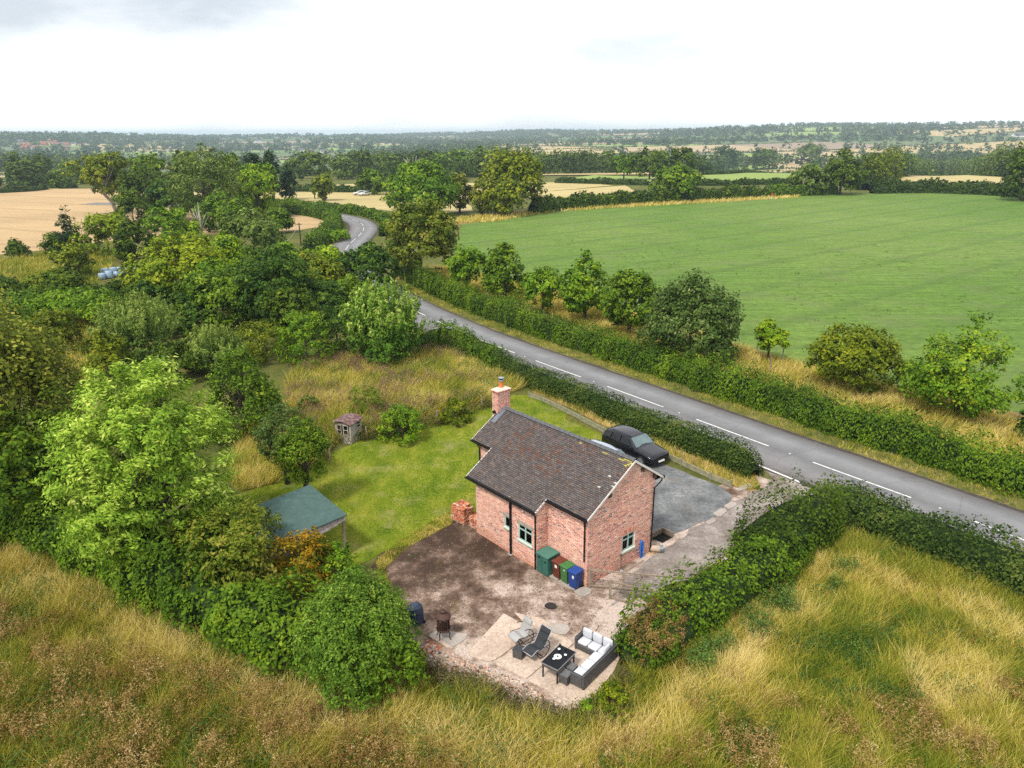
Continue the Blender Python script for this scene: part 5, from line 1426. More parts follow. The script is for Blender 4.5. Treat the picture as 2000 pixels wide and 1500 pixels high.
# --- low timber fence beside the parking place
def post_rail(label, pts, hp, rails, m, group=None, pw=.09, name='timber_fence', rw=.05, rh=.14):
    P = [np.array(q[:2]) for q in pts]; r = thing(name, label, 'fence', (P[0][0], P[0][1], 0), 0, group); o = P[0]
    for i, p in enumerate(P):
        k = MB(); k.box(-pw / 2, -pw / 2, -.05, pw / 2, pw / 2, hp + random.uniform(-.05, .05), .008); q = k.build('post', m, r); q.location = (*(p - o), 0); q.rotation_euler = (random.uniform(-.03, .03), random.uniform(-.03, .03), .6)
        if i + 1 < len(P):
            for z in rails:
                b = P[i + 1] - o; a_ = p - o; k = MB(); k.bar((a_[0], a_[1], z), (b[0], b[1], z + random.uniform(-.02, .02)), rw, rh); k.build('rail', m, r)
    return r
M_RAIL = plain('greened_sleeper', (.245, .235, .150), .88, 0, .3, 4, .2, bmp=.4)
lf = [at(u, v) for u, v in ((1033, 776), (1057, 784), (1095, 802), (1135, 823), (1180, 847), (1225, 868), (1275, 884), (1330, 910), (1388, 938), (1428, 953))]
post_rail('low timber sleeper fence between the parking place and the roadside hedge', lf, .52, (.14, .34), M_RAIL, rh=.15)
for i, (u, v, hh, lab) in enumerate(((1180, 864, 1.05, 'dark slim post on the lawn edge behind the parked cars'), (1026, 1388, .95, 'thin leaning wooden post in the grass below the patio'), (718, 860, 1.0, 'grey fence post just right of the derelict shed'), (855, 830, 1.1, 'grey fence post between the two round bushes on the lawn edge'), (645, 905, 1.0, 'old fence post in the weeds left of the derelict shed'), (942, 800, 1.1, 'thin fence post near the chimney at the lawn edge'))):
    P = at(u, v); k = MB(); k.box(-.04, -.04, -.1, .04, .04, hh, .006); o = k.build('fence_post', M_OLDWOOD); o.location = (P[0], P[1], 0); o.rotation_euler = (random.uniform(-.06, .06), random.uniform(-.06, .06), .5); tag(o, lab, 'post')
def wire(label, pts, hh, n=2):
    k = MB()
    for j in range(n):
        z = hh - j * .35; k.tube([(p[0], p[1], z) for p in pts], .006, 4)
    return tag(k.build('fence_wire', M_STEEL), label, 'wire')
wire('sagging fence wire strung below the patio', [at(u, v) for u, v in ((840, 1300), (940, 1335), (1026, 1388), (1110, 1420))], .8)

# --- cars
def car(label, P, heading, paint, van=False, plate=True, length=4.75, width=1.95, height=1.66, name='parked_car', group=None):
    r = thing(name, label, 'car', (P[0], P[1], P[2] if len(P) > 2 else 0), heading, group)
    sx, sy, sz = length / 4.75, width / 1.95, height / 1.66
    # stations from the nose (x=0) to the tail: x, belt z, roof z, half width, half width of the roof
    st = [(0.00, .60, .68, .66, .52), (.06, .78, .88, .84, .62), (.25, .90, .98, .93, .72), (.95, .985, 1.06, .965, .76), (1.36, 1.02, 1.10, .975, .78), (1.50, 1.03, 1.15, .975, .76), (2.12, 1.04, 1.58, .975, .70), (2.5, 1.05, 1.665, .975, .70), (3.2, 1.06, 1.68, .975, .70), (4.0, 1.08, 1.645, .965, .68), (4.42, 1.09, 1.57, .945, .66), (4.60, 1.09, 1.34, .92, .68), (4.70, 1.08, 1.14, .90, .72), (4.75, .80, .90, .86, .70)]
    def sect(x, zb, zr, w, wr):
        lo = .30 if .3 < x < 4.4 else .36
        return [(x, w * .90, lo), (x, w * .99, .52), (x, w, .78 if zb > .8 else .6), (x, w * .965, zb), (x, wr + .02, zr - .06), (x, wr * .86, zr - .012), (x, wr * .45, zr), (x, 0, zr + .004)]
    S = [sect(*q) for q in st]; m = len(S[0]); ring = []
    for s in S:
        half = s; full = [(x, y, z) for x, y, z in half] + [(x, -y, z) for x, y, z in reversed(half[:-1])]; ring.append([((x - 2.375) * sx, y * sy, z * sz) for x, y, z in full])
    n = len(ring[0]); V = [p for q in ring for p in q]; F = []
    for i in range(len(ring) - 1):
        for j in range(n - 1): F.append((i * n + j, i * n + j + 1, (i + 1) * n + j + 1, (i + 1) * n + j))
        F.append((i * n + n - 1, i * n, (i + 1) * n, (i + 1) * n + n - 1))
    F.append(tuple(range(n - 1, -1, -1))); F.append(tuple((len(ring) - 1) * n + j for j in range(n)))
    me = bpy.data.meshes.new('body'); me.from_pydata(V, [], F); me.polygons.foreach_set('use_smooth', [True] * len(F)); me.update(); me.materials.append(paint)
    b = obj('body', me, r); md = b.modifiers.new('round', 'SUBSURF'); md.levels = 1; md.render_levels = 2
    def patch(name, quads, mat, off=.012, parent=None):
        k = MB()
        for q in quads:
            A = [Vector(((x - 2.375) * sx, y * sy, z * sz)) for x, y, z in q]; nn = (A[1] - A[0]).cross(A[3] - A[0]).normalized(); c = sum(A, Vector()) / 4
            if nn.dot(c - Vector((0, 0, .8))) < 0: nn = -nn
            k.hull([p + nn * (off - .03) for p in A], [p + nn * off for p in A])
        return k.build(name, mat, parent or r, False)
    gl = M_SKYGLASS
    patch('windscreen', [[(1.50, -.80, 1.10), (1.50, .80, 1.10), (2.13, .68, 1.555), (2.13, -.68, 1.555)]], gl, .045)
    patch('rear_window', [[(4.665, -.68, 1.17), (4.665, .68, 1.17), (4.48, .60, 1.50), (4.48, -.60, 1.50)]], M_SIDEGLASS, .016)
    for s in (-1, 1):
        patch('side_window', [[(1.84, s * .93, 1.10), (2.88, s * .945, 1.11), (2.84, s * .765, 1.55), (2.26, s * .775, 1.50)]], M_SIDEGLASS, .016)
        patch('side_window', [[(2.96, s * .945, 1.11), (3.76, s * .94, 1.125), (3.72, s * .755, 1.545), (2.92, s * .765, 1.55)]], M_SIDEGLASS, .016)
        patch('side_window', [[(3.84, s * .935, 1.13), (4.48, s * .90, 1.15), (4.34, s * .73, 1.48), (3.80, s * .75, 1.535)]], M_SIDEGLASS, .018)
        k = MB(); k.box(-.10 * sx, -.045, -.06, .10 * sx, .045, .06, .02); q = k.build('wing_mirror', M_BLACKPL, r, True); q.location = ((1.78 - 2.375) * sx, s * 1.04 * sy, 1.08 * sz)
        patch('headlight', [[(.10, s * .50, .74), (.30, s * .86, .78), (.36, s * .86, .87), (.14, s * .52, .84)]], M_LAMP, .045)
        patch('tail_light', [[(4.70, s * .80, .86), (4.64, s * .60, .86), (4.62, s * .60, .98), (4.62, s * .80, .98)]], plain('tail_lamp', (.25, .01, .01), .2, 0, .1, 5, .5), .05)
        k = MB(); k.box((2.1 - 2.375) * sx, -.015, 0, (4.0 - 2.375) * sx, .015, .03, .006); q = k.build('roof_rail', M_BLACKPL, r); q.location = (0, s * .57 * sy, 1.615 * sz)
        for x in (.92, 3.80):
            k = MB(); k.tube([((x - 2.375) * sx, s * .76 * sy, .345), ((x - 2.375) * sx, s * .975 * sy, .345)], .345, 22); w = k.build('wheel', M_RUBBER, r)
            k = MB(); k.tube([((x - 2.375) * sx, s * .95 * sy, .345), ((x - 2.375) * sx, s * .985 * sy, .345)], .23, 18); k.build('rim', M_STEEL, w)
    patch('grille', [[(.03, -.46, .60), (.03, .46, .60), (.07, .48, .73), (.07, -.48, .73)]], M_BLACKPL, .05)
    if plate: patch('number_plate', [[(.0, -.26, .44), (.0, .26, .44), (.015, .26, .555), (.015, -.26, .555)]], M_STICK, .055)
    patch('bumper', [[(.04, -.75, .36), (.04, .75, .36), (.02, .75, .43), (.02, -.75, .43)]], M_BLACKPL, .045)
    return r
M_SIDEGLASS = plain('dark_side_glass', (.006, .008, .009), .05, 0, .1, 2, .35)
M_SKYGLASS = plain('sky_painted_glass', (.10, .15, .155), .05, 0, .35, 1.2, .6)  # base colour lightened to paint the sky's reflection on the windscreen
M_LAMP = plain('headlamp_lens', (.55, .58, .62), .1, 0, .1, 6, .8)
m, nt, b = new_mat('black_car_paint'); b.inputs['Base Color'].default_value = (.006, .006, .009, 1); b.inputs['Roughness'].default_value = .22; b.inputs['Specular IOR Level'].default_value = .3; b.inputs['Coat Weight'].default_value = .45; b.inputs['Coat Roughness'].default_value = .05; M_BLACKCAR = m
m, nt, b = new_mat('silver_blue_paint'); b.inputs['Base Color'].default_value = (.40, .45, .52, 1); b.inputs['Metallic'].default_value = .5; b.inputs['Roughness'].default_value = .3; b.inputs['Coat Weight'].default_value = .8; M_SILVER = m
cd = np.array([.60, -.80]); nose = (at(1268, 921)[:2] * .38 + at(1311, 911)[:2] * .62) 
car_head = math.atan2(-cd[1], -cd[0])          # local +x points to the tail
ctr = nose - cd * 2.38
car('black estate car parked on the gravel nose towards the viewer', ctr, car_head, M_BLACKCAR, length=4.4, width=1.88, height=1.52)
c2 = at(1190, 879, 1.38)[:2]
car('silver blue car mostly hidden behind the cottage roof', c2, car_head + .05, M_SILVER, height=1.40)

# --- derelict shed on the lawn edge
so_ = at(687, 868); ca, cb_ = np.array(at(669, 861)[:2]), np.array(at(714, 850)[:2]); cc_ = np.array(so_[:2])
sh_rot = math.atan2(*(cb_ - cc_)[::-1]); sw = 1.42; sd = 1.30
sh = thing('derelict_shed', 'small derelict white boarded shed with mossy red roof and empty windows', 'shed', (cc_[0], cc_[1], 0), sh_rot)
M_WB = plain('peeling_white_boards', (.36, .33, .28), .85, 0, .35, 3, .2, bmp=.4)
def shed_roof_mat():
    m, nt, b = new_mat('mossy_felt'); v = pos_vec(nt)
    c = ramp(nt, noise(nt, v, 5, 6, .75), [(.3, (.06, .028, .028)), (.5, (.115, .055, .052)), (.60, (.26, .18, .165)), (.75, (.20, .18, .09))])
    lk(nt, c, b.inputs['Base Color']); b.inputs['Roughness'].default_value = .95; bump(nt, b, noise(nt, v, 18, 4), .8, .03); return m
M_SHR = shed_roof_mat()
def board_wall(o, d, n, length, h0, h1, opens, bw=.12):
    k = int(round(length / bw))
    for i in range(k):
        a, b_ = i * length / k, (i + 1) * length / k - .006
        zt = h0 + (h1 - h0) * (i + .5) / k; segs = [(0, zt)]
        for s0, s1, z0, z1 in opens:
            if a < s1 and b_ > s0: segs = [(0, z0), (z1, zt)]
        for z0, z1 in segs:
            if z1 - z0 < .04: continue
            P0 = [Vector((o[0] + d[0] * s, o[1] + d[1] * s, z)) for s, z in ((a, z0), (b_, z0), (b_, z1), (a, z1))]; e = rng.uniform(0, .008); q = Vector((n[0], n[1], 0))
            mb = MB(); mb.hull([p + q * (e - .02) for p in P0], [p + q * e for p in P0]); mb.build('board', M_WB, sh)
wl, wr_ = [(.22, .60, .75, 1.62), (.78, 1.12, .70, 1.60)], [(.78, 1.22, 1.10, 1.66)]
board_wall((0, 0), (1, 0), (0, -1), sw, 1.78, 1.78, wr_); board_wall((0, 0), (0, 1), (-1, 0), sd, 1.78, 1.78, wl); sh.scale = (.92, .92, .80)
board_wall((sw, 0), (0, 1), (1, 0), sd, 1.78, 1.78, []); board_wall((0, sd), (1, 0), (0, 1), sw, 1.78, 1.78, [])
def shed_frame(s0, s1, z0, z1, left):
    mb = MB()
    def bx(a, b_, lo, hi):
        if left: mb.box(-.035, a, lo, .015, b_, hi)
        else: mb.box(a, -.035, lo, b_, .015, hi)
    bx(s0 - .03, s0 + .03, z0, z1); bx(s1 - .03, s1 + .03, z0, z1); bx(s0 + .03, s1 - .03, z0, z0 + .05); bx(s0 + .03, s1 - .03, z1 - .05, z1); bx(s0 + .03, s1 - .03, (z0 + z1) / 2 - .018, (z0 + z1) / 2 + .018)
    f = mb.build('window', M_WB, sh)
    g = MB(); g.box(.02, s0, z0, .026, s1, (z0 + z1) / 2) if left else g.box(s0, .02, z0, s1, .026, (z0 + z1) / 2); g.build('pane', M_GLASS, f)
for q in wl: shed_frame(*q, True)
for q in wr_: shed_frame(*q, False)
k = MB(); k.hull([(-.16, -.16, 1.74), (sw + .14, -.16, 1.76), (sw + .14, sd * .55, 1.98), (-.16, sd * .55, 1.96)], [(-.16, -.16, 1.80), (sw + .14, -.16, 1.82), (sw + .14, sd * .55, 2.04), (-.16, sd * .55, 2.02)])
k.hull([(-.16, sd * .55, 1.96), (sw + .14, sd * .55, 1.98), (sw + .14, sd + .16, 1.80), (-.16, sd + .16, 1.78)], [(-.16, sd * .55, 2.02), (sw + .14, sd * .55, 2.04), (sw + .14, sd + .16, 1.86), (-.16, sd + .16, 1.84)]); k.build('roof', M_SHR, sh)
k = MB(); k.box(.02, .02, .0, sw - .02, sd - .02, .05); k.build('floor', M_DARKWOOD, sh)

# --- open shelter with green felt roof
M_FELT = plain('green_mineral_felt', (.055, .098, .088), .85, 0, .18, 3, .25, bmp=.25)
Rr = [at(673, 1006, 2.25), at(526, 1068, 2.0), at(430, 1052, 2.0), at(548, 976, 2.45), at(400, 1005, 2.45)]
c0, c1, c3 = Rr[0], Rr[1], Rr[3]
sr = math.atan2(*(c0 - c1)[1::-1]); 
shl = thing('open_shelter', 'open timber shelter with green felt roof half hidden by hawthorns', 'shelter', (c1[0], c1[1], 0), sr)
LWd = float(np.hypot(*(c0 - c1)[:2])); 
M_GREYB = plain('weathered_grey_boards', (.36, .31, .28), .85, 0, .4, 3, .2, bmp=.4)
RD = 3.9
k = MB(); t = .06
A = [(-.1, -.08, 2.02), (LWd + .1, -.08, 2.28), (LWd + .1, RD, 2.36), (-.1, RD, 2.10)]
k.hull([(x, y, z - t) for x, y, z in A], A); k.build('roof', M_FELT, shl)
k = MB(); k.box(-.1, -.10, 1.90, LWd + .1, -.082, 2.0); 
for i in range(10):
    a, b_ = i * LWd / 10, (i + 1) * LWd / 10 - .008; za = 2.02 + .26 * (i + .5) / 10 - .07
    mb = MB(); lo = 1.05 + i * .095
    mb.hull([(a, 0, lo), (b_, 0, lo), (b_, 0, za), (a, 0, za)], [(a, .022, lo), (b_, .022, lo), (b_, .022, za), (a, .022, za)]); mb.build('board', M_GREYB, shl)
k = MB(); k.bar((0, -.03, 1.12), (LWd, -.03, 2.08), .04, .10); k.build('brace', M_GREYB, shl)
for x, y in ((.05, .08), (LWd - .06, .08), (.05, RD - .1), (LWd - .06, RD - .1)):
    k = MB(); k.box(x - .055, y - .055, 0, x + .055, y + .055, 2.0 + .26 * x / LWd - .06 + .02 * y, .006); k.build('post', M_OLDWOOD, shl)
for y in (.12, RD - .12):
    k = MB(); k.bar((0, y, 1.90), (LWd, y, 2.16), .06, .12); k.build('beam', M_OLDWOOD, shl)

# --- telegraph poles
for u, v, vt, lab in ((588, 468, 435, 'old wooden telegraph pole in the bushes near the road bend, the farther one'), (549, 500, 480, 'short dark pole among the bushes, the nearer of the two')):
    P = at(u, v + 12); h = top_z(P, vt); r = thing('telegraph_pole', lab, 'pole', P)
    k = MB(); k.tube([(0, 0, 0), (0, 0, h)], [.15, .10], 8); k.build('pole', M_DARKWOOD, r)
    k = MB(); k.box(-.5, -.05, h - .35, .5, .05, h - .23); k.build('crossarm', M_DARKWOOD, r)
P0, P1 = at(588, 480), at(549, 512)
k = MB(); z0, z1 = top_z(P0, 435) - .3, top_z(P1, 480) - .3
k.tube([tuple(P0[:2] + (P1 - P0)[:2] * s) + (z0 + (z1 - z0) * s - 1.2 * s * (1 - s) * 4 * .4,) for s in np.linspace(0, 1, 12)], .03, 4); tag(k.build('overhead_wire', M_STEEL), 'slack grey overhead wire between the two poles', 'wire')

# --- wrapped silage bales
MBALE = plain('pale_blue_wrap', (.25, .35, .46), .35, 0, .2, 2, .45, bmp=.2)
k = MB(); k.lathe([(.45, 0), (.58, .06), (.62, .5), (.60, 1.05), (.50, 1.15), (.0, 1.17)], 14); bm_ = k.mesh('silage_bale', MBALE, True)
bl = [(200, 532), (214, 530), (228, 527), (243, 527), (206, 524), (222, 521), (236, 519), (250, 520), (262, 524), (40, 553), (52, 552), (64, 551), (128, 531), (140, 529), (380, 522), (394, 520), (408, 519), (388, 513), (402, 511), (420, 514), (350, 530), (322, 531), (440, 517), (455, 500)]
for i, (u, v) in enumerate(bl):
    P = at(u, v + 14); o = obj('silage_bale', bm_); o.location = tuple(P); o.rotation_euler = (0, 0, random.random() * 6); s_ = random.uniform(.72, .9); o.scale = (s_, s_, s_ * random.uniform(.9, 1.2)); o.rotation_euler.x = random.choice((0, 0, .25, -.2))
    lab, grp = (('pale blue wrapped silage bale in the main heap left of the yellowing maple', 'silage bales of the main heap') if 195 < u < 270 else ('pale blue wrapped silage bale at the far left above the dark hedge bushes', 'silage bales at the far left') if u < 100 else ('pale blue wrapped silage bale glimpsed between bushes left of the main heap', 'silage bales left of the main heap') if u < 195 else ('pale blue wrapped silage bale glimpsed through the fresh green maple', 'silage bales behind the fresh green maple'))
    tag(o, lab, 'bale', grp)
# --- post with red cap at the far field edge
P = at(1507, 389); r = thing('marker_post', 'white post with red top at the far edge of the pasture', 'post', P)
k = MB(); k.tube([(0, 0, 0), (0, 0, 1.0)], .14, 8); k.build('post', M_WHITE, r)
k = MB(); k.box(-.28, -.1, 1.0, .28, .1, 1.75, .02); k.build('red_cap', plain('red_enamel', (.45, .05, .03), .5, 0, .1, 5, .4), r)
# --- white cars far down the lane
for u, v, lab in ((702, 381, 'small white car parked by the far hedge, the left of two'), (712, 382, 'small white car parked by the far hedge, the right of two')):
    P = at(u, v); car(lab, P, .4 + (u - 702) * .05, M_WHITE, plate=False, length=4.2, width=1.8, height=1.5, group='white cars by the far hedge')
# ------------------------------------------------------------------ trees and shrubs
# row between the road hedge and the pasture
ROW = 'young trees between the roadside hedge and the pasture'
tree('tall spreading tree with bronze seed clusters near the road bend', 822, 548, 385, 152, 'bronze', 'round', .22, 11000, lob=.28)
tree('small broad green tree, first past the bronze tree in the row', 912, 572, 478, 84, 'fresh', 'round', .25, 4500, group=ROW)
tree('conical dark green tree, second past the bronze tree in the row', 986, 588, 468, 98, 'mid', 'pear', .14, 6500, group=ROW, lob=.3)
tree('small bright round tree between the conical tree and the tall pale topped one', 1060, 612, 518, 84, 'fresh', 'round', .20, 4500, group=ROW)
tree('tall double headed green tree with pale top in the middle of the row', 1142, 628, 486, 112, 'fresh', 'pear', .16, 7500, group=ROW, lob=.36)
tree('dark oval green tree left of the large dark chestnut in the row', 1228, 655, 521, 120, 'mid', 'oval', .14, 7500, group=ROW)
tree('largest dark broad tree in the row with whitish leaf undersides at its top', 1345, 702, 518, 196, 'chestnut', 'dome', .03, 19000, lob=.16, nlobe=26)
lt = tree('small lime green sapling held by wooden stakes beside the pasture', 1499, 708, 627, 74, 'lime', 'round', .30, 2600, lob=.4)
tree('dense round chestnut right of the staked sapling', 1662, 760, 632, 172, 'olive', 'round', .07, 12000, lob=.14)
tree('tall loose pin oak with open layered branches at the right', 1868, 812, 604, 212, 'fresh', 'cone', .10, 12000, lob=.42, clump=.55, inner=.5)
shrub('leafy bush cut by the right edge of the photo beyond the hedge', 2010, 862, 762, 60, 'deep', 2500)
for i, (u, v) in enumerate(((1478, 690), (1503, 730), (1527, 712))):
    P = at(u, v); k = MB(); k.box(-.04, -.04, 0, .04, .04, 1.5, .006); o = k.build('tree_stake', M_OLDWOOD); o.location = tuple(P)
    tag(o, ('leftmost', 'front', 'rightmost')[i] + ' of the three wooden stakes around the lime green sapling', 'stake', 'stakes around the lime green sapling')
for u, v in ((1440, 700),):
    P = at(u, v); k = MB(); k.box(-.05, -.05, 0, .05, .05, .8, .006); o = k.build('stump_post', M_DARKWOOD); o.location = tuple(P); tag(o, 'short dark post in the golden grass left of the sapling', 'post')
P = at(850, 540); gr = thing('tree_guard', 'wooden rail guard beside the bronze tree', 'tree guard', P)
for x, y in ((-1.0, 0), (1.0, 0), (0, 1.2)):
    k = MB(); k.box(x - .05, y - .05, 0, x + .05, y + .05, 1.3); k.build('post', M_DARKWOOD, gr)
for z in (.5, 1.1):
    k = MB(); k.bar((-1, 0, z), (1, 0, z), .05, .1); k.bar((1, 0, z + .004), (0, 1.2, z + .004), .05, .1); k.build('rail', M_DARKWOOD, gr)

# around the garden and in the plot behind the house
tree('big bright green ash tree with wind blown light leaf sprays', 318, 1105, 702, 335, 'ash', 'round', .06, 64000, leaf=.18, lob=.22, clump=.42, aspect=.42, elong=1.6, wind=(.7, .1, .0), inner=.22, per=60, nb=26, nlobe=34)
tree('leaning ivy clad apple tree with bare trunk on the lawn', 597, 988, 808, 102, 'mid', 'oval', .32, 11000, leaf=.12, lean=(.25, 0), lob=.26)
tree('pale leaved crown of the old apple tree above the shed path', 562, 945, 782, 112, 'chestnut', 'round', .35, 8000, leaf=.12, lob=.3, trunk=True)
tree('dark green rounded apple tree left of the derelict shed', 478, 850, 672, 158, 'mid', 'dome', .06, 12500, leaf=.19, lob=.24)
shrub('feathery green willow bush behind the derelict shed', 716, 815, 742, 84, 'mid', 4200, leaf=.12, aspect=.3)
shrub('dark round garden bush right of the derelict shed', 787, 858, 788, 96, 'fresh', 5200, leaf=.14)
shrub('low spreading bush near the chimney end of the lawn', 888, 826, 772, 70, 'olive', 3000, leaf=.14)
shrub('small green bush beyond the apple tree crown in the meadow', 604, 812, 770, 54, 'grey', 1800, leaf=.14)
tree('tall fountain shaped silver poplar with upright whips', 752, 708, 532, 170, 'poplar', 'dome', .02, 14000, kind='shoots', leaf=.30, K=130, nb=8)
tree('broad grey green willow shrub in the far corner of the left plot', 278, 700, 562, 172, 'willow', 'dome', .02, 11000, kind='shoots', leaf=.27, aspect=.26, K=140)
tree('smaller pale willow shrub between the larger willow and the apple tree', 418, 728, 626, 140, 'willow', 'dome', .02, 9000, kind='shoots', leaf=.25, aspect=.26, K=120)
shrub('elder and bramble mound in front of the silver poplar, left part', 600, 710, 600, 130, 'fresh', 5500, leaf=.2)
shrub('bramble mound with rusty tints between willow and poplar', 510, 700, 625, 140, 'olive', 5500, leaf=.2)
shrub('dark bramble mound tucked under the silver poplar', 660, 690, 590, 120, 'deep', 4500, leaf=.2)
tree('tall yellowish hedgerow tree at the left edge of the photo', 50, 985, 566, 300, 'edge', 'round', .04, 30000, leaf=.22, lob=.26, nb=16, nlobe=34)
shrub('dark ivy covered thicket below the tall tree at the left edge', 30, 1045, 780, 260, 'mid', 13000, leaf=.22)
shrub('dark leafy thicket left of the bright ash tree', 165, 1020, 740, 170, 'dark', 10000, leaf=.22)
tree('hawthorn with rusty tinted leaves in front of the shelter', 464, 1165, 985, 235, 'bronze', 'round', .05, 14000, leaf=.15, lob=.35, clump=.35)
tree('yellow and orange tinted hawthorn before the shelter boards', 598, 1150, 1036, 130, 'orange', 'round', .06, 5200, leaf=.13, lob=.5, clump=.3, inner=.5)
shrub('dull green bush right of the orange hawthorn by the yard', 655, 1140, 1060, 110, 'fresh', 4200, leaf=.13)
tree('large bright bush at the corner of the yard beside the fire basket', 700, 1325, 1108, 256, 'bush', 'dome', .03, 42000, leaf=.10, lob=.24, clump=.30, nb=14, nlobe=30, inner=.3)
shrub('dark undergrowth at the foot of the bright yard bush', 770, 1350, 1225, 150, 'mid', 6000, leaf=.14)
shrub('low round ivy clump at the corner of the patio', 1148, 1398, 1364, 40, 'fresh', 1200, leaf=.09)
shrub('dull bramble clump growing by the patio corner', 1196, 1392, 1330, 90, 'olive', 2600, leaf=.10)

# thicket between the plot and the road
BIG = [
 (545, 640, 472, 190, 'deep', 'dark green hawthorn in the middle of the thicket', 11000),
 (440, 640, 520, 170, 'mid', 'leafy mid green tree in the thicket left of the dark hawthorn', 9000),
 (720, 575, 470, 120, 'deep', 'dark tree standing at the roadside above the poplar', 7500),
 (640, 600, 500, 110, 'olive', 'olive tinted hawthorn beside the roadside thicket', 6000),
 (372, 590, 448, 178, 'yellow', 'broad maple turning yellow in the left thicket', 12000),
 (430, 560, 470, 110, 'lime', 'fresh green maple right of the yellowing maple', 6500),
 (300, 590, 480, 100, 'yellow', 'small yellow tinted tree left of the yellowing maple', 4500),
 (500, 505, 406, 138, 'grey', 'round grey green sallow bush by the wheat field', 9000),
 (600, 545, 490, 100, 'olive', 'yellow green scrub by the telegraph poles', 5000),
 (480, 545, 480, 90, 'mid', 'mixed scrub behind the fresh green maple', 4200),
 (135, 600, 520, 120, 'dark', 'dark sloe thicket in front of the silage bales', 6000),
 (80, 615, 560, 150, 'mid', 'low dark hedge bushes at the left before the bales', 5000),
 (160, 640, 560, 190, 'fresh', 'dense laurel like bushes left of the large willow', 9000),
 (290, 610, 545, 110, 'deep', 'dark scrub right of the silage bales', 4500),
 (360, 650, 570, 130, 'deep', 'dark bushes between the two willows', 6000),
 (560, 590, 520, 120, 'mid', 'scrub on the right slope of the thicket', 5000),
 (150, 545, 470, 84, 'olive', 'thin birch like tree with a pale stem by the bales', 2600),
 (330, 500, 400, 90, 'fresh', 'pale feathery tree in front of the tall trees', 4200),
 (215, 500, 412, 116, 'yellow', 'yellow green tree right of the dark cypress', 6500),
 (262, 510, 425, 70, 'dark', 'dark tree right of the yellow green one', 3500),
 (36, 503, 463, 44, 'dark', 'small round dark bush standing alone in the wheat', 1800),
 (655, 470, 448, 70, 'fresh', 'low scrub by the inner side of the road bend', 1800),
 (300, 560, 520, 90, 'lime', 'lime green elder sticking out of the thicket', 2600),
]
for u, vb, vt, w, pal, lab, n in BIG: tree(lab, u, vb, vt, w, pal, 'round' if n > 6000 else 'dome', .05, n, leaf=None, lob=.32, name='tree' if n > 4000 else 'shrub', cat='tree' if n > 4000 else 'shrub', nb=6)
tree('dark cypress beside the wheat field', 141, 500, 402, 56, 'needle', 'cone', .05, 3600, aspect=.3)
shrub('dark bush at the foot of the cypress', 120, 500, 452, 60, 'dark', 2200)

FILL = [
 (30, 690, 590, 120, 'mid', 'leafy bush at the left edge above the tall yellowish tree'),
 (110, 690, 600, 120, 'olive', 'rough bush between the left edge and the large willow'),
 (215, 745, 640, 110, 'olive', 'low olive scrub at the foot of the large willow'),
 (350, 745, 660, 110, 'dark', 'dark scrub between the ash crown and the small willow'),
 (470, 620, 540, 140, 'mid', 'mid green scrub in the heart of the thicket'),
 (570, 660, 560, 130, 'dark', 'dark scrub below the central hawthorn'),
 (640, 640, 545, 120, 'deep', 'dark scrub between hawthorn and silver poplar'),
 (690, 620, 530, 100, 'mid', 'roadside scrub behind the silver poplar'),
 (232, 590, 543, 70, 'dark', 'dark scrub in front of the main bale heap'),
 (420, 600, 500, 110, 'fresh', 'bright scrub in front of the yellowing maple'),
 (560, 540, 470, 120, 'fresh', 'fresh scrub right of the sallow bush'),
 (640, 530, 478, 90, 'lime', 'lime scrub on the inside of the road'),
 (100, 580, 525, 110, 'olive', 'pale scrub left of the bale heap'),
 (20, 590, 535, 90, 'dark', 'dark scrub at the left edge by the bales'),
 (260, 660, 560, 110, 'dark', 'dark scrub behind the large willow'),
 (450, 560, 452, 90, 'lime', 'lime tinted young tree behind the yellowing maple'),
 (470, 460, 380, 80, 'mid', 'mid green tree at the foot of the tall group'),
 (545, 455, 405, 60, 'mid', 'bush by the sallow on the lane side'),
 (360, 480, 405, 70, 'lime', 'pale green young tree below the feathery tree'),
 (265, 455, 370, 70, 'dark', 'dark ivy mass at the foot of the flat crowned tree'),
 (380, 400, 290, 80, 'grey', 'grey green crown left of the very tall feathery tree'),
 (455, 400, 296, 80, 'mid', 'green crown right of the very tall feathery tree'),
]
for u, vb, vt, w, pal, lab in FILL: tree(lab, u, vb, vt, w, pal, 'dome', .04, 4300, name='shrub', cat='shrub', lob=.22, nb=5)
# tall trees behind the thicket
tree('tall tree with pale leaning trunk and flat crown at the wheat field', 230, 418, 293, 112, 'olive', 'flat', .34, 6500, lob=.35, bark=PALE_BARK, lean=(-3, 0))
tree('very tall feathery grey tree in the middle of the left group', 408, 440, 274, 150, 'grey', 'oval', .14, 11000, lob=.32, aspect=.35)
tree('large fresh green tree with big leaves at the right of the group', 505, 425, 316, 104, 'lime', 'round', .10, 8000, lob=.3)
tree('dense dark tree behind the flat crowned tree', 292, 425, 312, 104, 'dark', 'round', .10, 6500)
tree('dark ivy clad tree between the tall trees', 340, 430, 345, 90, 'deep', 'oval', .05, 5000)
tree('mid green tree in front of the feathery grey tree', 432, 450, 372, 110, 'mid', 'round', .08, 5500)
tree('green tree at the back of the left group', 300, 400, 296, 80, 'mid', 'round', .1, 4000)
tree('dark pine with narrow top behind the fresh green tree', 536, 395, 290, 36, 'needle', 'oval', .2, 2500)
tree('dark rounded pine left of the narrow pine', 505, 395, 296, 44, 'needle', 'round', .2, 2500)
tree('dark bushy conifer right of the pines', 566, 390, 318, 34, 'needle', 'oval', .1, 1800)
db = thing('dead_tree', 'bare pale dead branches poking out of the scrub', 'tree', at(395, 470)); h = top_z(at(395, 470), 395)
k = MB()
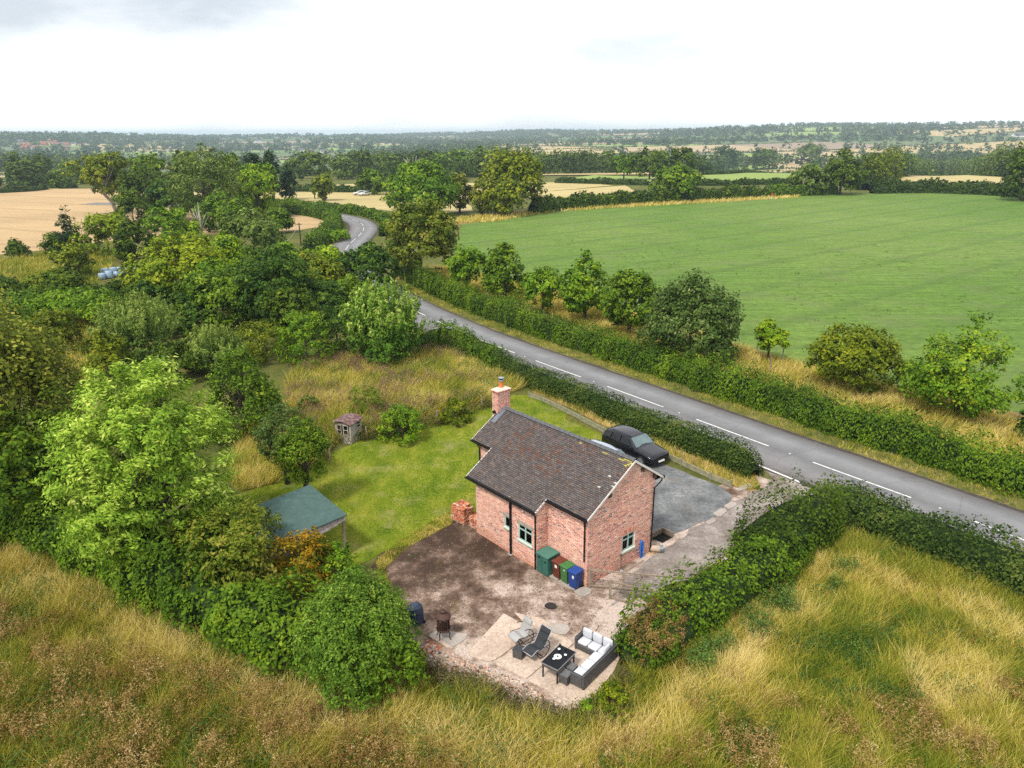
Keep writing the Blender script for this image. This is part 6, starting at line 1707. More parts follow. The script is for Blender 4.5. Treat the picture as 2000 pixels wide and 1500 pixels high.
for q in range(9):
    a = random.uniform(0, 6.28); l = random.uniform(.25, .6) * h; z = random.uniform(.3, .6) * h
    k.tube([(0, 0, z * .5), (math.cos(a) * l * .4, math.sin(a) * l * .4, z + l * .3), (math.cos(a) * l * .7, math.sin(a) * l * .7, z + l * .75)], [.12, .08, .03], 5)
k.tube([(0, 0, 0), (0.2, 0, h * .5), (0.1, .1, h)], [.25, .15, .04], 6); k.build('branches', PALE_BARK, db, True)

# trees along the far side of the pasture
tree('huge dense dark green chestnut at the corner of the pasture', 998, 418, 281, 156, 'olive', 'dome', .04, 15000, lob=.2)
tree('broad green tree with bare dead top branches by the stubble', 822, 420, 306, 158, 'fresh', 'dome', .04, 13000, lob=.34)
tree('purplish tinted tree at the right of the dead topped tree', 898, 415, 335, 56, 'bronze', 'round', .1, 2600, lob=.4)
P = at(812, 410); db = thing('dead_branches', 'bare grey dead branches above the broad green tree', 'branches', P); h = top_z(P, 304); k = MB()
for q in range(12):
    a = random.uniform(0, 6.28); l = random.uniform(.12, .3) * h
    k.tube([(0, 0, h * .62), (math.cos(a) * l * .5, math.sin(a) * l * .5, h * .8), (math.cos(a) * l, math.sin(a) * l, h * random.uniform(.88, 1))], [.22, .14, .04], 5)
k.build('branches', PALE_BARK, db, True)
tree('round fresh bush tree on the far pasture hedge', 1315, 392, 316, 108, 'mid', 'round', .04, 7000, lob=.2)
tree('grey green tree left of the dark oak on the far pasture edge', 1580, 380, 318, 80, 'grey', 'round', .05, 4500)
tree('dark oak standing on the far edge of the pasture', 1640, 380, 289, 88, 'dark', 'round', .15, 5500, lob=.3)
tree('large dark tree cut by the right edge beyond the pasture', 1995, 392, 276, 90, 'dark', 'oval', .05, 6500)
tree('slender ivy clad ash beside the lane', 634, 392, 332, 40, 'olive', 'oval', .1, 2200, lob=.4)
tree('bare thin sapling left of the ivy clad ash', 615, 388, 350, 16, 'grey', 'oval', .3, 240, lob=.5)
tree('round green tree in the hedge by the white cars', 727, 380, 326, 62, 'mid', 'round', .1, 3200)
tree('tall loose tree behind the dark chestnut', 940, 345, 281, 52, 'grey', 'oval', .1, 2500)
MIDS = [(1186, 338, 293, 38, 'grey', 'slim grey green tree with a visible trunk in the straw field', .3), (1218, 352, 298, 54, 'mid', 'spreading tree with ivy trunk left of the dark pair', .3), (1268, 352, 288, 66, 'dark', 'dark broad tree in the hedge line of the pale green field', .12), (1330, 352, 285, 60, 'dark', 'dark tree rising behind the round bush tree', .1), (1112, 330, 310, 12, 'dark', 'tiny dark tree in the straw field', .2), (1490, 332, 288, 54, 'dark', 'dark spreading oak at the edge of the pale green field', .2), (1410, 330, 282, 70, 'far', 'dark woodland edge tree left of the spreading oak', .05), (1580, 322, 277, 46, 'grey', 'tall two headed tree with pale trunk on the skyline', .35)]
for u, vb, vt, w, pal, lab, cl in MIDS: tree(lab, u, vb, vt, w, pal, 'round', cl, 1800, lob=.3, nb=5)

# ------------------------------------------------------------------ hedges
def wp(*q): return [tuple(p) for p in gp(*q)]
hedge('trimmed hedge between the parking place and the road', smooth_path(wp((868, 672), (940, 702), (1020, 742), (1100, 775), (1210, 822), (1330, 868), (1430, 908), (1474, 934)), .5), 1.75, 1.6, 'trim', 200, .12, top_amp=.06, rough=.16)
hedge('rough overgrown hedge beside the road left of the trimmed one', smooth_path(wp((826, 690), (850, 672), (880, 672), (930, 700), (990, 730)), .5), 2.0, 2.0, 'mid', 120, .16, top_amp=.2, rough=.4)
RH = offset_path(RC, -RW - 3.2); RHp = [tuple(q) for q in RH if q[1] > 14 and q[1] < 108]
hedge('long ragged hawthorn hedge on the pasture side of the road', RHp, 2.5, 2.1, 'mid', 150, .18, shoots=.4, top_amp=.20, rough=.42)
hedge('thick dark hedge on the near side of the drive entrance', smooth_path(wp((1236, 1310), (1262, 1270), (1330, 1225), (1430, 1165), (1500, 1120), (1540, 1070)), .5), 2.9, 1.9, 'mid', 165, .13, top_amp=.24, rough=.55, hmul=([0, .25, .6, 1], [.72, .85, .95, 1.12]))
hedge('tall bushy hedge corner at the drive entrance', smooth_path(wp((1462, 1120), (1530, 1070), (1590, 1040), (1640, 1050)), .5), 3.4, 2.5, 'dark', 160, .135, top_amp=.2, rough=.5)
NH = offset_path(RC, RW + 1.75); NHp = [tuple(q) for q in NH if 10 < q[1] < 37.2]
hedge('roadside hedge of bramble and hawthorn on the near side of the road', NHp, 2.7, 1.9, 'trim', 150, .135, top_amp=.18, rough=.40)
hedge('ivy covered boundary hedge left of the yard', smooth_path(wp((-150, 960), (0, 1010), (120, 1065), (240, 1120), (360, 1185), (470, 1235), (560, 1270), (650, 1300)), .5), 3.0, 2.9, 'mid', 165, .16, top_amp=.22, rough=.5)
hedge('dark hedge along the far corner of the wheat field and lane', smooth_path([(-34.8, 128), (-36, 142), (-37.5, 158), (-40, 172), (-46, 186), (-58, 199), (-76, 210)], 1.0), 3.0, 2.6, 'mid', 26, .42, shoots=.25)
hedge('low hedge on the outer side of the road bend', [tuple(q) for q in offset_path(RC, -RW - 2.2) if 150 < q[1] < 236], 2.2, 2.2, 'mid', 26, .42)
hedge('tall hedgerow between the great chestnut and the pasture gate', smooth_path(wp((1040, 418), (1090, 410), (1180, 403), (1260, 398), (1400, 390), (1480, 386)), 1.5), 3.8, 3.5, 'dark', 14, .75, top_amp=.2)
hedge('lower hedge run along the far right of the pasture', smooth_path(wp((1490, 386), (1560, 382), (1630, 379)), 1.5), 3.4, 3.4, 'mid', 12, .75, top_amp=.2)
hedge('dark clipped hedge below the golden field', smooth_path(wp((1702, 378), (1800, 376), (1900, 379), (2010, 386), (2080, 392)), 1.5), 3.6, 4.0, 'far', 10, .85, top_amp=.12)
hedge('row of loose pale scrub trees climbing beside the golden field', smooth_path(wp((1690, 372), (1716, 356), (1740, 346)), 1.5), 8, 9.0, 'olive', 5, 1.1, top_amp=.3, rough=.5)
hedge('row of scrub trees along the top of the golden field', smooth_path(wp((1735, 343), (1800, 340), (1880, 340), (1965, 343)), 2.0), 9, 9.5, 'grey', 4, 1.3, top_amp=.3, rough=.5)
FIELD_HEDGES = [((1085, 357, 1200, 360, 1265, 362), 'dark hedge between pale green field and straw field, left run'), ((1370, 344, 1450, 341, 1540, 338), 'hedge across the upper pale green field'), ((1080, 333, 1150, 332), 'low far hedge in the straw field'), ((560, 374, 620, 374, 690, 376, 760, 374), 'straight clipped hedge behind the white cars'), ((1360, 363, 1440, 362, 1560, 358), 'dark field hedge behind the pasture hedgerow'), ((0, 377, 60, 374, 90, 370), 'dark hedge at the back of the wheat field, left run'), ((118, 366, 150, 364), 'short hedge island at the back of the wheat field')]
for q, lab in FIELD_HEDGES:
    hedge(lab, smooth_path(wp(*zip(q[::2], q[1::2])), 2.0), 2.6, 2.1, 'far', 9, .9, top_amp=.2)

# ------------------------------------------------------------------ grasses
GRASS = leaf_mat('grass_blades', [(.034, .085, .006), (.105, .172, .011), (.265, .262, .022), (.52, .42, .075), (.72, .58, .24)], .2, .7, .2)
PLUME = leaf_mat('seed_heads', [(.13, .07, .020), (.24, .145, .045), (.37, .245, .095), (.52, .39, .20)], .2, .9, .05)
WEED = leaf_mat('weed_leaves', [(.016, .050, .008), (.035, .095, .012), (.075, .150, .018), (.15, .21, .03)], .2, .55, .25)
def line_dist(xy, path):
    d = np.full(len(xy), 1e9)
    for a, b in zip(path[:-1], path[1:]):
        a, b = np.array(a[:2]), np.array(b[:2]); t = np.clip(((xy - a) @ (b - a)) / ((b - a) @ (b - a)), 0, 1); d = np.minimum(d, np.hypot(*(xy - a - t[:, None] * (b - a)).T))
    return d
FL = gp((-220, 985), (0, 1042), (150, 1100), (300, 1165), (560, 1265), (800, 1345), (900, 1345), (1010, 1405), (1060, 1420), (1090, 1640), (-220, 1640))
FR_ = gp((1060, 1420), (1130, 1400), (1215, 1350), (1215, 1290), (1290, 1215), (1440, 1140), (1530, 1050), (1640, 1045), (1850, 1110), (2000, 1170), (2200, 1250), (2250, 1640), (1090, 1640))
gold_l = gp((-150, 1010), (0, 1075), (150, 1165), (330, 1270), (560, 1390), (800, 1440), (1000, 1480))
gold_r = gp((1500, 1085), (1600, 1110), (1750, 1150), (1900, 1200), (2080, 1300)); gold_r2 = gp((1080, 1480), (1250, 1440), (1400, 1330), (1560, 1180))
greenp = gp((1590, 1265), (1760, 1245), (1775, 1370), (1690, 1380), (1560, 1330)); straw = gp((1760, 1290), (1950, 1300), (1950, 1390), (1790, 1390))
def meadow(name, poly, n, h0, h1, w, lean, base, z=None):
    xy = sample_poly(poly, n); nz = vnoise(xy[:, 0], xy[:, 1], 2.2, 41) * .6 + vnoise(xy[:, 0], xy[:, 1], .7, 42) * .4
    tuft = vnoise(xy[:, 0], xy[:, 1], .35, 43)
    v = base(xy) + .55 * (nz - .5) + .42 * (tuft - .5) + rng.normal(0, .14, n)
    V, F, v = blades(xy, h0, h1, w, lean, np.clip(v, 0, 1), z)
    sw_ = np.stack([vnoise(xy[:, 0], xy[:, 1], .6, 45) - .5, vnoise(xy[:, 0], xy[:, 1], .6, 46) - .5], 1) * .8 * (h0 + h1) * .5
    V = V.reshape(-1, 3, 3); V[:, 2, :2] += sw_; V = V.reshape(-1, 3)
    k = .55 + .9 * vnoise(xy[:, 0], xy[:, 1], 1.4, 44) * .8 + .25 * tuft
    V = V.reshape(-1, 3, 3); V[:, 2, 2] *= k; V[:, 2, :2] = V[:, 0, :2] + (V[:, 2, :2] - V[:, 0, :2]) * k[:, None]
    return tag(obj(name, np_mesh(name, V.reshape(-1, 3), F, GRASS, v)), kind='stuff')
def front_l(xy):
    d = line_dist(xy, gold_l); return .49 + .33 * np.exp(-(d / 1.1) ** 2) - .06 * sstep(2, 5, d)
def front_r(xy):
    d = np.minimum(line_dist(xy, gold_r), line_dist(xy, gold_r2) * 1.1); v = .48 + .32 * np.exp(-(d / 1.2) ** 2)
    v = np.where(in_poly(xy[:, 0], xy[:, 1], greenp), .36, v); return np.where(in_poly(xy[:, 0], xy[:, 1], straw), .72, v)
meadow('long_grass', FL, 200000, .25, .80, .028, (.22, -.14), front_l)
meadow('long_grass', FR_, 180000, .20, .68, .028, (.12, .06), front_r)
MEADB = gp((560, 740), (640, 705), (760, 705), (850, 690), (900, 700), (960, 735), (1020, 758), (960, 783), (880, 802), (800, 822), (720, 848), (650, 872), (600, 850), (560, 800))
meadow('meadow_grass', MEADB, 60000, .4, 1.0, .045, (.2, .1), lambda q: .60 + .0 * q[:, 0])
meadow('meadow_grass', gp((-60, 700), (60, 640), (180, 625), (230, 660), (220, 720), (120, 760)), 16000, .5, 1.1, .06, (.2, .1), lambda q: .62 + 0 * q[:, 0])
meadow('meadow_grass', gp((480, 830), (560, 820), (620, 905), (540, 945), (470, 960), (440, 940)), 14000, .35, .8, .035, (.2, .1), lambda q: .66 + 0 * q[:, 0])
meadow('meadow_grass', gp((-40, 520), (90, 495), (230, 500), (190, 560), (60, 600), (-40, 600)), 16000, .5, 1.0, .10, (.2, .1), lambda q: .48 + 0 * q[:, 0])
meadow('golden_grass', gp((770, 545), (860, 552), (1010, 590), (1140, 640), (1270, 690), (1420, 725), (1560, 770), (1740, 840), (2060, 940), (2120, 870), (1880, 790), (1640, 735), (1480, 690), (1330, 640), (1180, 598), (1000, 550), (860, 522)), 70000, .35, .8, .05, (.3, -.15), lambda q: .74 + 0 * q[:, 0])
meadow('golden_grass', gp((800, 440), (960, 434), (1090, 413), (1260, 403), (1560, 386), (1560, 382), (1260, 396), (960, 420), (860, 430)), 9000, .4, 1.0, .22, (.2, 0), lambda q: .78 + 0 * q[:, 0])
meadow('lawn_edge_grass', gp((735, 1095), (775, 1060), (870, 1003), (905, 995), (880, 1025), (800, 1068), (752, 1110), (760, 1150), (735, 1140)), 9000, .04, .16, .03, (.1, .1), lambda q: .62 + 0 * q[:, 0])
meadow('bank_grass', HEDGEBANK, 9000, .15, .5, .03, (.1, .1), lambda q: .72 + 0 * q[:, 0])
meadow('verge_grass', [tuple(q) for q in offset_path(RC[:75], -RW - .45)] + [tuple(q) for q in offset_path(RC[:75], -RW - 2.2)[::-1]], 40000, .05, .22, .04, (.1, 0), lambda q: .42 + 0 * q[:, 0])
meadow('verge_grass', [tuple(q) for q in offset_path(RC[30:95], RW + .4)] + [tuple(q) for q in offset_path(RC[30:95], RW + 1.5)[::-1]], 14000, .1, .4, .05, (.1, 0), lambda q: .36 + 0 * q[:, 0])
lawn_in = sample_poly(LAWN, 52000)
lv = .40 + .55 * (vnoise(lawn_in[:, 0], lawn_in[:, 1], 1.6, 51) - .5) + .3 * (vnoise(lawn_in[:, 0], lawn_in[:, 1], .5, 52) - .5) + rng.normal(0, .07, len(lawn_in))
V, F, v = blades(lawn_in, .03, .09, .035, (.1, .1), np.clip(lv, 0, .8), .016, .5); tag(obj('lawn_grass', np_mesh('lawn_grass', V, F, GRASS, v)), kind='stuff')

def clumps(name, xy, h0, h1, r, per, leaf, mat, vb=.5, aspect=.5, up=.4, kind='stuff', tall=1.1, cv=.12, lv=.16):
    n = len(xy); h = rng.uniform(h0, h1, n); k = np.repeat(np.arange(n), per); m = len(k)
    off = rng.normal(size=(m, 3)) * np.array([r, r, r * tall]); z0 = terrain(xy[:, 0], xy[:, 1])
    C = np.concatenate([xy, (z0 + h)[:, None]], 1)[k] + off; C[:, 2] = np.maximum(C[:, 2], z0[k] + .03)
    N = off / r * .5 + rng.normal(size=(m, 3)) * .5 + np.array([0, 0, .5]); T = rng.normal(size=(m, 3)) * .7 + np.array([0, 0, up])
    V, F = diamonds(C, N, T, leaf * rng.uniform(.6, 1.4, m), leaf * aspect)
    v = np.clip(vb + rng.normal(0, cv, n)[k] + rng.normal(0, lv, m), 0, 1)
    return tag(obj(name, np_mesh(name, V, F, mat, v)), kind=kind)
def keep(xy, f, thr): return xy[f(xy) > thr]
nzf = lambda s, sd: (lambda q: vnoise(q[:, 0], q[:, 1], s, sd) + .25 * rng.random(len(q)))
pl = gp((-200, 1180), (0, 1190), (120, 1260), (300, 1310), (480, 1330), (620, 1400), (760, 1470), (900, 1500), (950, 1640), (-220, 1640))
xy = keep(sample_poly(pl, 5600), nzf(.9, 61), .66); clumps('seed_heads', xy, .30, .85, .08, 22, .085, PLUME, .48, .34, 1.3, tall=2.0, cv=.2, lv=.08)
xy = keep(sample_poly(gp((1080, 1540), (1240, 1420), (1420, 1330), (1620, 1370), (1800, 1370), (2000, 1330), (2200, 1380), (2200, 1640), (1090, 1640)), 3000), nzf(.8, 62), .74); clumps('seed_heads', xy, .30, .75, .08, 22, .085, PLUME, .48, .34, 1.3, tall=2.0, cv=.2, lv=.08)
xy = keep(sample_poly(FL, 4200), nzf(1.5, 63), .68); clumps('meadow_weeds', xy, .10, .45, .15, 22, .10, WEED, .45)
xy = keep(sample_poly(FR_, 2200), nzf(1.8, 64), .74); clumps('meadow_weeds', xy, .10, .40, .15, 22, .10, WEED, .45)
xy = sample_poly(gp((1540, 1250), (1790, 1230), (1810, 1390), (1690, 1400), (1520, 1340)), 900); xy = xy[vnoise(xy[:, 0], xy[:, 1], .9, 81) > .56]; clumps('clover_patch', xy, .06, .28, .12, 24, .09, WEED, .38)
DOCK = leaf_mat('rusty_dock', [(.06, .030, .008), (.125, .070, .020), (.205, .120, .038), (.28, .20, .075)], .2, .9, .05)
xy = keep(sample_poly(gp((-220, 1120), (0, 1130), (140, 1215), (330, 1300), (620, 1390), (900, 1480), (1000, 1640), (-220, 1640)), 4200), nzf(1.1, 82), .58); clumps('rusty_weeds', xy, .12, .55, .14, 22, .085, DOCK, .5, .4, .9, tall=1.6, cv=.18, lv=.12)
xy = keep(sample_poly(FR_, 1500), nzf(1.3, 83), .72); clumps('rusty_weeds', xy, .10, .40, .13, 20, .085, DOCK, .5, .4, .9, tall=1.6, cv=.18, lv=.12)
xy = sample_poly(gp((1270, 1345), (1345, 1300), (1440, 1225), (1530, 1160), (1620, 1110), (1720, 1120), (1640, 1160), (1540, 1215), (1450, 1280), (1360, 1340)), 520); xy = xy[vnoise(xy[:, 0], xy[:, 1], .9, 88) > .48]; clumps('hedge_foot_weeds', xy, .1, .75, .18, 30, .11, WEED, .6, cv=.22)
xy = sample_poly(gp((1240, 1320), (1215, 1260), (1300, 1205), (1345, 1230), (1330, 1290), (1280, 1330)), 130); clumps('willowherb', xy, .8, 1.5, .09, 40, .08, PLUME, .3, .4, 1.2)
xy = keep(sample_poly(MEADB, 2600), nzf(3.0, 66), .62); clumps('willowherb', xy, .6, 1.1, .13, 16, .11, leaf_mat('faded_willowherb', [(.10, .055, .045), (.20, .115, .085), (.26, .17, .11), (.18, .19, .06)], .2, .9, .05), .45, .4, .8)
xy = keep(sample_poly(MEADB, 1600), nzf(2.5, 67), .70); clumps('meadow_weeds', xy, .2, .7, .18, 18, .15, WEED, .5)
xy = sample_poly(gp((640, 905), (655, 872), (720, 862), (800, 850), (880, 826), (960, 796), (1000, 785), (960, 790), (880, 815), (800, 835), (720, 850), (650, 862), (610, 890)), 380); clumps('lawn_edge_weeds', xy, .15, .6, .16, 22, .12, leaf_mat('mixed_edge_weeds', [(.030, .055, .010), (.075, .090, .016), (.17, .14, .035), (.28, .19, .07)], .2, .8, .1), .5)
xy = sample_poly(gp((815, 1290), (900, 1318), (1000, 1362), (1100, 1398), (1200, 1370), (1215, 1310), (1235, 1330), (1190, 1420), (1090, 1430), (980, 1400), (860, 1345)), 460); clumps('dry_brambles', xy, .08, .38, .16, 24, .09, leaf_mat('dry_bramble', [(.035, .035, .012), (.08, .07, .025), (.15, .12, .05), (.10, .13, .03)], .2, .8, .1), .45)
xy = sample_poly(gp((770, 470), (760, 510), (800, 540), (900, 560), (1010, 590), (1000, 580), (900, 548), (820, 530)), 60); clumps('roadside_weeds', xy, .1, .4, .2, 16, .2, WEED, .4)
xy = sample_poly(YARD, 240); clumps('yard_weeds', xy[nzf(1.2, 70)(xy) > .75], .01, .05, .08, 12, .05, WEED, .5)
xy = sample_poly([tuple(q) for q in PAST], 4200); xy = xy[(np.hypot(xy[:, 0], xy[:, 1]) < 150) & (vnoise(xy[:, 0], xy[:, 1], 6, 72) > .55)]; clumps('pasture_weeds', xy, .03, .10, .16, 10, .16, WEED, .6, .5, .3)
# ------------------------------------------------------------------ the far country
FARM = {
 'straw': crop_mat('far_straw', (.40, .30, .165), .4, 20), 'gold': crop_mat('far_gold', (.42, .32, .15), 1.2, 20),
 'green': crop_mat('far_green', (.085, .145, .040), .9, 20, .9), 'pale': crop_mat('far_pale_green', (.22, .29, .065), .2, 18),
 'brown': crop_mat('far_brown', (.27, .20, .135), .7, 20), 'dull': crop_mat('far_dull_green', (.115, .145, .055), 2.0, 20, .9)}
fr = np.random.default_rng(19)
far_tree_pts = []; hedge_lines = []; wood_pts = []
def grid_fields(sx, sy, rot, dmin, dmax, seed):
    r = np.random.default_rng(seed); c, s = math.cos(rot), math.sin(rot); n = int(dmax / min(sx, sy)) + 2
    node = {}
    def nodep(i, j):
        if (i, j) not in node: node[(i, j)] = np.array([(i + r.uniform(-.24, .24)) * sx, (j + r.uniform(-.24, .24)) * sy])
        p = node[(i, j)]; return np.array([p[0] * c - p[1] * s, p[0] * s + p[1] * c])
    for i in range(-n, n):
        for j in range(-n, n):
            Q = [nodep(i, j), nodep(i + 1, j), nodep(i + 1, j + 1), nodep(i, j + 1)]; m = sum(Q) / 4; D = math.hypot(*m)
            if m[1] < 50 or not dmin < D < dmax or abs(math.degrees(math.atan2(m[0], m[1]))) > 42: continue
            azd = math.degrees(math.atan2(m[0], m[1])); right = azd > 5
            k = r.random()
            if k < (.06 if right else .20) * (1.6 if float(terrain(m[0], m[1])) > 6 else .8): wood_pts.append((Q, D)); mat = 'dull'
            else: mat = r.choice(['straw', 'gold', 'green', 'pale', 'brown', 'dull'], p=([.36, .14, .14, .16, .10, .10] if right else [.14, .08, .26, .22, .06, .24]))
            drape('field', Q, FARM[mat], .35, 30)
            for a, b in ((Q[0], Q[1]), (Q[0], Q[3])):
                if r.random() < .82: hedge_lines.append((a, b, D))
grid_fields(170, 120, .5, 440, 1500, 3)
grid_fields(330, 230, .35, 1500, 5200, 4)
# named fields seen between the trees beyond the pasture
drape('field', gp((1060, 344), (1370, 342), (1372, 332), (1062, 334)), FARM['gold'], .5, 12)
drape('field', gp((1090, 354), (1270, 358), (1280, 345), (1160, 344)), FARM['pale'], .55, 12)
drape('field', gp((1366, 358), (1560, 357), (1550, 339), (1372, 341)), FARM['pale'], .6, 12)
drape('field', gp((1362, 331), (1530, 334), (1500, 325), (1360, 322)), FARM['pale'], .65, 12)

# hedges along the field edges, one mass of foliage
C, Sz = [], []
for a, b, D in hedge_lines:
    ln = np.hypot(*(b - a)); leaf = 1.0 + D * .0008; n = int(ln / (leaf * .34)); t = fr.random(n); p = a + (b - a) * t[:, None] + fr.normal(0, .8, (n, 2))
    gap = vnoise(t * ln, 0 * t, 45, int(D) % 97) > .14; p = p[gap]; z = terrain(p[:, 0], p[:, 1]) + .4 + fr.random(len(p)) * (1.4 + leaf * .25)
    C.append(np.column_stack([p, z])); Sz.append(np.full(len(p), leaf))
    for _ in range(fr.poisson(ln / (150 if D < 1500 else 230))):
        q = a + (b - a) * fr.random(); far_tree_pts.append((q, D))
C = np.vstack(C); Sz = np.concatenate(Sz)
V, F = diamonds(C, fr.normal(size=(len(C), 3)) + np.array([0, -.3, .9]), fr.normal(size=(len(C), 3)) + np.array([0, 0, .2]), Sz * fr.uniform(.8, 1.5, len(C)), Sz)
tag(obj('far_hedges', np_mesh('far_hedges', V, F, LEAF['far'], np.clip(fr.normal(.45, .2, len(C)), 0, 1))), kind='stuff')
for Q, D in wood_pts:
    A = abs(np.cross(Q[2] - Q[0], Q[3] - Q[1])) / 2; n = int(A / (230 if D < 1500 else 1000))
    for _ in range(n):
        s, t = fr.random(2); far_tree_pts.append((Q[0] * (1 - s) * (1 - t) + Q[1] * s * (1 - t) + Q[2] * s * t + Q[3] * (1 - s) * t, D))
# belts of trees that close the middle distance
def belt(pts, n, spread):
    P = [at(u, v)[:2] for u, v in pts]; P = resample(P, 5)
    for _ in range(n):
        q = P[fr.integers(len(P))] + fr.normal(0, spread, 2); far_tree_pts.append((q, math.hypot(*q)))
belt([(0, 362), (60, 360), (110, 358), (170, 352)], 25, 18)
belt([(0, 352), (120, 345), (200, 340)], 19, 28)
belt([(560, 352), (640, 345), (720, 340), (800, 345), (920, 345)], 38, 36)
belt([(560, 338), (700, 325), (850, 320), (940, 325)], 24, 45)
belt([(1060, 322), (1150, 320), (1260, 320), (1340, 320)], 44, 21)
belt([(1350, 322), (1420, 320), (1500, 318), (1560, 320), (1700, 322), (1800, 325)], 52, 25)
belt([(1560, 335), (1640, 330), (1690, 335), (1760, 330), (1840, 330)], 27, 18)
belt([(1800, 330), (1900, 330), (2000, 330), (2100, 330)], 27, 36)
belt([(1650, 300), (1800, 300), (1950, 298)], 27, 108)
belt([(200, 330), (380, 322), (560, 318)], 27, 54)
for v, n, sp in ((300, 40, 90), (288, 50, 140), (279, 60, 200), (272, 70, 260)): belt([(-60, v + 6), (300, v + 3), (600, v), (900, v), (1200, v - 1)], n, sp)
for v, n, sp in ((276, 40, 140), (265, 50, 200)): belt([(1200, v), (1600, v - 3), (2060, v - 8)], n, sp)

for _ in range(130):                                # woods along the ridges
    D = fr.uniform(1500, 4400); a = math.radians(fr.choice([fr.uniform(-40, 8), fr.uniform(-40, 8), fr.uniform(8, 40)])); c = np.array([math.sin(a) * D, math.cos(a) * D]); t = np.array([math.cos(a), -math.sin(a)])
    for _ in range(int(fr.uniform(8, 30))): far_tree_pts.append((c + t * fr.normal(0, D * .045) + fr.normal(0, 22, 2), D))
def far_tree_mesh(n, prof, seed):
    V, F, v, _ = crown_leaves(.5, .06, 1.0, prof, n, 0.27 if n < 200 else .12, (.16 if n > 200 else .28), clump=.21, inner=.3, per=14 if n > 200 else 4); return V, F, v
variants = [far_tree_mesh(520, p, i) for i, p in enumerate(['round', 'dome', 'oval', 'round', 'dome', 'pear'])]
tiny = [crown_leaves(.5, .06, 1.0, p, 24, .46, .2, clump=.2, inner=.1, per=2)[:3] for p in ('round', 'dome', 'oval')]
small = [far_tree_mesh(48, p, i) for i, p in enumerate(['round', 'dome', 'oval'])]
far_pals = ['far', 'dark', 'mid', 'deep', 'far', 'grey']
meshes = []
for i, (V, F, v) in enumerate(variants):
    for pal in ('far', 'dark', 'grey', 'mid') if i < 3 else ('far', 'dark'): meshes.append(np_mesh('crown', V, F, LEAF[pal], v))
far_tree_pts = [(q, math.hypot(*q)) for q, D in far_tree_pts if math.hypot(*q) > 330 and q[1] > 0]
# keep clear of the open fields named above and of the gold field
far_tree_pts.sort(key=lambda e: e[1])
near, rest = far_tree_pts[:295], far_tree_pts[295:]
def far_label(q, D):
    a = math.degrees(math.atan2(q[0], q[1]))
    zone = [(-24, 'behind the wheat field at the left'), (-16, 'behind the tall trees of the left group'), (-6, 'beyond the stubble field and the white cars'), (2, 'behind the great dark chestnut'), (10, 'behind the straw field right of the chestnut'), (20, 'behind the pale green fields'), (27, 'beyond the dark oak and scrub row'), (90, 'beyond the golden field at the right')]
    z = next(t for lim, t in zone if a < lim); k = 'near belt' if D < 560 else 'hazier second belt'
    return ('dusky' if D < 560 else 'hazy') + ' tree of the ' + k + ' ' + z, 'trees of the ' + k + ' ' + z
for q, D in near:
    h = fr.uniform(5.5, 15) * (1.0 if D < 900 else 1.1); w = h * fr.uniform(.8, 1.4)
    o = obj('far_tree', meshes[fr.integers(len(meshes))]); o.location = (q[0], q[1], float(terrain(*q)) - .3); o.scale = (w, w, h); o.rotation_euler.z = fr.uniform(0, 6.28)
    lab, grp = far_label(q, D); tag(o, lab, 'tree', grp)
Vs, Fs, vs_ = [], [], []; off = 0
for q, D in rest:
    V, F, v = (small if D < 1700 else tiny)[fr.integers(3)]
    h = fr.uniform(9, 16) * (1 + .12 * (D > 2000)); w = h * fr.uniform(.8, 1.5); a = fr.uniform(0, 6.28); ca_, sa_ = math.cos(a), math.sin(a)
    Vs.append(np.column_stack([(V[:, 0] * ca_ - V[:, 1] * sa_) * w + q[0], (V[:, 0] * sa_ + V[:, 1] * ca_) * w + q[1], V[:, 2] * h + float(terrain(*q)) - .4])); Fs.append(F + off); off += len(V); vs_.append(np.clip(v + fr.normal(0, .12), 0, 1))
tag(obj('far_woods', np_mesh('far_woods', np.vstack(Vs), np.vstack(Fs), LEAF['far'], np.concatenate(vs_))), kind='stuff')

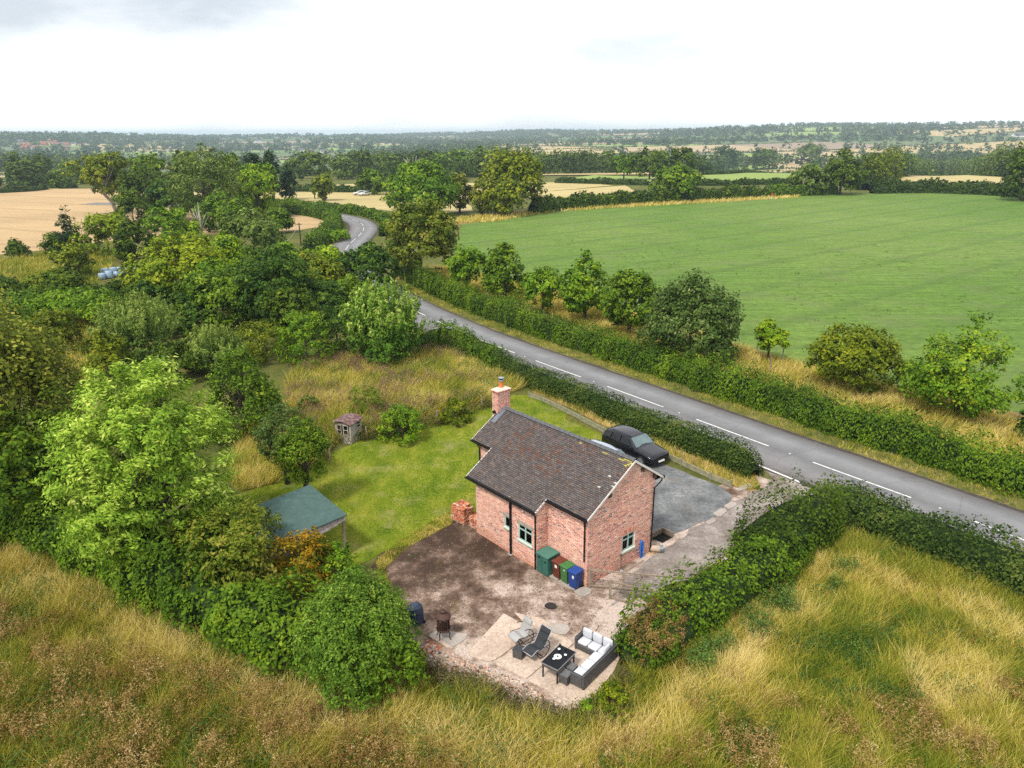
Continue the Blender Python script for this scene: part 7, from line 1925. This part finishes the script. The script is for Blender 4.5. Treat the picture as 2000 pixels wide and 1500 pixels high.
# ------------------------------------------------------------------ far houses
M_FWHITE = plain('white_render', (.66, .64, .60), .8, 0, .08, .5, .2); M_FBRICK = plain('far_brick', (.30, .15, .10), .85, 0, .15, .5, .2); M_FROOF = plain('far_slate', (.10, .10, .11), .8, 0, .2, .4, .3); M_FRED = plain('far_red_tile', (.24, .095, .06), .8, 0, .2, .4, .2); M_FWIN = plain('far_window', (.03, .035, .04), .15, 0, .1, 1, .6)
def far_house(label, u, v, w, d, h, rot, wall_m, roof_m, group=None, name='farmhouse', cat='house'):
    P = at(u, v); r = thing(name, label, cat, (P[0], P[1], P[2] - .3), rot, group)
    k = MB(); k.box(-w / 2, -d / 2, 0, w / 2, d / 2, h); rise = d * .38
    k.hull([(-w / 2, -d / 2, h), (-w / 2, d / 2, h), (-w / 2, 0, h + rise)], [(w / 2, -d / 2, h), (w / 2, d / 2, h), (w / 2, 0, h + rise)]); k.build('wall', wall_m, r)
    k = MB(); e = .4
    for s in (-1, 1): k.hull([(-w / 2 - e, s * (d / 2 + e), h - e * .6), (-w / 2 - e, 0, h + rise + .12), (-w / 2 - e, 0, h + rise + .32), (-w / 2 - e, s * (d / 2 + e), h - e * .6 + .2)], [(w / 2 + e, s * (d / 2 + e), h - e * .6), (w / 2 + e, 0, h + rise + .12), (w / 2 + e, 0, h + rise + .32), (w / 2 + e, s * (d / 2 + e), h - e * .6 + .2)])
    rf_ = k.build('roof', roof_m, r)
    if cat == 'house':
        k = MB(); k.box(w / 2 - 1.2, -.5, h + rise - .4, w / 2 - .2, .5, h + rise + 1.3); k.build('chimney', M_FBRICK, rf_)
        for x in np.arange(-w / 2 + 1.5, w / 2 - 1, 3.0):
            for z in (1.0, 3.4):
                if z + 1.2 < h: k = MB(); k.box(x - .55, -d / 2 - .04, z, x + .55, -d / 2 - .005, z + 1.2); k.build('window', M_FWIN, r)
    return r
far_house('white farmhouse with gables standing alone in the valley', 693, 305, 13, 9, 5.6, .15, M_FWHITE, M_FROOF)
far_house('white house left end of the small hillside group', 588, 297, 13, 8, 5.0, .3, M_FWHITE, M_FROOF, 'white houses of the hillside group')
far_house('grey roofed house in the middle of the small hillside group', 606, 298, 11, 8, 5.0, -.2, M_FBRICK, M_FROOF, 'white houses of the hillside group')
far_house('white gabled house right end of the small hillside group', 632, 300, 12, 8, 5.4, .4, M_FWHITE, M_FROOF, 'white houses of the hillside group')
far_house('pale house on the skyline slope left of centre', 504, 279, 22, 10, 6, .1, M_FWHITE, M_FROOF)
far_house('long low pale farm shed in the valley, centre of the photo', 900, 313, 30, 12, 4, .05, M_FWHITE, M_FROOF, None, 'farm_shed', 'shed')
far_house('grey farm shed left of the long pale shed', 868, 314, 16, 10, 4, .05, M_FROOF, M_FROOF, None, 'farm_shed', 'shed')
far_house('large white barn roof on the hill at the right edge', 1990, 268, 30, 14, 4, .1, M_FWHITE, M_FROOF, None, 'farm_shed', 'shed')
for i in range(26):
    u, v = fr.uniform(40, 165), fr.uniform(276, 294)
    far_house('red roofed brick house in the hazy village at the left', u, v, fr.uniform(10, 16), 8, 5, fr.uniform(-.6, .6), [M_FBRICK, M_FBRICK, M_FWHITE][i % 3], M_FRED if i % 4 else M_FROOF, 'houses of the hazy village', 'village_house')
for u, v, w_ in ((12, 327, 'left'), (24, 324, 'right')):
    far_house(w_ + ' of two brick houses among trees at the far left edge', u, v, 14, 9, 5, .3, M_FBRICK, M_FRED, 'brick houses at the far left edge', 'village_house')

# ------------------------------------------------------------------ haze
hz = bpy.data.materials.new('haze_air'); hz.use_nodes = True; nt = hz.node_tree; nt.nodes.clear()
vo = nd(nt, 'ShaderNodeVolumePrincipled'); vo.inputs['Color'].default_value = (.60, .74, .90, 1); vo.inputs['Density'].default_value = .00016; vo.inputs['Anisotropy'].default_value = .2
ou = nd(nt, 'ShaderNodeOutputMaterial'); lk(nt, vo.outputs[0], ou.inputs['Volume'])
k = MB(); zmax = max(float(TV[:, 2].max()) + 32, CAM_H + 8); k.box(-12500, -12500, float(TV[:, 2].min()) - 1.5, 12500, 12500, zmax)
tag(k.build('haze', hz), kind='stuff')
